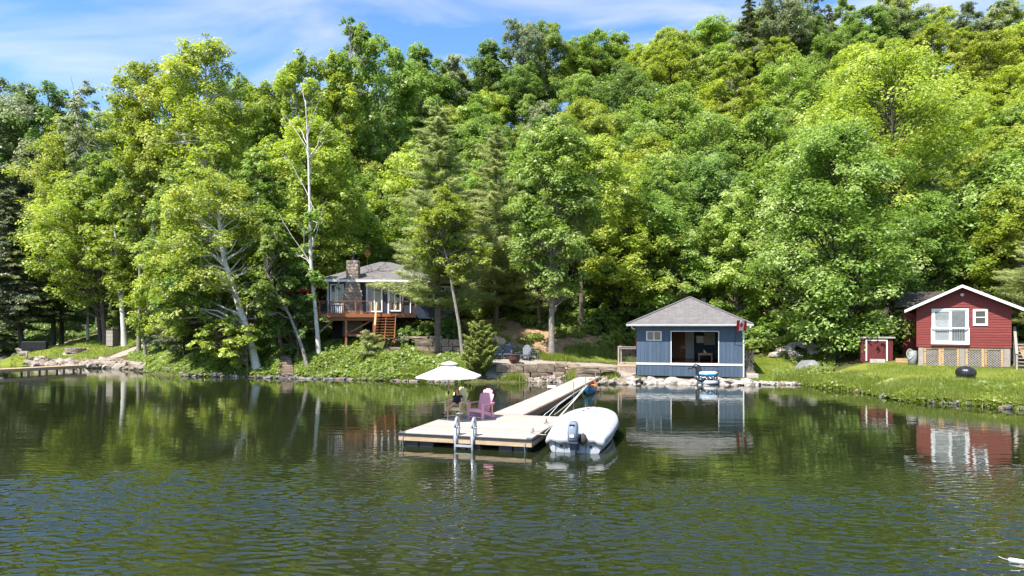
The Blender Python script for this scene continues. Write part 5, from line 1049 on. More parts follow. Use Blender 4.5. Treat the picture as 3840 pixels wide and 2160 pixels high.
for x in (-0.42, 0.48): q = MB().lathe([(0.045, 0), (0.045, 0.02)], 10).build('drain_port', BLACK, boat); q.rotation_euler = (R(90), 0, 0); q.location = (x, -0.001, 0.20)
for x in (-0.6, 0.32): MB().box(x, x + 0.012, -0.012, -0.002, 0.0, 0.36).build('transom_seam', DARKMETAL, boat)
OBM = M('outboard_grey', (0.20, 0.235, 0.29), (0.16, 0.19, 0.24), rough=0.25, coat=0.6); OBD = M('outboard_dark', (0.07, 0.085, 0.11), rough=0.35)
ob = MB(); rr_ = []
for z, sx, y0, y1 in ((0.40, 0.13, -0.52, -0.10), (0.48, 0.155, -0.58, -0.06), (0.66, 0.16, -0.60, -0.05), (0.84, 0.15, -0.56, -0.06), (0.95, 0.12, -0.48, -0.10), (0.99, 0.07, -0.38, -0.16)):
    rr_.append([Vector((sx * math.copysign(abs(math.cos(a)) ** 0.6, math.cos(a)), (y0 + y1) / 2 + (y1 - y0) / 2 * math.copysign(abs(math.sin(a)) ** 0.6, math.sin(a)), z)) for a in np.linspace(0, 2 * math.pi, 16, endpoint=False)])
ob.loft(rr_); obm = ob.build('outboard_motor', OBM, boat, True, label='Grey outboard motor with dark air intake')
MB().box(-0.075, 0.075, -0.54, -0.44, 0.88, 0.925).build('air_intake', BLACK, obm); MB().box(-0.165, 0.165, -0.55, -0.08, 0.375, 0.41).build('cowl_seam', OBD, obm)
MB().box(-0.06, 0.06, -0.605, -0.597, 0.56, 0.64).build('rear_decal', WHITE, obm)
lg = MB(); lg.loft([[Vector((sx, y0, z)), Vector((sx, y1, z)), Vector((-sx, y1, z)), Vector((-sx, y0, z))] for z, sx, y0, y1 in ((0.40, 0.11, -0.48, -0.12), (0.2, 0.085, -0.42, -0.16), (-0.1, 0.06, -0.40, -0.18), (-0.4, 0.045, -0.42, -0.16))]); bevel(lg.build('leg', OBD, obm), 0.02)
MB().box(-0.13, 0.13, -0.5, -0.1, -0.06, -0.04).build('cavitation_plate', OBD, obm)
MB().box(-0.14, 0.14, -0.12, 0.0, 0.1, 0.46).build('clamp_bracket', OBD, obm); MB().tube([(-0.17, -0.3, 0.40), (-0.23, -0.28, 0.30), (-0.2, -0.2, 0.12)], 0.012, 5).build('hose', BLACK, obm)
MB().box(-0.02, 0.02, -0.62, -0.58, -0.42, -0.2).build('propeller', OBD, obm)
sbag = thing('rubber_bag', 'Dark rounded bundle hanging beside the outboard motor', 'bag', bt0, BTA); o = MB().lathe([(0.02, 0.22), (0.09, 0.26), (0.12, 0.36), (0.10, 0.50), (0.03, 0.56)], 12, (0.27, -0.16, 0.06)).build('bag_body', M('brown_black', (0.06, 0.045, 0.035), rough=0.8), sbag, True); MB().tube([(0.27, -0.16, 0.6), (0.25, -0.04, 0.66)], 0.01, 4).build('strap', BLACK, sbag)

# mooring whips and lines
ROPE = M('white_rope', (0.55, 0.53, 0.48), (0.42, 0.4, 0.36), rough=0.8); POLE = M('whip_fibreglass', (0.55, 0.54, 0.51), rough=0.4)
tip1 = Vector(P(2190, 1452, 23.2)); tip2 = Vector(P(2203, 1444, 24.6))
for (bx, by), ctl, tip, lab in (((1998, 1624), [(2014, 1590), (2045, 1552), (2120, 1496)], tip1, 'Nearer white mooring whip bending from the dock edge over the boat'), ((2048, 1589), [(2062, 1556), (2095, 1518), (2150, 1478)], tip2, 'Farther white mooring whip bending from the dock edge over the boat')):
    b0 = on_plane(bx, by, DZ); pts = [b0]
    for k, (px, py) in enumerate(ctl): pts.append(P(px, py, b0.y + (tip.y - b0.y) * (0.12, 0.3, 0.62)[k]))
    pts.append(tip); t = thing('mooring_whip', lab, 'mooring whip', b0, 0, 'mooring whips on the dock')
    MB().tube([p - b0 for p in pts], [0.017, 0.015, 0.013, 0.011, 0.007], 6).build('whip_pole', POLE, t); MB().box(-0.07, 0.07, -0.07, 0.07, 0.0, 0.03).build('base_plate', METAL, t); MB().tube([(0, 0, 0.03), (0.0, 0.0, 0.16)], 0.03, 8).build('socket', METAL, t)
def rope(a, b, sag, lab, r=0.011):
    a, b = Vector(a), Vector(b); L = (b - a).length; c = (a + b) / 2
    o = MB().tube([a.lerp(b, t) - c - Vector((0, 0, sag * 4 * t * (1 - t))) for t in np.linspace(0, 1, 9)], r, 5).build('mooring_rope', ROPE); o.location = c
    return tag(o, lab, 'rope', 'mooring ropes')
def boat_pt(x, t, dz=0.0): q = Matrix.Rotation(BTA, 3, 'Z') @ Vector((x, BL * t, gun(t) + dz)); return bt0 + q
rope(tip1, boat_pt(-1.0, 0.08, 0.05), 0.05, 'White rope from the nearer whip tip down to the boat stern corner')
rope(tip1, boat_pt(-1.07, 0.42, 0.05), 0.04, 'White rope from the nearer whip tip down to the boat side')
rope(tip2, boat_pt(-1.07, 0.5, 0.05), 0.05, 'White rope from the farther whip tip to the middle of the boat')
rope(tip2, on_plane(2078, 1556, DZ), 0.05, 'White rope from the farther whip tip back to the dock deck')
rope(on_plane(2002, 1621, DZ + 0.03), boat_pt(-0.95, 0.07, 0.02), 0.03, 'Short white rope tying the boat stern to the dock')
rope(on_plane(2050, 1588, DZ + 0.03), boat_pt(-1.04, 0.4, 0.02), 0.03, 'Short white rope tying the boat side to the dock')

# ------------------------------------------------------------------ canoe
cn0 = on_plane(2205, 1484, 0.0); CNA = -R(9); CL = 4.6
cano = thing('canoe', 'Blue canoe with wooden interior tied beside the walkway end', 'canoe', cn0, CNA)
CBL = M('canoe_blue', (0.025, 0.16, 0.30), (0.02, 0.12, 0.24), rough=0.3, coat=0.4); CIN = M('canoe_wood', (0.50, 0.20, 0.07), (0.38, 0.14, 0.045), stretch=(8, 1, 8), rough=0.4)
def cnw(t): return 0.43 * math.sin(math.pi * min(max(t, 0.0), 1.0)) ** 0.62 + 0.012
def cng(t): return 0.34 + 0.24 * abs(2 * t - 1) ** 2.6
outer = []; inner = []
for i in range(17):
    t = i / 16; b = cnw(t); g_ = cng(t); y = CL * t; kz = -0.08 + 0.1 * abs(2 * t - 1) ** 6
    outer.append([Vector((x * b, y, kz + (g_ - kz) * z)) for x, z in ((-1, 1), (-1.02, 0.6), (-0.75, 0.15), (0, 0), (0.75, 0.15), (1.02, 0.6), (1, 1))])
    inner.append([Vector((x * max(b - 0.02, 0.003), min(max(y, 0.06), CL - 0.06), kz + 0.02 + (g_ - kz - 0.02) * z)) for x, z in ((-1, 1), (-1.02, 0.6), (-0.75, 0.15), (0, 0), (0.75, 0.15), (1.02, 0.6), (1, 1))])
MB().loft(outer, closed=False, cap=False).build('hull', CBL, cano, True); MB().loft(inner, closed=False, cap=False).build('inner_planking', CIN, cano, True)
for sg in (-1, 1): MB().tube([(sg * cnw(t), CL * t, cng(t) + 0.005) for t in np.linspace(0, 1, 15)], 0.018, 5).build('gunwale', CIN, cano)
for t in (0.24, 0.74): MB().box(-cnw(t), cnw(t), CL * t - 0.12, CL * t + 0.12, cng(t) - 0.09, cng(t) - 0.06).build('seat', M('cane_seat', (0.55, 0.36, 0.2), rough=0.8), cano)
for t in (0.5, ): MB().box(-cnw(t), cnw(t), CL * t - 0.04, CL * t + 0.04, cng(t) - 0.05, cng(t) - 0.02).build('thwart', CIN, cano)

# ------------------------------------------------------------------ adirondack chairs
def adirondack(label, mat_, loc, rz, group, cat='chair', sc=1.0):
    t = thing('adirondack_chair', label, cat, loc, rz, group, sc)
    tilt = Matrix.Translation((0, 0.12, 0.27)) @ Matrix.Rotation(R(-24), 4, 'X')
    n = 6; 
    for i in range(n):
        f = (i - (n - 1) / 2) / (n / 2); a0 = f * 0.235; a1 = f * 0.315; wb, wt = 0.038, 0.050; top = 0.86 - 0.20 * f * f - (0.06 if abs(f) > 0.7 else 0)
        m = MB(); d = 0.02 * f; poly = [(a0 - wb, 0), (a0 + wb, 0), (a1 + wt, top - 0.07 * max(f, 0) - 0.01), (a1 + wt * 0.5, top + 0.012 - 0.03 * max(f, 0)), (a1 - wt * 0.5, top + 0.012 + 0.03 * min(f, 0)), (a1 - wt, top + 0.07 * min(f, 0) - 0.01)]
        m.prism(poly, -0.011, 0.011, tilt); m.build('back_slat', mat_, t)
    for i in range(5):
        y = -0.36 + i * 0.107; z = 0.385 - i * 0.024; MB().box(-0.27, 0.27, y, y + 0.098, z - 0.022, z, ).build('seat_slat', mat_, t)
    MB().box(-0.27, 0.27, -0.385, -0.362, 0.26, 0.375).build('front_apron', mat_, t)
    for sg in (-1, 1):
        x = sg * 0.285
        m = MB(); m.box(min(x, x + sg * 0.035), max(x, x + sg * 0.035), -0.39, -0.27, 0, 0.555); m.build('front_leg', mat_, t)
        m = MB(); m.add([(x - sg * 0.0 - sg * 0.03, -0.36, 0.25), (x - sg * 0.03, -0.36, 0.365), (x - sg * 0.03, 0.46, 0.12), (x - sg * 0.03, 0.52, 0.0), (x - sg * 0.03, 0.38, 0.0), (x, -0.36, 0.25), (x, -0.36, 0.365), (x, 0.46, 0.12), (x, 0.52, 0.0), (x, 0.38, 0.0)], [(0, 1, 2, 3, 4), (9, 8, 7, 6, 5), (0, 5, 6, 1), (1, 6, 7, 2), (2, 7, 8, 3), (3, 8, 9, 4), (4, 9, 5, 0)]); m.build('rear_leg', mat_, t)
        m = MB(); xo = sg * 0.36; poly = [(-0.46, xo - 0.055), (-0.48, xo), (-0.45, xo + 0.055), (-0.2, xo + 0.06), (0.3, xo + 0.035), (0.34, xo - 0.02), (0.3, xo - 0.04), (-0.2, xo - 0.06)]
        vs = [(b, a, 0.556) for a, b in poly] + [(b, a, 0.58) for a, b in poly]; k = len(poly); m.add(vs, [tuple(range(k)), tuple(range(2 * k - 1, k - 1, -1))] + [(i, (i + 1) % k, (i + 1) % k + k, i + k) for i in range(k)]); m.build('armrest', mat_, t)
        m = MB(); m.box(min(x, x + sg * 0.03), max(x, x + sg * 0.03), 0.235, 0.30, 0.02, 0.555); m.build('rear_post', mat_, t)
    MB().box(-0.36, 0.36, 0.30, 0.325, 0.50, 0.555).build('back_brace', mat_, t); MB().box(-0.28, 0.28, -0.34, -0.31, 0.05, 0.09).build('foot_bar', mat_, t)
    return t
YEL = M('yellow_poly', (0.80, 0.68, 0.34), (0.74, 0.62, 0.29), rough=0.5); PNK = M('pink_poly', (0.74, 0.34, 0.41), (0.68, 0.30, 0.37), rough=0.5); SLT = M('slate_poly', (0.075, 0.095, 0.12), (0.06, 0.077, 0.1), rough=0.55)
yc = on_plane(1713, 1561, DZ + 0.003); YA = -R(20)
adirondack('Pale yellow adirondack chair with the seated woman on the dock', YEL, yc, YA, 'chairs on the dock')
pc = on_plane(1805, 1568, DZ + 0.003)
adirondack('Empty pink adirondack chair on the dock', PNK, pc, -R(33), 'chairs on the dock')
for px, d, a, lab in ((1865, 49.0, R(4), 'Grey-blue patio chair beside the cedar, leftmost of three'), (1906, 49.0, -R(4), 'Grey-blue patio chair behind the rusty fire pot, middle of three'), (1972, 48.6, -R(14), 'Grey-blue patio chair nearest the maple trunk, rightmost of three')):
    g_ = G(px, d); adirondack(lab, SLT, g_ + Vector((0, 0, 0.02)), a, 'grey-blue chairs round the fire pot', sc=1.02)
def side_table(label, px, d, mat_, w_=0.5, h=0.45):
    t = thing('side_table', label, 'table', G(px, d, 0.02), R(10))
    for i in range(4): MB().box(-w_ / 2, w_ / 2, -w_ / 2 + i * w_ / 4, -w_ / 2 + (i + 1) * w_ / 4 - 0.01, h - 0.025, h).build('top_slat', mat_, t)
    for x in (-1, 1):
        for y in (-1, 1): MB().box(x * (w_ / 2 - 0.06) - 0.03, x * (w_ / 2 - 0.06) + 0.03, y * (w_ / 2 - 0.06) - 0.03, y * (w_ / 2 - 0.06) + 0.03, 0, h - 0.026).build('leg', mat_, t)
side_table('Dark slatted side table between two patio chairs', 1938, 48.9, SLT); side_table('Dark slatted side table right of the patio chairs', 2004, 48.8, SLT, 0.55, 0.5)
# rusty fire pot
RUST = M('rusty_iron', (0.11, 0.05, 0.03), (0.05, 0.026, 0.018), scale=5, rough=0.8, bump=0.4)
fp = thing('fire_pot', 'Big rusty iron cauldron used as a fire pit on the patio', 'fire pit', G(1929, 47.0, 0.05), 0)
MB().lathe([(0.20, 0.04), (0.36, 0.10), (0.41, 0.3), (0.40, 0.5), (0.42, 0.55), (0.46, 0.60), (0.43, 0.61), (0.37, 0.5), (0.36, 0.3), (0.25, 0.2)], 24).build('pot_body', RUST, fp, True)
for a in range(3): q = a * 2.09; MB().tube([(0.26 * math.cos(q), 0.26 * math.sin(q), 0.08), (0.3 * math.cos(q), 0.3 * math.sin(q), -0.06)], 0.035, 6).build('foot', RUST, fp)

# ------------------------------------------------------------------ dock umbrella
ub = on_plane(1678.5, 1576.5, DZ + 0.003); UMB = thing('patio_umbrella', 'White market umbrella on a wooden pole shading the dock chairs', 'umbrella', ub, 0.12)
CANW = M('cream_canvas', (0.72, 0.70, 0.65), (0.66, 0.64, 0.58), rough=0.85)
rim_z, pk_z, RU = 1.60, 2.08, 1.24; nU = 6
MB().tube([(0, 0, 0), (0.03, 0, 1.0), (0.06, 0, 2.12)], 0.022, 8).build('pole', TANW, UMB); MB().lathe([(0.03, 0.95), (0.04, 1.0), (0.03, 1.06)], 8, (0.03, 0, 0)).build('crank_housing', BLACK, UMB)
ctr = Vector((0.055, 0, 0)); cvs = []; cfs = []; nr = 5; sub = 4; NS = nU * sub
for i in range(nr + 1):
    f = i / nr
    for j in range(NS):
        a = 2 * math.pi * j / NS + 0.3; loc_a = (j % sub) / sub; poly = math.cos(math.pi / nU) / math.cos((loc_a - 0.5) * 2 * math.pi / nU); sag = 0.05 * f * (1 - abs(2 * loc_a - 1)) * 1.0
        r = RU * max(f, 0.10) * poly * (1 - 0.03 * f * (1 - abs(2 * loc_a - 1))); z = pk_z - (pk_z - rim_z) * (0.06 + 0.94 * f ** 1.05) - sag * 0.5; cvs.append(ctr + Vector((r * math.cos(a), r * math.sin(a), z)))
for i in range(nr):
    for j in range(NS): j2 = (j + 1) % NS; cfs.append((i * NS + j, i * NS + j2, (i + 1) * NS + j2, (i + 1) * NS + j))
o1 = len(cvs)
for j in range(NS): q = cvs[nr * NS + j]; cvs.append(q + Vector((0, 0, -0.045)))
for j in range(NS): j2 = (j + 1) % NS; cfs.append((nr * NS + j, nr * NS + j2, o1 + j2, o1 + j))
cn = MB().add(cvs, cfs).build('canopy', CANW, UMB); s_ = cn.modifiers.new('thickness', 'SOLIDIFY'); s_.thickness = 0.008
vt = []; vf = []
for i, (f, z) in enumerate(((0.02, 2.14), (0.20, 2.07), (0.27, 2.035))):
    for j in range(nU): a = 2 * math.pi * j / nU + 0.3; vt.append(ctr + Vector((RU * f * math.cos(a), RU * f * math.sin(a), z)))
for i in range(2):
    for j in range(nU): j2 = (j + 1) % nU; vf.append((i * nU + j, i * nU + j2, (i + 1) * nU + j2, (i + 1) * nU + j))
vf.append(tuple(range(nU))); MB().add(vt, vf).build('vent_cap', CANW, UMB)
for j in range(nU): a = 2 * math.pi * j / nU + 0.3; MB().bar(ctr + Vector((0.05 * math.cos(a), 0.05 * math.sin(a), 2.03)), ctr + Vector((RU * 0.97 * math.cos(a), RU * 0.97 * math.sin(a), rim_z - 0.015)), 0.018, 0.022).build('rib', TANW, UMB)
for j in range(nU): a = 2 * math.pi * j / nU + 0.3; MB().bar(ctr + Vector((0.03 * math.cos(a), 0.03 * math.sin(a), 1.52)), ctr + Vector((RU * 0.52 * math.cos(a), RU * 0.52 * math.sin(a), 1.79)), 0.014, 0.016).build('strut', TANW, UMB)
# red umbrella with table on the cottage deck
ru0 = P(1104, 1170, 54); ru = thing('patio_umbrella', 'Dark red umbrella over a table on the cottage deck, left of the bare-topped birch', 'umbrella', (ru0.x - 0.3, ru0.y + 1.6, FZ), 0)
MB().tube([(0, 0, 0), (0, 0, 2.5)], 0.025, 6).build('pole', TANW, ru)
m = MB(); m.add([(0, 0, 2.5)] + [(1.3 * math.cos(a), 1.3 * math.sin(a), 2.02) for a in np.linspace(0, 2 * math.pi, 8, endpoint=False)] + [(1.3 * math.cos(a), 1.3 * math.sin(a), 1.86) for a in np.linspace(0, 2 * math.pi, 8, endpoint=False)], [(0, i + 1, (i + 1) % 8 + 1) for i in range(8)] + [(i + 1, (i + 1) % 8 + 1, (i + 1) % 8 + 9, i + 9) for i in range(8)]); m.build('canopy', M('red_canvas', (0.42, 0.018, 0.03), (0.33, 0.014, 0.024), rough=0.8), ru)
MB().lathe([(0.28, 0.0), (0.28, 0.05), (0.06, 0.09)], 14).build('base', BLACK, ru)
tt = thing('patio_table', 'Dark patio table below the red umbrella', 'table', (ru0.x - 0.3, ru0.y + 1.6, FZ), 0); MB().lathe([(0.62, 0.70), (0.62, 0.73)], 20).build('table_top', DARKMETAL, tt)
for q in range(4): a = q * 1.57 + 0.78; MB().tube([(0.5 * math.cos(a), 0.5 * math.sin(a), 0), (0.42 * math.cos(a), 0.42 * math.sin(a), 0.7)], 0.02, 6).build('leg', DARKMETAL, tt)
# hot tub
tub0 = hl(1268, 1168, 53); tb_ = thing('hot_tub', 'Blue-grey hot tub with white lid on the deck left of the chimney', 'hot tub', HO + Matrix.Rotation(HA, 3, 'Z') @ Vector((tub0.x, -0.85, FZ)), HA)
bevel(MB().box(-0.5, 0.5, -0.5, 0.5, 0, 0.68).build('tub_shell', M('tub_blue', (0.09, 0.13, 0.19), rough=0.6), tb_), 0.05); bevel(MB().box(-0.52, 0.52, -0.52, 0.52, 0.685, 0.80).build('lid', WHITE, tb_), 0.03)
for i in range(6): MB().box(-0.42 + i * 0.15, -0.34 + i * 0.15, -0.515, -0.5, 0.05, 0.62).build('skirt_slat', WHITE, tb_)
# orange sign
sg0 = P(1378, 952, 60.5); zg = ground(sg0.x, sg0.y); sg = thing('warning_sign', 'Orange diamond sign on a post above the cottage roof', 'sign', (sg0.x, sg0.y, zg), 0)
ORG = M('sign_orange', (0.85, 0.34, 0.02), (0.8, 0.30, 0.016), rough=0.5); hz = sg0.z - zg
m = MB(); m.prism([(0, -0.44), (0.29, 0), (0, 0.44), (-0.29, 0)], -0.03, -0.015, Matrix.Translation((0, 0, hz))); pn = m.build('panel', ORG, sg, label='Orange diamond panel with dark animal symbol and two text lines')
m = MB(); m.prism([(-0.13, 0.04), (-0.10, 0.04), (-0.09, 0.12), (0.05, 0.12), (0.06, 0.04), (0.09, 0.04), (0.10, 0.16), (0.15, 0.2), (0.13, 0.25), (0.08, 0.23), (0.02, 0.20), (-0.10, 0.21), (-0.14, 0.16)], -0.036, -0.031, Matrix.Translation((0, 0, hz))); m.build('animal_symbol', BLACK, pn)
for z, w_ in ((-0.06, 0.16), (-0.13, 0.13)):
    for k in range(5): MB().box(-w_ + k * w_ * 0.42, -w_ + k * w_ * 0.42 + w_ * 0.3, -0.036, -0.031, hz + z - 0.02, hz + z + 0.02).build('letter_mark', BLACK, pn)
MB().tube([(0, 0, -0.3), (0, 0, hz + 0.4)], 0.035, 6).build('post', METAL, sg)

# ------------------------------------------------------------------ inflatable loon and ring at the boathouse
lo0 = on_plane(2648, 1441, 0.0); BLK = M('loon_black', (0.02, 0.022, 0.026), rough=0.25, coat=0.4); INW = M('inflatable_white', (0.74, 0.75, 0.77), rough=0.35)
def checker(name):
    m = M(name, (0.7, 0.7, 0.7)); t = m.node_tree; c = t.nodes.new('ShaderNodeTexVoronoi'); c.inputs['Scale'].default_value = 9; co = t.nodes.new('ShaderNodeTexCoord'); t.links.new(co.outputs['Object'], c.inputs[0]); r = t.nodes.new('ShaderNodeValToRGB'); r.color_ramp.interpolation = 'CONSTANT'; r.color_ramp.elements[0].color = (0.75, 0.75, 0.76, 1); r.color_ramp.elements[1].position = 0.33; r.color_ramp.elements[1].color = (0.02, 0.02, 0.024, 1); t.links.new(c.outputs['Distance'], r.inputs[0]); t.links.new(r.outputs[0], t.nodes['Principled BSDF'].inputs['Base Color']); return m
CHK = checker('loon_check')
def torus(R_, r_, z, sy=0.8, n=28, k=10):
    m = MB(); m.loft([[Vector(((R_ + r_ * math.cos(b)) * math.cos(a), (R_ + r_ * math.cos(b)) * math.sin(a) * sy, z + r_ * math.sin(b))) for b in np.linspace(0, 2 * math.pi, k, endpoint=False)] for a in np.linspace(0, 2 * math.pi, n + 1)], cap=False); return m
ln = thing('inflatable_loon', 'Inflatable black and white loon float resting on the rocks before the boathouse', 'pool float', lo0, BA)
torus(0.58, 0.17, 0.17).build('body_ring', INW, ln, True); torus(0.60, 0.15, 0.40).build('speckled_ring', CHK, ln, True)
nk = MB(); nk.tube([(-0.42, 0, 0.5), (-0.50, 0, 0.72), (-0.46, 0, 0.95), (-0.55, 0, 1.12), (-0.70, 0, 1.20), (-0.82, 0, 1.13)], [0.21, 0.19, 0.20, 0.20, 0.17, 0.09], 14); nko = nk.build('neck', BLK, ln, True); MB().tube([(-0.80, 0, 1.14), (-1.0, 0, 1.05), (-1.22, 0, 0.94)], [0.085, 0.06, 0.012], 10).build('beak', BLK, nko, True); MB().lathe([(0.03, 0), (0.03, 0.02)], 8, (-0.72, -0.15, 1.2)).build('eye', INW, nko)
for sgn in (-1, 1): MB().tube([(-0.65, sgn * 0.50, 0.40), (-0.3, sgn * 0.56, 0.30), (0.02, sgn * 0.55, 0.46)], [0.09, 0.15, 0.03], 10).build('wing', BLK, ln, True)
for sgn in (-1, 1): MB().tube([(0.52, sgn * 0.12, 0.45), (0.66, sgn * 0.14, 0.68), (0.80, sgn * 0.2, 0.92)], [0.14, 0.09, 0.01], 8).build('tail_feather', BLK, ln, True)
rg = thing('inflatable_ring', 'Blue and white inflatable lounge lying on top of the loon float', 'pool float', lo0 + Vector((0, 0, 0.55)), BA)
bl = MB(); bl.loft([[Vector((0.10 + 0.62 * math.cos(a) * q, 0.42 * math.sin(a) * q, z)) for a in np.linspace(0, 2 * math.pi, 24, endpoint=False)] for q, z in ((0.80, 0.0), (0.97, 0.06), (1.0, 0.14))]); bl.build('blue_tube', M('inflatable_blue', (0.02, 0.30, 0.60), rough=0.35), rg, True)
bl = MB(); bl.loft([[Vector((0.10 + 0.62 * math.cos(a) * q, 0.42 * math.sin(a) * q, z)) for a in np.linspace(0, 2 * math.pi, 24, endpoint=False)] for q, z in ((1.0, 0.141), (0.98, 0.22), (0.85, 0.29), (0.5, 0.26))]); bl.build('white_tube', INW, rg, True)

# ------------------------------------------------------------------ left lawn
fr0 = G(284, 66.0); fr = thing('fire_ring', 'Low round stone fire ring on the left lawn', 'fire ring', fr0, 0)
blk = STN[0].copy(); blk.materials[0] = PALESTONE; blk2 = STN[2].copy(); blk2.materials[0] = PALESTONE
for rw in range(3):
    for k in range(16): a = 2 * math.pi * (k + 0.5 * (rw % 2)) / 16; obj('stone_block', (blk, blk2)[k % 2], fr, loc=(0.80 * math.cos(a), 0.80 * math.sin(a), 0.02 + rw * 0.145), rot=(0, 0, a), scale=(0.18, 0.30, 0.15))
bn0 = G(306, 79.0); bn = thing('garden_bench', 'Weathered wooden bench on the far lawn under the spruces', 'bench', bn0, R(18))
for i in range(4): MB().box(-0.75, 0.75, -0.25 + i * 0.12, -0.15 + i * 0.12, 0.42, 0.45).build('seat_slat', GREYW, bn)
for i in range(9): MB().box(-0.68 + i * 0.16, -0.6 + i * 0.16, 0.24, 0.27, 0.5, 0.88).build('back_slat', GREYW, bn)
MB().box(-0.75, 0.75, 0.235, 0.28, 0.88, 0.95).build('top_rail', GREYW, bn)
for x in (-0.75, 0.68):
    MB().box(x, x + 0.07, -0.25, -0.18, 0, 0.65).build('front_leg', GREYW, bn); MB().box(x, x + 0.07, 0.22, 0.29, 0, 0.92).build('rear_leg', GREYW, bn); MB().box(x - 0.01, x + 0.08, -0.28, 0.24, 0.65, 0.69).build('armrest', GREYW, bn)
cv0 = G(131, 66.5); cvr = thing('covered_sofa', 'Long black covered outdoor sofa beside the leaning spruce', 'covered furniture', cv0, R(24)); bevel(MB().box(-1.05, 1.05, -0.42, 0.42, 0, 0.92).build('cover', M('black_cover', (0.02, 0.021, 0.022), rough=0.7, bump=0.5, bscale=4), cvr), 0.09, 3); MB().box(-1.06, 1.06, -0.43, 0.43, 0.0, 0.05).build('hem', BLACK, cvr)
kb0 = G(428, 66.6); kab = thing('storage_cabinet', 'Tall grey plank storage cabinet beside the white lawn birch', 'cabinet', kb0, -R(20))
for i in range(8): MB().box(-0.62, 0.28, -0.4, -0.36, 0.05 + i * 0.205, 0.245 + i * 0.205).build('front_plank', GREYW, kab)
MB().box(-0.6, 0.28, -0.358, 0.4, 0.0, 1.7).build('carcass', M('dark_grey_wood', (0.11, 0.1, 0.085), rough=0.9), kab); MB().box(-0.68, 0.36, -0.46, 0.46, 1.71, 1.76).build('top', DARKMETAL, kab)
fg = thing('lawn_ornament', 'Small pale angular garden ornament at the foot of the leaning spruce', 'ornament', G(100, 64.8), 0)
m = MB(); m.tube([(0, 0, 0), (0.05, 0, 0.45), (-0.05, 0, 0.8)], [0.06, 0.10, 0.05], 8); m.build('body', WHITESTONE, fg, True); MB().tube([(0.02, 0, 0.7), (0.35, 0, 0.85)], [0.06, 0.01], 6).build('wing', WHITESTONE, fg); MB().tube([(0.0, 0, 0.45), (-0.25, 0, 0.15)], [0.05, 0.02], 6).build('leg', WHITESTONE, fg)

# ------------------------------------------------------------------ right lawn
bq = G(3621, 36.5); bbq = thing('covered_grill', 'Low grill wrapped in a shiny black cover on the right lawn', 'grill', bq, 0.2)
MB().lathe([(0.30, 0.06), (0.44, 0.16), (0.50, 0.34), (0.47, 0.52), (0.33, 0.66), (0.12, 0.74), (0.03, 0.76)], 26, wob=lambda a, z: 1 + 0.05 * math.sin(a * 7 + z * 4) + 0.035 * math.sin(a * 13)).build('cover', M('black_vinyl_cover', (0.022, 0.023, 0.026), rough=0.3, bump=0.6, bscale=5), bbq, True); MB().box(-0.5, 0.5, -0.35, 0.35, -0.1, 0.06).build('paving_slab', CONC, bbq)
tr0 = G(3046, 45.6); trp = thing('covered_rowboat', 'Upturned boat under a weathered grey tarp on the right bank', 'boat', tr0, R(-12))
TARP = M('grey_tarp', (0.24, 0.24, 0.235), (0.15, 0.15, 0.148), scale=3, stretch=(1, 0.4, 1), rough=0.8, bump=0.5, bscale=4)
tv_ = []
for i in range(11):
    t = i / 10; hw = 0.95 * math.sin(math.pi * (0.18 + 0.80 * t) ) ** 0.5 if t < 0.98 else 0.05; hgt_ = 0.95 * (1 - 0.45 * t); tv_.append([Vector((hw * s, -0.4 + 3.6 * t, max(0.02, hgt_ * (1 - abs(s) ** 1.7)) + 0.25 * t)) for s in np.linspace(-1, 1, 13)])
tp = MB(); tp.loft(tv_, closed=False, cap=False); tp.f.append(tuple(range(12, -1, -1))); tp.build('tarp', TARP, trp, True); MB().tube([q[8] + Vector((0, 0, 0.012)) for q in tv_], 0.012, 4).build('tie_rope', ROPE, trp); MB().box(-0.5, 0.5, 0.2, 2.6, -0.2, 0.05).build('skid', GREYW, trp)
pb_ = thing('planter_box', 'Small wooden planter box between red shed and cabin', 'planter', G(3384, 43.5), -R(28))
for i in range(2): MB().box(-0.4, 0.4, -0.2, -0.17, 0.02 + i * 0.15, 0.16 + i * 0.15).build('board', TANW, pb_)
MB().box(-0.38, 0.38, -0.17, 0.2, 0, 0.28).build('soil_box', M('soil', (0.07, 0.05, 0.035), rough=1), pb_)
pt_ = thing('hose_bin', 'Grey bin with coiled white hose under the cabin left corner', 'bin', CORG + Matrix.Rotation(CA, 3, 'Z') @ Vector((-0.25, 0.5, 1.2)), CA); MB().lathe([(0.24, 0.0), (0.27, 0.5), (0.27, 1.0), (0.2, 1.05)], 16).build('bin_body', M('grey_plastic', (0.28, 0.29, 0.29), rough=0.5), pt_, True)
hsv_ = MB(); hsv_.tube([(0.3 * math.cos(a) * 0.6 - 0.12, -0.3, 0.85 + 0.3 * math.sin(a)) for a in np.linspace(0, 12.5, 40)], 0.02, 5); hsv_.build('hose', ROPE, pt_)
# float at the lower right of the water
bf = on_plane(3815, 2104, 0.02); fl_ = thing('fishing_float', 'Small white float bobbing at the lower right of the water', 'float', bf, R(-35)); MB().tube([(-0.12, 0, 0.0), (-0.10, 0, 0.0), (0, 0, 0.0), (0.10, 0, 0.0), (0.12, 0, 0.0)], [0.015, 0.034, 0.037, 0.034, 0.015], 12).build('float_body', WHITE, fl_, True); MB().tube([(-0.12, 0, 0), (-0.18, 0.02, 0.0), (-0.24, 0.06, 0.01)], 0.006, 4).build('line', ROPE, fl_)
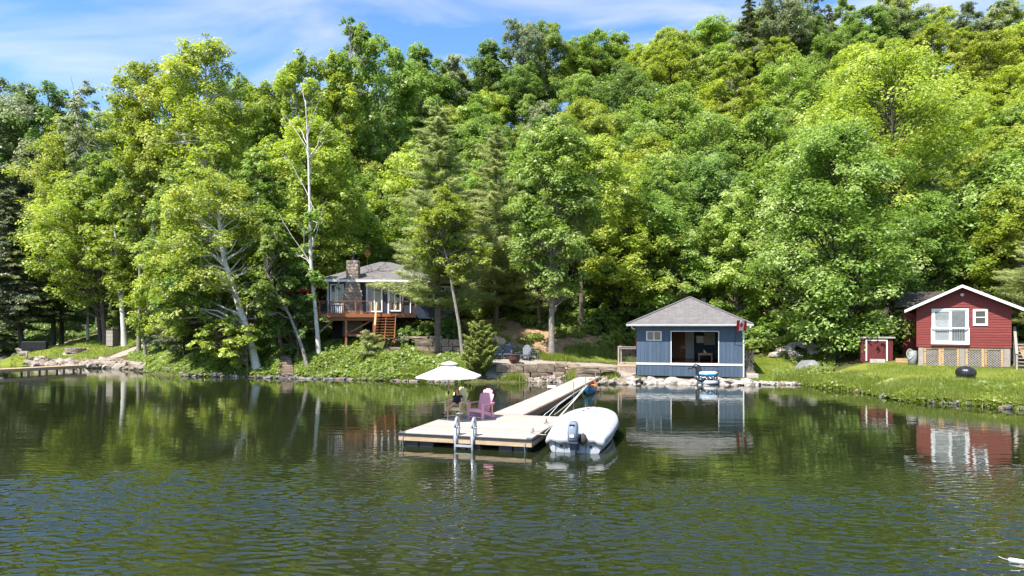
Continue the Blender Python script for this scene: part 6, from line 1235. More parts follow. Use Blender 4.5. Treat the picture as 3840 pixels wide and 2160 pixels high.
# dark metal swim frame by the patio
mf = thing('dock_ladder_frame', 'Dark pipe ladder frame standing in the shallows left of the walkway', 'ladder', on_plane(2090, 1447, 0.0), R(-16))
for x in (-0.55, -0.1, 0.3, 0.62): MB().tube([(x, 0, -0.5), (x, 0, 0.78 - 0.15 * abs(x))], 0.025, 6).build('upright', DARKMETAL, mf)
for z in (0.06, 0.45): MB().tube([(-0.55, 0, z), (0.62, 0, z)], 0.02, 6).build('cross_bar', DARKMETAL, mf)
MB().tube([(-0.55, 0, 0.06), (-0.5, -0.5, 0.03), (0.0, -0.5, 0.03)], 0.022, 6).build('cross_bar', METAL, mf)

# ------------------------------------------------------------------ woman on the yellow chair
SKIN = M('skin', (0.62, 0.36, 0.26), (0.56, 0.31, 0.22), rough=0.5); HAIR = M('blonde_hair', (0.36, 0.21, 0.09), (0.20, 0.11, 0.045), stretch=(6, 6, 1), rough=0.5); TOP = M('black_cloth', (0.018, 0.018, 0.02), rough=0.85); SHORT = M('pink_cloth', (0.72, 0.22, 0.33), rough=0.8)
def skin_mesh(name, joints, edges, mat_, parent, sub=2, root=0):
    me = bpy.data.meshes.new(name); me.from_pydata([j[0] for j in joints], edges, []); o = obj(name, me, parent); me.materials.append(mat_)
    md = o.modifiers.new('skin', 'SKIN'); md.use_smooth_shade = True
    for i, j in enumerate(joints): r = j[1]; me.skin_vertices[0].data[i].radius = r if isinstance(r, tuple) else (r, r); me.skin_vertices[0].data[i].use_root = (i == root)
    s = o.modifiers.new('sub', 'SUBSURF'); s.levels = sub; s.render_levels = sub; return o
wo = thing('person', 'Woman in black top, pink shorts and sunglasses sitting cross-legged on the yellow chair', 'person', yc + Matrix.Rotation(YA, 3, 'Z') @ Vector((-0.05, -0.02, 0.0)), YA, None, 0.97)
J = [((0, 0.06, 0.46), (0.135, 0.105)), ((0, 0.13, 0.62), (0.115, 0.09)), ((0, 0.20, 0.80), (0.135, 0.095)), ((0, 0.235, 0.93), (0.07, 0.06)), ((-0.01, 0.225, 0.99), 0.05), ((-0.03, 0.20, 1.06), (0.062, 0.072)), ((-0.045, 0.19, 1.15), (0.07, 0.082)), ((-0.05, 0.19, 1.21), (0.045, 0.05)),
     # right arm (image left): shoulder, elbow, wrist, hand
     ((-0.165, 0.215, 0.87), 0.056), ((-0.215, 0.12, 0.66), 0.046), ((-0.10, -0.06, 0.57), 0.034), ((-0.02, -0.11, 0.555), (0.032, 0.018)),
     # left arm
     ((0.165, 0.215, 0.87), 0.056), ((0.235, 0.10, 0.67), 0.046), ((0.12, -0.08, 0.58), 0.034), ((0.04, -0.12, 0.565), (0.032, 0.018)),
     # left leg (image right) crossed over: hip, knee, ankle, toe
     ((0.10, 0.02, 0.46), 0.092), ((0.11, -0.36, 0.585), 0.066), ((0.02, -0.45, 0.50), 0.056), ((-0.16, -0.52, 0.26), 0.036), ((-0.19, -0.60, 0.19), (0.034, 0.022)), ((-0.21, -0.68, 0.15), (0.034, 0.02)),
     # right leg on the deck
     ((-0.10, 0.02, 0.45), 0.092), ((-0.10, -0.38, 0.47), 0.064), ((-0.11, -0.43, 0.40), 0.054), ((-0.14, -0.40, 0.10), 0.036), ((-0.15, -0.45, 0.035), (0.036, 0.024)), ((-0.16, -0.56, 0.028), (0.036, 0.02))]
DROP = 0.14
J = [((p[0], p[1], p[2] - (DROP if i <= 16 or i == 22 else 0.04 if i in (17, 18, 23, 24) else 0)), r) for i, (p, r) in enumerate(J)]
E = [(0, 1), (1, 2), (2, 3), (3, 4), (4, 5), (5, 6), (6, 7), (2, 8), (8, 9), (9, 10), (10, 11), (2, 12), (12, 13), (13, 14), (14, 15), (0, 16), (16, 17), (17, 18), (18, 19), (19, 20), (20, 21), (0, 22), (22, 23), (23, 24), (24, 25), (25, 26), (26, 27)]
for (b, vx) in ((11, Vector((0.7, -0.5, -0.05))), (15, Vector((-0.7, -0.5, -0.05)))):      # five fingers each
    base = Vector(J[b][0])
    for k in range(5):
        s_ = (k - 2) * 0.014; dirn = vx.normalized(); sd2 = Vector((-dirn.y, dirn.x, 0.2)); L = (0.05, 0.068, 0.074, 0.07, 0.055)[k]
        if k == 0: dirn = (dirn + sd2 * -0.9).normalized()
        i0 = len(J); J.append((tuple(base + sd2 * s_ + dirn * 0.02), 0.009)); J.append((tuple(base + sd2 * s_ * 1.2 + dirn * L * 0.75 + Vector((0, 0, -0.004))), 0.008)); J.append((tuple(base + sd2 * s_ * 1.2 + dirn * L + Vector((0, 0, -0.02))), 0.007)); E += [(b, i0), (i0, i0 + 1), (i0 + 1, i0 + 2)]
body = skin_mesh('body', J, E, SKIN, wo)
top = skin_mesh('top', [((0, 0.10, 0.55), (0.165, 0.135)), ((0, 0.14, 0.66), (0.16, 0.13)), ((0, 0.20, 0.80), (0.18, 0.14)), ((0, 0.232, 0.915), (0.105, 0.085)), ((-0.15, 0.215, 0.885), (0.076, 0.076)), ((-0.205, 0.18, 0.83), (0.07, 0.07)), ((0.15, 0.215, 0.885), (0.076, 0.076)), ((0.205, 0.18, 0.83), (0.07, 0.07))], [(0, 1), (1, 2), (2, 3), (2, 4), (4, 5), (2, 6), (6, 7)], TOP, wo)
shorts = skin_mesh('shorts', [((0, 0.08, 0.55), (0.155, 0.125)), ((0, 0.06, 0.47), (0.17, 0.135)), ((0.10, 0.0, 0.48), 0.118), ((0.105, -0.18, 0.575), 0.108), ((-0.10, 0.0, 0.47), 0.118), ((-0.10, -0.18, 0.53), 0.108)], [(0, 1), (1, 2), (2, 3), (1, 4), (4, 5)], SHORT, wo)
hair = MB(); hair.loft([[Vector((-0.045 + r_ * math.cos(a) * 0.95, 0.215 + oy + r_ * math.sin(a) * 1.05, z)) for a in np.linspace(-0.55 if z < 1.2 else -1.57, math.pi + 0.35 if z < 1.2 else 4.7, 15)] for z, r_, oy in ((0.92, 0.085, 0.035), (0.99, 0.10, 0.03), (1.07, 0.098, 0.02), (1.15, 0.102, 0.005), (1.21, 0.09, -0.005), (1.255, 0.06, -0.005), (1.272, 0.01, -0.005))], closed=False, cap=False); ho_ = hair.build('hair', HAIR, wo, True); sm = ho_.modifiers.new('thickness', 'SOLIDIFY'); sm.thickness = 0.018; sm.offset = -1
face = MB(); face.tube([(-0.075, 0.105, 1.15), (-0.085, 0.085, 1.118), (-0.078, 0.105, 1.105)], [0.008, 0.014, 0.008], 6); face.build('nose', SKIN, wo, True)
MB().tube([(-0.105, 0.118, 1.078), (-0.075, 0.106, 1.075), (-0.045, 0.115, 1.078)], [0.003, 0.007, 0.003], 6).build('mouth', M('lips', (0.45, 0.13, 0.12), rough=0.5), wo)
sgl = MB(); sgl.box(-0.125, -0.082, 0.100, 0.112, 1.138, 1.172); sgl.box(-0.072, -0.02, 0.098, 0.11, 1.138, 1.172); sgl.box(-0.082, -0.072, 0.1, 0.106, 1.158, 1.168); sgl.box(-0.02, -0.012, 0.10, 0.22, 1.158, 1.168); sgl.box(-0.128, -0.122, 0.11, 0.22, 1.158, 1.168); sgl.build('sunglasses', BLACK, wo)
for jj, (sx, sy, sz, a) in enumerate(((-0.155, -0.50, 0.008, 0.1), (-0.205, -0.645, 0.135, 0.15))): o = bevel(MB().box(-0.045, 0.045, -0.115, 0.10, -0.012, 0.022).build('shoe', BLACK, wo), 0.012); o.location = (sx, sy, sz + 0.012); o.rotation_euler = (R(-18) if jj else 0, 0, -a)
for o in wo.children:
    if o.name.split('.')[0] in ('top', 'shorts', 'hair', 'nose', 'mouth', 'sunglasses'): o.location.z -= DROP
hb = thing('straw_hat', 'Crumpled straw hat lying under the yellow chair', 'hat', on_plane(1722, 1568, DZ + 0.003), 0.3); STR = M('straw', (0.55, 0.38, 0.15), (0.40, 0.26, 0.09), scale=20, rough=0.9)
MB().lathe([(0.22, 0.0), (0.23, 0.012), (0.10, 0.03), (0.09, 0.10), (0.05, 0.12)], 18, wob=lambda a, z: 1 + 0.08 * math.sin(3 * a)).build('hat_brim', STR, hb, True); MB().lathe([(0.101, 0.035), (0.097, 0.06)], 18).build('band', BROWNW, hb)
# ------------------------------------------------------------------ rocks
rk = random.Random(21)
def rock_mesh(name, mat_, seed, flat=0.7, sub=2):
    me = bpy.data.meshes.new(name); b = bmesh.new(); bmesh.ops.create_icosphere(b, subdivisions=sub, radius=0.5)
    for v in b.verts:
        n1 = mnoise.noise(v.co * 2.2 + Vector((seed * 7.1, 0, 0))); n2 = mnoise.noise(v.co * 5 + Vector((0, seed * 3.3, 0)))
        c = Vector([math.copysign(abs(q * 2) ** 0.72 * 0.5, q) for q in v.co]); v.co = c * (1 + 0.5 * n1 + 0.16 * n2); v.co.z *= flat
    b.to_mesh(me); b.free(); me.materials.append(mat_); return me
RK = {k: [rock_mesh('rock', m_, i + 10 * j) for i in range(5)] for j, (k, m_) in enumerate((('pale', PALESTONE), ('white', WHITESTONE), ('stone', STONE), ('dark', M('dark_rock', (0.22, 0.20, 0.18), (0.11, 0.1, 0.09), rough=0.9, bump=0.6, bscale=8, rnd=0.25))))}
def put_rock(parent, kind, p, s, sq=1.0):
    o = obj('rock', rk.choice(RK[kind]), parent, loc=Vector(p) - parent.location, rot=(rk.uniform(-.4, .4), rk.uniform(-.4, .4), rk.uniform(0, 6.28)), scale=(s * rk.uniform(0.8, 1.5), s * rk.uniform(0.75, 1.1), s * sq * rk.uniform(0.75, 1.1))); return o
SPX = np.array([s[0] for s in SHORE], float); SDD = np.array([s[1] for s in SHORE], float)
def shore_d(px): return np.interp(px, SPX, SDD)
def rock_row(name, label, p0, p1, n, smin, smax, kind, inl=(0.0, 0.6), cat='rocks', big=0.0):
    px = (p0 + p1) / 2; t = thing(name, label, cat, (*XY(px, shore_d(px)), 0))
    for i in range(n):
        px = p0 + (p1 - p0) * (i + rk.random()) / n; d = float(shore_d(px)) + rk.uniform(*inl); s = rk.uniform(smin, smax) * (1.6 if rk.random() < big else 1); x, y = XY(px, d)
        put_rock(t, kind if rk.random() > 0.12 else 'stone', (x, y, max(ground(x, y), -0.05) + s * 0.12), s)
    return t
rock_row('rock_bank', 'Pale tumbled rocks banking the lawn edge right of the left dock', 300, 545, 120, 0.35, 0.8, 'pale', (-0.1, 2.0), big=0.1)
rock_row('rock_bank', 'Pale rocks along the lawn edge behind the left dock', 110, 300, 90, 0.4, 0.85, 'pale', (-0.2, 1.8), big=0.12)
rock_row('rock_bank', 'Pale rocks edging the cove at the far left', -20, 100, 55, 0.45, 0.95, 'pale', (-0.3, 3.0), big=0.15)
rock_row('rock_bank', 'Small dark stones at the waterline below the leaning birches', 545, 1050, 90, 0.2, 0.45, 'dark', (-0.25, 0.3))
rock_row('rock_bank', 'Small grey stones at the waterline below the leafy bank', 1050, 1700, 120, 0.18, 0.42, 'dark', (-0.25, 0.35))
rock_row('rock_bank', 'Rounded cobbles at the waterline below the patio wall', 1985, 2110, 46, 0.25, 0.5, 'pale', (-0.3, 0.7))
rock_row('rock_bank', 'Cobbles at the shore between walkway end and boathouse deck', 2235, 2350, 30, 0.25, 0.5, 'pale', (-0.2, 1.2))
rock_row('rock_bank', 'Small stones scattered along the shore right of the boathouse', 2850, 3010, 26, 0.2, 0.5, 'white', (-0.2, 0.25))
rock_row('rock_bank', 'Dark stones along the weedy shore below the red cabin', 3150, 3900, 22, 0.2, 0.5, 'dark', (-0.1, 0.3))
bf_ = thing('boulder_row', 'Large white boulders under the front edge of the boathouse', 'boulders', (*XY(2580, 44), 0))
for px, d, s, z in [(2350, 44.6, 0.9, 0.35), (2378, 44.0, 0.95, 0.3), (2362, 43.4, 0.8, 0.05), (2400, 44.4, 0.8, 0.3), (2425, 44.3, 0.75, 0.25), (2447, 44.6, 0.9, 0.35), (2470, 44.2, 0.9, 0.25), (2440, 43.6, 0.9, 0.05), (2475, 43.5, 0.7, 0.05), (2498, 44.0, 0.5, 0.15), (2522, 44.0, 1.3, 0.2), (2537, 43.7, 1.0, 0.1), (2575, 43.4, 1.2, 0.08), (2590, 43.6, 1.0, 0.1), (2712, 43.2, 1.15, 0.18), (2735, 43.0, 0.8, 0.15), (2757, 42.9, 1.1, 0.18), (2774, 42.9, 1.0, 0.2), (2800, 42.6, 1.1, 0.28), (2822, 42.5, 1.1, 0.15), (2838, 42.6, 0.7, 0.1), (2335, 44.2, 0.6, 0.15), (2690, 43.6, 0.8, 0.25), (2655, 44.4, 0.9, 0.2), (2618, 44.4, 0.8, 0.15)]:
    put_rock(bf_, 'white', (*XY(px, d), z * 0.55 - 0.05), s * 0.85, 0.75)
for _ in range(50): px = rk.uniform(2330, 2840); d = rk.uniform(42.6, 44.2) - (px - 2330) / 510 * 0.8; put_rock(bf_, rk.choice(['white', 'pale']), (*XY(px, d), rk.uniform(-0.1, 0.0)), rk.uniform(0.2, 0.42))
rp_ = thing('rock_pile', 'Heap of white rocks on the grass right of the boathouse', 'rock pile', G(2989, 51))
for _ in range(46):
    a = rk.uniform(0, 6.28); r_ = rk.random() ** 0.6; x = rp_.location.x + 1.75 * r_ * math.cos(a); y = rp_.location.y + 1.1 * r_ * math.sin(a); put_rock(rp_, 'white', (x, y, ground(x, y) + (1 - r_) * 0.75 + 0.15), rk.uniform(0.45, 0.85))
# ------------------------------------------------------------------ stone block walls, steps and woodpiles
BLKS = []
for k in range(5):
    me = bpy.data.meshes.new('stone_block'); b = bmesh.new(); bmesh.ops.create_cube(b, size=1.0); bmesh.ops.subdivide_edges(b, edges=b.edges, cuts=2, use_grid_fill=True)
    for v in b.verts:
        v.co = Vector([math.copysign(min(abs(q), 0.46 + rk.uniform(0, 0.04)), q) for q in v.co]); e = sum(abs(q) > 0.4 for q in v.co)
        if e >= 2: v.co *= 0.955
        v.co += Vector([rk.uniform(-0.018, 0.018) for _ in range(3)])
    b.to_mesh(me); b.free(); me.materials.append(STONE); BLKS.append(me)
def block_wall(name, label, rects, d, depth=0.8, cat='wall', skew=0.0):
    px0 = 1500 + rects[0][0] * 0.33; t = thing(name, label, cat, (*XY(px0, d), 0))
    for (a, b_, c, e) in rects:
        dd = d + skew * (a + b_) / 2; p = P(1500 + a * 0.33, 1150 + e * 0.33, dd); q = P(1500 + b_ * 0.33, 1150 + c * 0.33, dd)
        obj('stone_block', rk.choice(BLKS), t, loc=Vector(((p.x + q.x) / 2, dd + depth / 2 + rk.uniform(-.05, .05), (p.z + q.z) / 2)) - t.location, rot=(0, rk.uniform(-.015, .015), rk.uniform(-.05, .05)), scale=((q.x - p.x) * 1.03, depth, (q.z - p.z) * 1.05))
    return t
block_wall('retaining_wall', 'Upper wall of big sandstone blocks behind the cedar and grey pine trunk', [(160, 375, 365, 445), (375, 470, 365, 450), (470, 552, 365, 452), (555, 697, 372, 452), (700, 790, 380, 452), (120, 330, 450, 530), (330, 470, 450, 545), (472, 595, 455, 545), (598, 720, 460, 550), (724, 820, 455, 550), (400, 500, 548, 606), (503, 640, 550, 608), (643, 760, 552, 606), (0, 100, 335, 388), (100, 320, 338, 364), (330, 480, 332, 362), (-90, -5, 350, 400)], 50.4)
block_wall('retaining_wall', 'Low sandstone block ledge behind the grey-blue patio chairs', [(990, 1072, 410, 478), (1075, 1198, 425, 482), (1200, 1335, 430, 478), (1340, 1470, 440, 482), (1000, 1128, 482, 545), (1130, 1260, 482, 545), (1262, 1400, 482, 540), (1403, 1480, 484, 540), (1480, 1600, 462, 486), (1484, 1592, 488, 525)], 50.6)
block_wall('patio_wall', 'Waterside wall of large sandstone blocks holding up the patio', [(1090, 1250, 655, 748), (1252, 1400, 655, 748), (1402, 1555, 660, 748), (1557, 1760, 652, 748), (1762, 1905, 640, 692), (1762, 1880, 695, 738), (1910, 2055, 655, 712), (1120, 1310, 750, 830), (1312, 1480, 750, 830), (1482, 1730, 750, 800), (1733, 1870, 740, 800), (1880, 2000, 715, 790), (1560, 1690, 802, 850)], 44.9, 0.9)
block_wall('stone_steps', 'Flat sandstone slab steps at the shore end of the walkway', [(2005, 2290, 712, 757), (1985, 2285, 758, 806), (2060, 2260, 684, 711), (2262, 2480, 684, 742), (1990, 2200, 808, 850)], 43.9, 1.0, 'steps')
fl0 = thing('paving_slab', 'Pale flat paving slabs along the patio edge', 'paving', G(1930, 45.8))
for i in range(9): px = 1800 + i * 32; g_ = G(px, 45.9 + rk.uniform(-.1, .2)); obj('slab', rk.choice(BLKS), fl0, loc=g_ - fl0.location + Vector((0, 0, 0.02)), rot=(0, 0, rk.uniform(-.1, .1)), scale=(rk.uniform(0.6, 0.8), rk.uniform(0.7, 1.0), 0.12))
for px_, d_, w_, r_ in ((1450, 49.6, 1.6, 0.05), (1478, 50.3, 1.4, -0.1), (1500, 49.2, 1.2, 0.1), (1428, 48.9, 1.0, -0.05)): g_ = G(px_, d_); o = obj('flagstone', rk.choice(BLKS)); o.location = g_ + Vector((0, 0, 0.10)); o.rotation_euler = (0, 0, r_); o.scale = (w_, 0.8, 0.25); tag(o, {1450: 'Wide flat stone at the bottom of the deck stairs', 1478: 'Flat stone right of the deck stairs foot', 1500: 'Flat stone on the ledge left of the block wall', 1428: 'Small flat stone below the deck stairs, nearest the pine sapling'}[px_], 'stone')
wst = thing('bank_stairs', 'Narrow stone steps climbing the leafy bank between leaning birches', 'steps', G(1080, 48.4))
for i in range(8): g_ = G(1080 - i * 1.5, 48.3 + i * 0.42); obj('step_slab', rk.choice(BLKS), wst, loc=g_ - wst.location + Vector((0, 0, 0.10)), rot=(0, 0, rk.uniform(-.05, .05)), scale=(1.1, 0.5, 0.2))
WEND = M('log_end', (0.50, 0.38, 0.25), (0.33, 0.22, 0.13), scale=14, rough=0.85, rnd=0.2); LB = M('log_bark', (0.22, 0.17, 0.13), (0.10, 0.075, 0.055), rough=0.9, rnd=0.2)
def log_mesh():
    me = MB().tube([(0, 0, 0), (0, 1, 0)], 0.5, 9).mesh('log', LB); me.materials.append(WEND)
    for p in me.polygons:
        if abs(p.normal.y) > 0.8: p.material_index = 1
    return me
LOG = log_mesh()
wp = thing('firewood_stack', 'Stack of cut firewood logs sloping down on the block wall above the patio', 'firewood', (*XY(1840, 51.2), 0))
zx = 905.0
while zx < 1185:
    n_ = 4 if zx < 1060 else 3; base = 356 + (zx - 905) * 0.235
    for k in range(n_):
        r_ = rk.uniform(0.22, 0.30); p = P(1500 + (zx + (k % 2) * 11) * 0.33, 1150 + (base - k * 25) * 0.33, 51.2); obj('log', LOG, wp, loc=p - wp.location + Vector((0, rk.uniform(-.08, .08), 0)), scale=(r_, 0.6, r_))
    zx += 27
ws2 = thing('firewood_stack', 'Dark firewood stacked against the right side of the boathouse', 'firewood', BORG + Matrix.Rotation(BA, 3, 'Z') @ Vector((BW + 0.5, 0.8, 0.35)), BA)
for k in range(10):
    for j in range(3): r_ = rk.uniform(0.17, 0.22); obj('log', LOG, ws2, loc=(-0.2 + j * 0.2 + rk.uniform(-.02, .02) + (k % 2) * 0.08, 0.3 + rk.uniform(-.1, .1), 0.15 + k * 0.17), scale=(r_, 0.5, r_))
MB().box(-0.4, 0.55, 0.2, 1.0, -0.3, 0.06).build('pallet', BROWNW, ws2)
cbk = thing('concrete_block', 'Square concrete block at the waterline beside the boathouse downspout', 'block', BORG + Matrix.Rotation(BA, 3, 'Z') @ Vector((BW + 0.62, -0.35, 0)), BA); bevel(MB().box(-0.37, 0.37, -0.3, 0.4, -0.3, 0.58).build('block_body', CONC, cbk), 0.02); MB().box(-0.34, 0.34, -0.27, 0.37, 0.582, 0.60).build('cap', CONC, cbk)
cnd = thing('cinder_block', 'Dark hollow cinder block on a plank beside the boathouse', 'block', BORG + Matrix.Rotation(BA, 3, 'Z') @ Vector((BW + 0.45, 0.35, 0.70)), BA)
m = MB(); m.box(-0.3, 0.3, -0.1, -0.06, 0.0, 0.2); m.box(-0.3, 0.3, 0.06, 0.1, 0.0, 0.2)
for x in (-0.3, -0.02, 0.26): m.box(x, x + 0.04, -0.058, 0.058, 0.0, 0.2)
m.build('block_shell', M('dark_concrete', (0.10, 0.1, 0.1), rough=0.9), cnd); MB().box(-0.45, 0.4, -0.15, 0.3, -0.7, -0.004).build('plank_base', BROWNW, cnd)

# ------------------------------------------------------------------ ground cover
gr = np.random.default_rng(77)
def cover(name, label, px, d, size, hmax, mat_, kind='leaf', asp=0.7, seed=0, drop=None):
    x = (px - 1920) / F * d; y = d; z = gz(x, y)
    hn = np.array([mnoise.noise(Vector((a * 0.55 + seed, b * 0.55, 0.3))) for a, b in zip(x, y)]) * 0.5 + 0.5
    keep = z > -0.02
    if drop is not None: keep &= ~drop(px, d, x, y)
    x, y, z, hn = x[keep], y[keep], z[keep], hn[keep]; n = len(x)
    tone = 0.5 + (hn - 0.5) * 0.7 + gr.normal(0, 0.16, n)
    if kind == 'leaf':
        h = hmax * np.clip(hn * 1.5 - 0.25, 0.1, 1.2) * gr.random(n) ** 0.6
        c = np.stack([x, y, z + h], 1); nr = rdir(gr, n) * 0.6; nr[:, 2] += 0.75; nr[:, 1] -= 0.25
        v, f = quad_leaves(c, nr, rdir(gr, n), size * (0.6 + 0.8 * gr.random(n)), asp)
    else:
        s = size * (0.5 + 0.9 * gr.random(n)) * (0.55 + 0.6 * hn); tan = rdir(gr, n) * 0.35; tan[:, 2] += 1.0
        c = np.stack([x, y, z + s * 0.42], 1); nr = rdir(gr, n); nr[:, 2] *= 0.3; v, f = tri_leaves(c, nr, tan, s, asp)
    return struct(obj(name, leaf_mesh(name, [(v, f, tone)], mat_)), 'stuff', label)
def band(p0, p1, n, a, b):
    px = gr.uniform(p0, p1, n); d = shore_d(px) + gr.uniform(a, b, n); return px, d
def not_bank(px, d, x, y):
    return ((px > 1048) & (px < 1105) & (d < 51.6)) | ((px > 1402) & (px < 1488) & (d > 49.9) & (d < 52)) | ((px > 1570) & (d > 49.2)) | ((px > 1530) & (d > 50))
px, d = band(540, 1760, 44000, -0.9, 7.0); px = np.append(px, gr.uniform(880, 1580, 16000)); d = np.append(d, gr.uniform(53, 58.5, 16000)); cover('bank_greenery', 'Leafy green ground cover on the bank below the cottage', px, d, 0.215, 0.85, L_BANK, drop=not_bank)
px, d = band(1500, 1780, 9000, -0.15, 1.2); cover('shore_grass', 'Grass tufts along the water below the leafy bank', px, d, 0.5, 0, L_GRASS, 'grass', 0.09)
def in_house(x, y):
    c, s_ = math.cos(BA), math.sin(BA); u = (x - BORG.x) * c + (y - BORG.y) * s_; v = -(x - BORG.x) * s_ + (y - BORG.y) * c; return (u > -1.6) & (u < BW + 0.4) & (v > -0.6) & (v < BD + 0.3)
def sparse(px, d, x, y): 
    e = blob(EARTH, x, y); nn_ = np.array([mnoise.noise(Vector((a * 0.45, b * 0.45, 4.0))) for a, b in zip(x, y)])
    return ((e > 0.5) & (nn_ < 0.22)) | (nn_ < -0.22) | in_house(x, y)
px = gr.uniform(1520, 2420, 26000); d = gr.uniform(52.5, 66, 26000); cover('slope_undergrowth', 'Patchy green undergrowth on the brown slope behind the patio', px, d, 0.24, 0.9, L_BANK, drop=sparse, seed=9)
px = gr.uniform(1900, 2400, 9000); d = gr.uniform(49.8, 56, 9000); cover('slope_grass', 'Dry and green grass on the slope behind the patio', px, d, 0.42, 0, L_GRASS, 'grass', 0.09, drop=sparse, seed=12)
def clear_r(px, d, x, y): return (blob(LAWN, x, y) > 0.35) | (blob(EARTH, x, y) > 0.6) | in_house(x, y)
px = gr.uniform(2380, 3420, 32000); d = gr.uniform(50, 63, 32000); cover('forest_undergrowth', 'Dense leafy undergrowth at the forest foot behind boathouse and shed', px, d, 0.29, 1.5, L_BANK, drop=clear_r, seed=20)
px = gr.uniform(2900, 3130, 7000); d = gr.uniform(43.2, 51, 7000); cover('bank_weeds', 'Leafy weeds around the rock pile and the tarp-covered boat', px, d, 0.20, 0.7, L_BANK, drop=clear_r, seed=22)
px, d = band(2990, 3960, 24000, -0.1, 2.9); cover('shore_weeds', 'Bright leafy weeds along the right shore', px, d, 0.16, 0.42, L_YEL, seed=25)
px, d = band(2900, 3960, 15000, -0.7, 2.6); cover('shore_herbs', 'Green leafy herbs overhanging the water on the right shore', px, d, 0.19, 0.5, L_BANK, seed=51)
px, d = band(2960, 3960, 22000, -0.15, 3.0); p2, d2 = band(2900, 3960, 14000, -0.3, 1.3); px = np.append(px, p2); d = np.append(d, d2); cover('shore_reeds', 'Tall grass blades along the right shore', px, d, 0.46, 0, L_GRASS, 'grass', 0.07, seed=27)
px = np.concatenate([gr.normal(2147, 14, 900), gr.normal(2292, 18, 1000), gr.normal(2085, 34, 1300), gr.normal(1920, 26, 400)]); d = np.concatenate([gr.normal(44.5, 0.3, 900), gr.normal(44.5, 0.4, 1000), gr.normal(48.9, 0.3, 1300), gr.normal(44.6, 0.12, 400)]); cover('patio_grass', 'Grass tufts between the patio stones and the walkway', px, d, 0.5, 0, L_GRASS, 'grass', 0.08, seed=31)
def only_lawn(px, d, x, y): return (blob(LAWN, x, y) < 0.45) | (blob(GRAVEL, x, y) > 0.4)
px = np.concatenate([gr.uniform(2800, 2960, 16000), gr.uniform(3250, 3960, 34000), gr.uniform(2100, 2400, 7000)]); d = np.concatenate([gr.uniform(43, 55, 16000), gr.uniform(33, 46, 34000), gr.uniform(49, 53, 7000)]); cover('lawn_grass', 'Short mown grass of the right lawns', px, d, 0.075, 0, L_GRASS, 'grass', 0.3, drop=only_lawn, seed=35)
px = gr.uniform(40, 480, 22000); d = gr.uniform(61, 82, 22000); cover('left_lawn_grass', 'Short mown grass of the left lawn', px, d, 0.16, 0, L_BANK, 'grass', 0.3, drop=only_lawn, seed=37)
px = gr.uniform(-150, 700, 22000); d = gr.uniform(76, 92, 22000); cover('left_undergrowth', 'Shaded undergrowth behind the left lawn', px, d, 0.3, 1.3, L_DARK, seed=41, drop=lambda px, d, x, y: blob(LAWN, x, y) > 0.3)
px = gr.uniform(480, 720, 9000); d = gr.uniform(58, 72, 9000); cover('left_bank_plants', 'Low plants around the path right of the cabinet', px, d, 0.2, 0.5, L_BANK, seed=43, drop=lambda px, d, x, y: blob(GRAVEL, x, y) > 0.3)
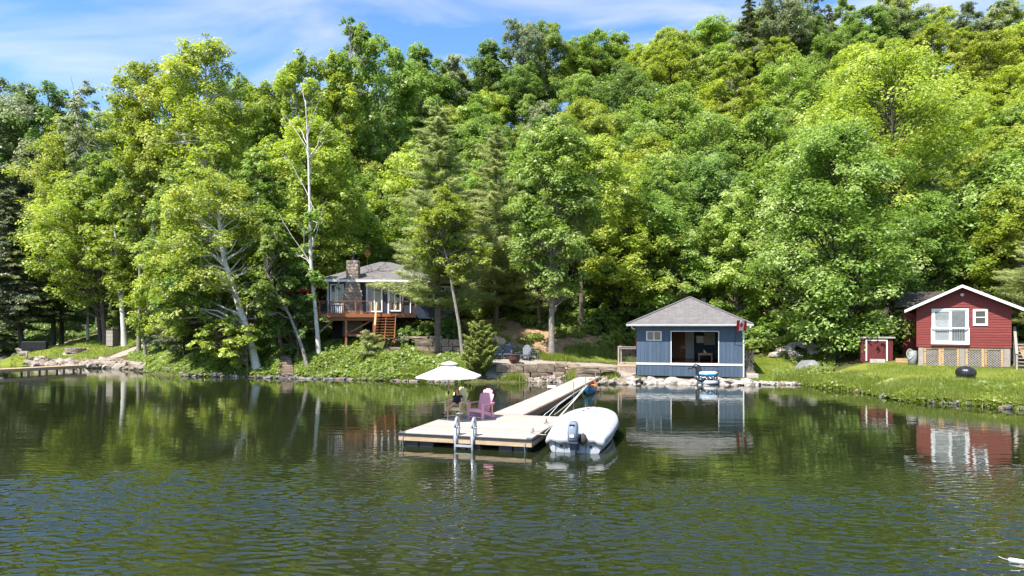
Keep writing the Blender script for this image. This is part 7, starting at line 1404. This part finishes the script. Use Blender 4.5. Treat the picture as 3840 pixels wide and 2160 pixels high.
# ------------------------------------------------------------------ single bushes
def bush(seed, w_, h, n, mat_):
    g = np.random.default_rng(seed); k = 16; a = g.random(k) * 6.28; q = g.random(k) ** 0.5; C = np.stack([w_ * q * np.cos(a) * 0.7, w_ * q * np.sin(a) * 0.7, h * (0.25 + 0.6 * g.random(k)) * (1 - 0.5 * q * q)], 1)
    mb = MB()
    for c in C: limb_tubes(mb, (c[0] * 0.2, c[1] * 0.2, -0.1), tuple(c), 0.03, 0.01, g, 4, 3, 0.05)
    return mb.mesh('bush_stem', DARKBARK, True), leaf_mesh('bush_crown', [cluster_leaves(g, C, np.full(k, w_ * 0.42), g.normal(0, 0.14, k), n, 0.24, 0.75)], mat_)
BU = [bush(300 + k, 1.5, 2.2, 3200, L_MID) for k in range(4)]
BPOS = [(2330, 57.5, 1.3, 'm', 'left of the boathouse roof corner'), (2250, 58.5, 1.2, 'm', 'on the slope left of the boathouse'), (2170, 60.5, 1.2, 'd', 'behind the straight patio maple'), (2440, 57.5, 1.3, 'd', 'behind the left half of the boathouse roof'), (2560, 57, 1.4, 'm', 'behind the peak of the boathouse roof'), (2680, 56.5, 1.3, 'p', 'behind the right half of the boathouse roof'), (2800, 55.5, 1.1, 'm', 'behind the boathouse flag'), (2865, 55.5, 1.25, 'p', 'at the top of the lawn beside the boathouse'), (2940, 56.5, 1.2, 'm', 'left behind the white rock heap'), (3040, 55.5, 1.2, 'd', 'right behind the white rock heap'), (3130, 53, 1.0, 'm', 'behind the dark trunk of the silvery tree'), (3220, 51, 1.0, 'd', 'left behind the red shed'), (3330, 50.5, 1.0, 'd', 'right behind the red shed'), (3395, 48.5, 0.8, 'd', 'between red shed and cabin'), (2010, 61, 1.2, 'd', 'on the slope above the maple side table'), (1900, 62, 1.2, 'd', 'on the slope above the firewood stack'), (1790, 62.5, 1.1, 'm', 'above the brown bare slope'), (1530, 51.3, 0.75, 'd', 'at the right foot of the deck stairs'), (1590, 51.9, 0.7, 'm', 'above the block wall right of the deck stairs'), (1680, 52.2, 0.7, 'd', 'above the block wall behind the slender birch'), (1225, 51.4, 0.6, 'm', 'below the left end of the cedar deck'), (1345, 51.2, 0.5, 'y', 'below the cedar deck beside the stairs'), (1010, 55, 1.1, 'm', 'under the left end of the cedar deck'), (1130, 54.5, 0.8, 'd', 'under the cedar deck beside the bare-topped birch'), (900, 55, 1.1, 'd', 'on the bank behind the leaning birches'), (620, 62, 1.0, 'd', 'right of the gravel path'), (3650, 48, 1.2, 'd', 'behind the red cabin'), (3850, 47, 1.3, 'd', 'beyond the cabin stairs'), (3760, 52, 1.3, 'd', 'on the dark slope behind the cabin stairs'), (2100, 55.2, 0.5, 'm', 'low on the brown slope above the maple trunk'), (2290, 54.2, 0.7, 'y', 'low and yellowish on the brown slope')]
for i, (px, d, s, tn, where) in enumerate(BPOS):
    t = thing('bush', TONES[tn][1].capitalize() + ' bush ' + where, 'bush', G(px, d, -0.1), rk.uniform(0, 6.28), 'bushes at the forest foot', s); ms = BU[i % 4]; obj('stem', ms[0], t); c = obj('crown', ms[1], t); c.material_slots[0].link = 'OBJECT'; c.material_slots[0].material = TONES[tn][0]
hs_ = thing('hosta', 'Small yellow-green plant on the ledge right of the deck stairs', 'plant', G(1548, 50.0), 0, None, 0.28); obj('stem', BU[1][0], hs_); c = obj('leaf_mass', BU[1][1], hs_); c.material_slots[0].link = 'OBJECT'; c.material_slots[0].material = L_YEL
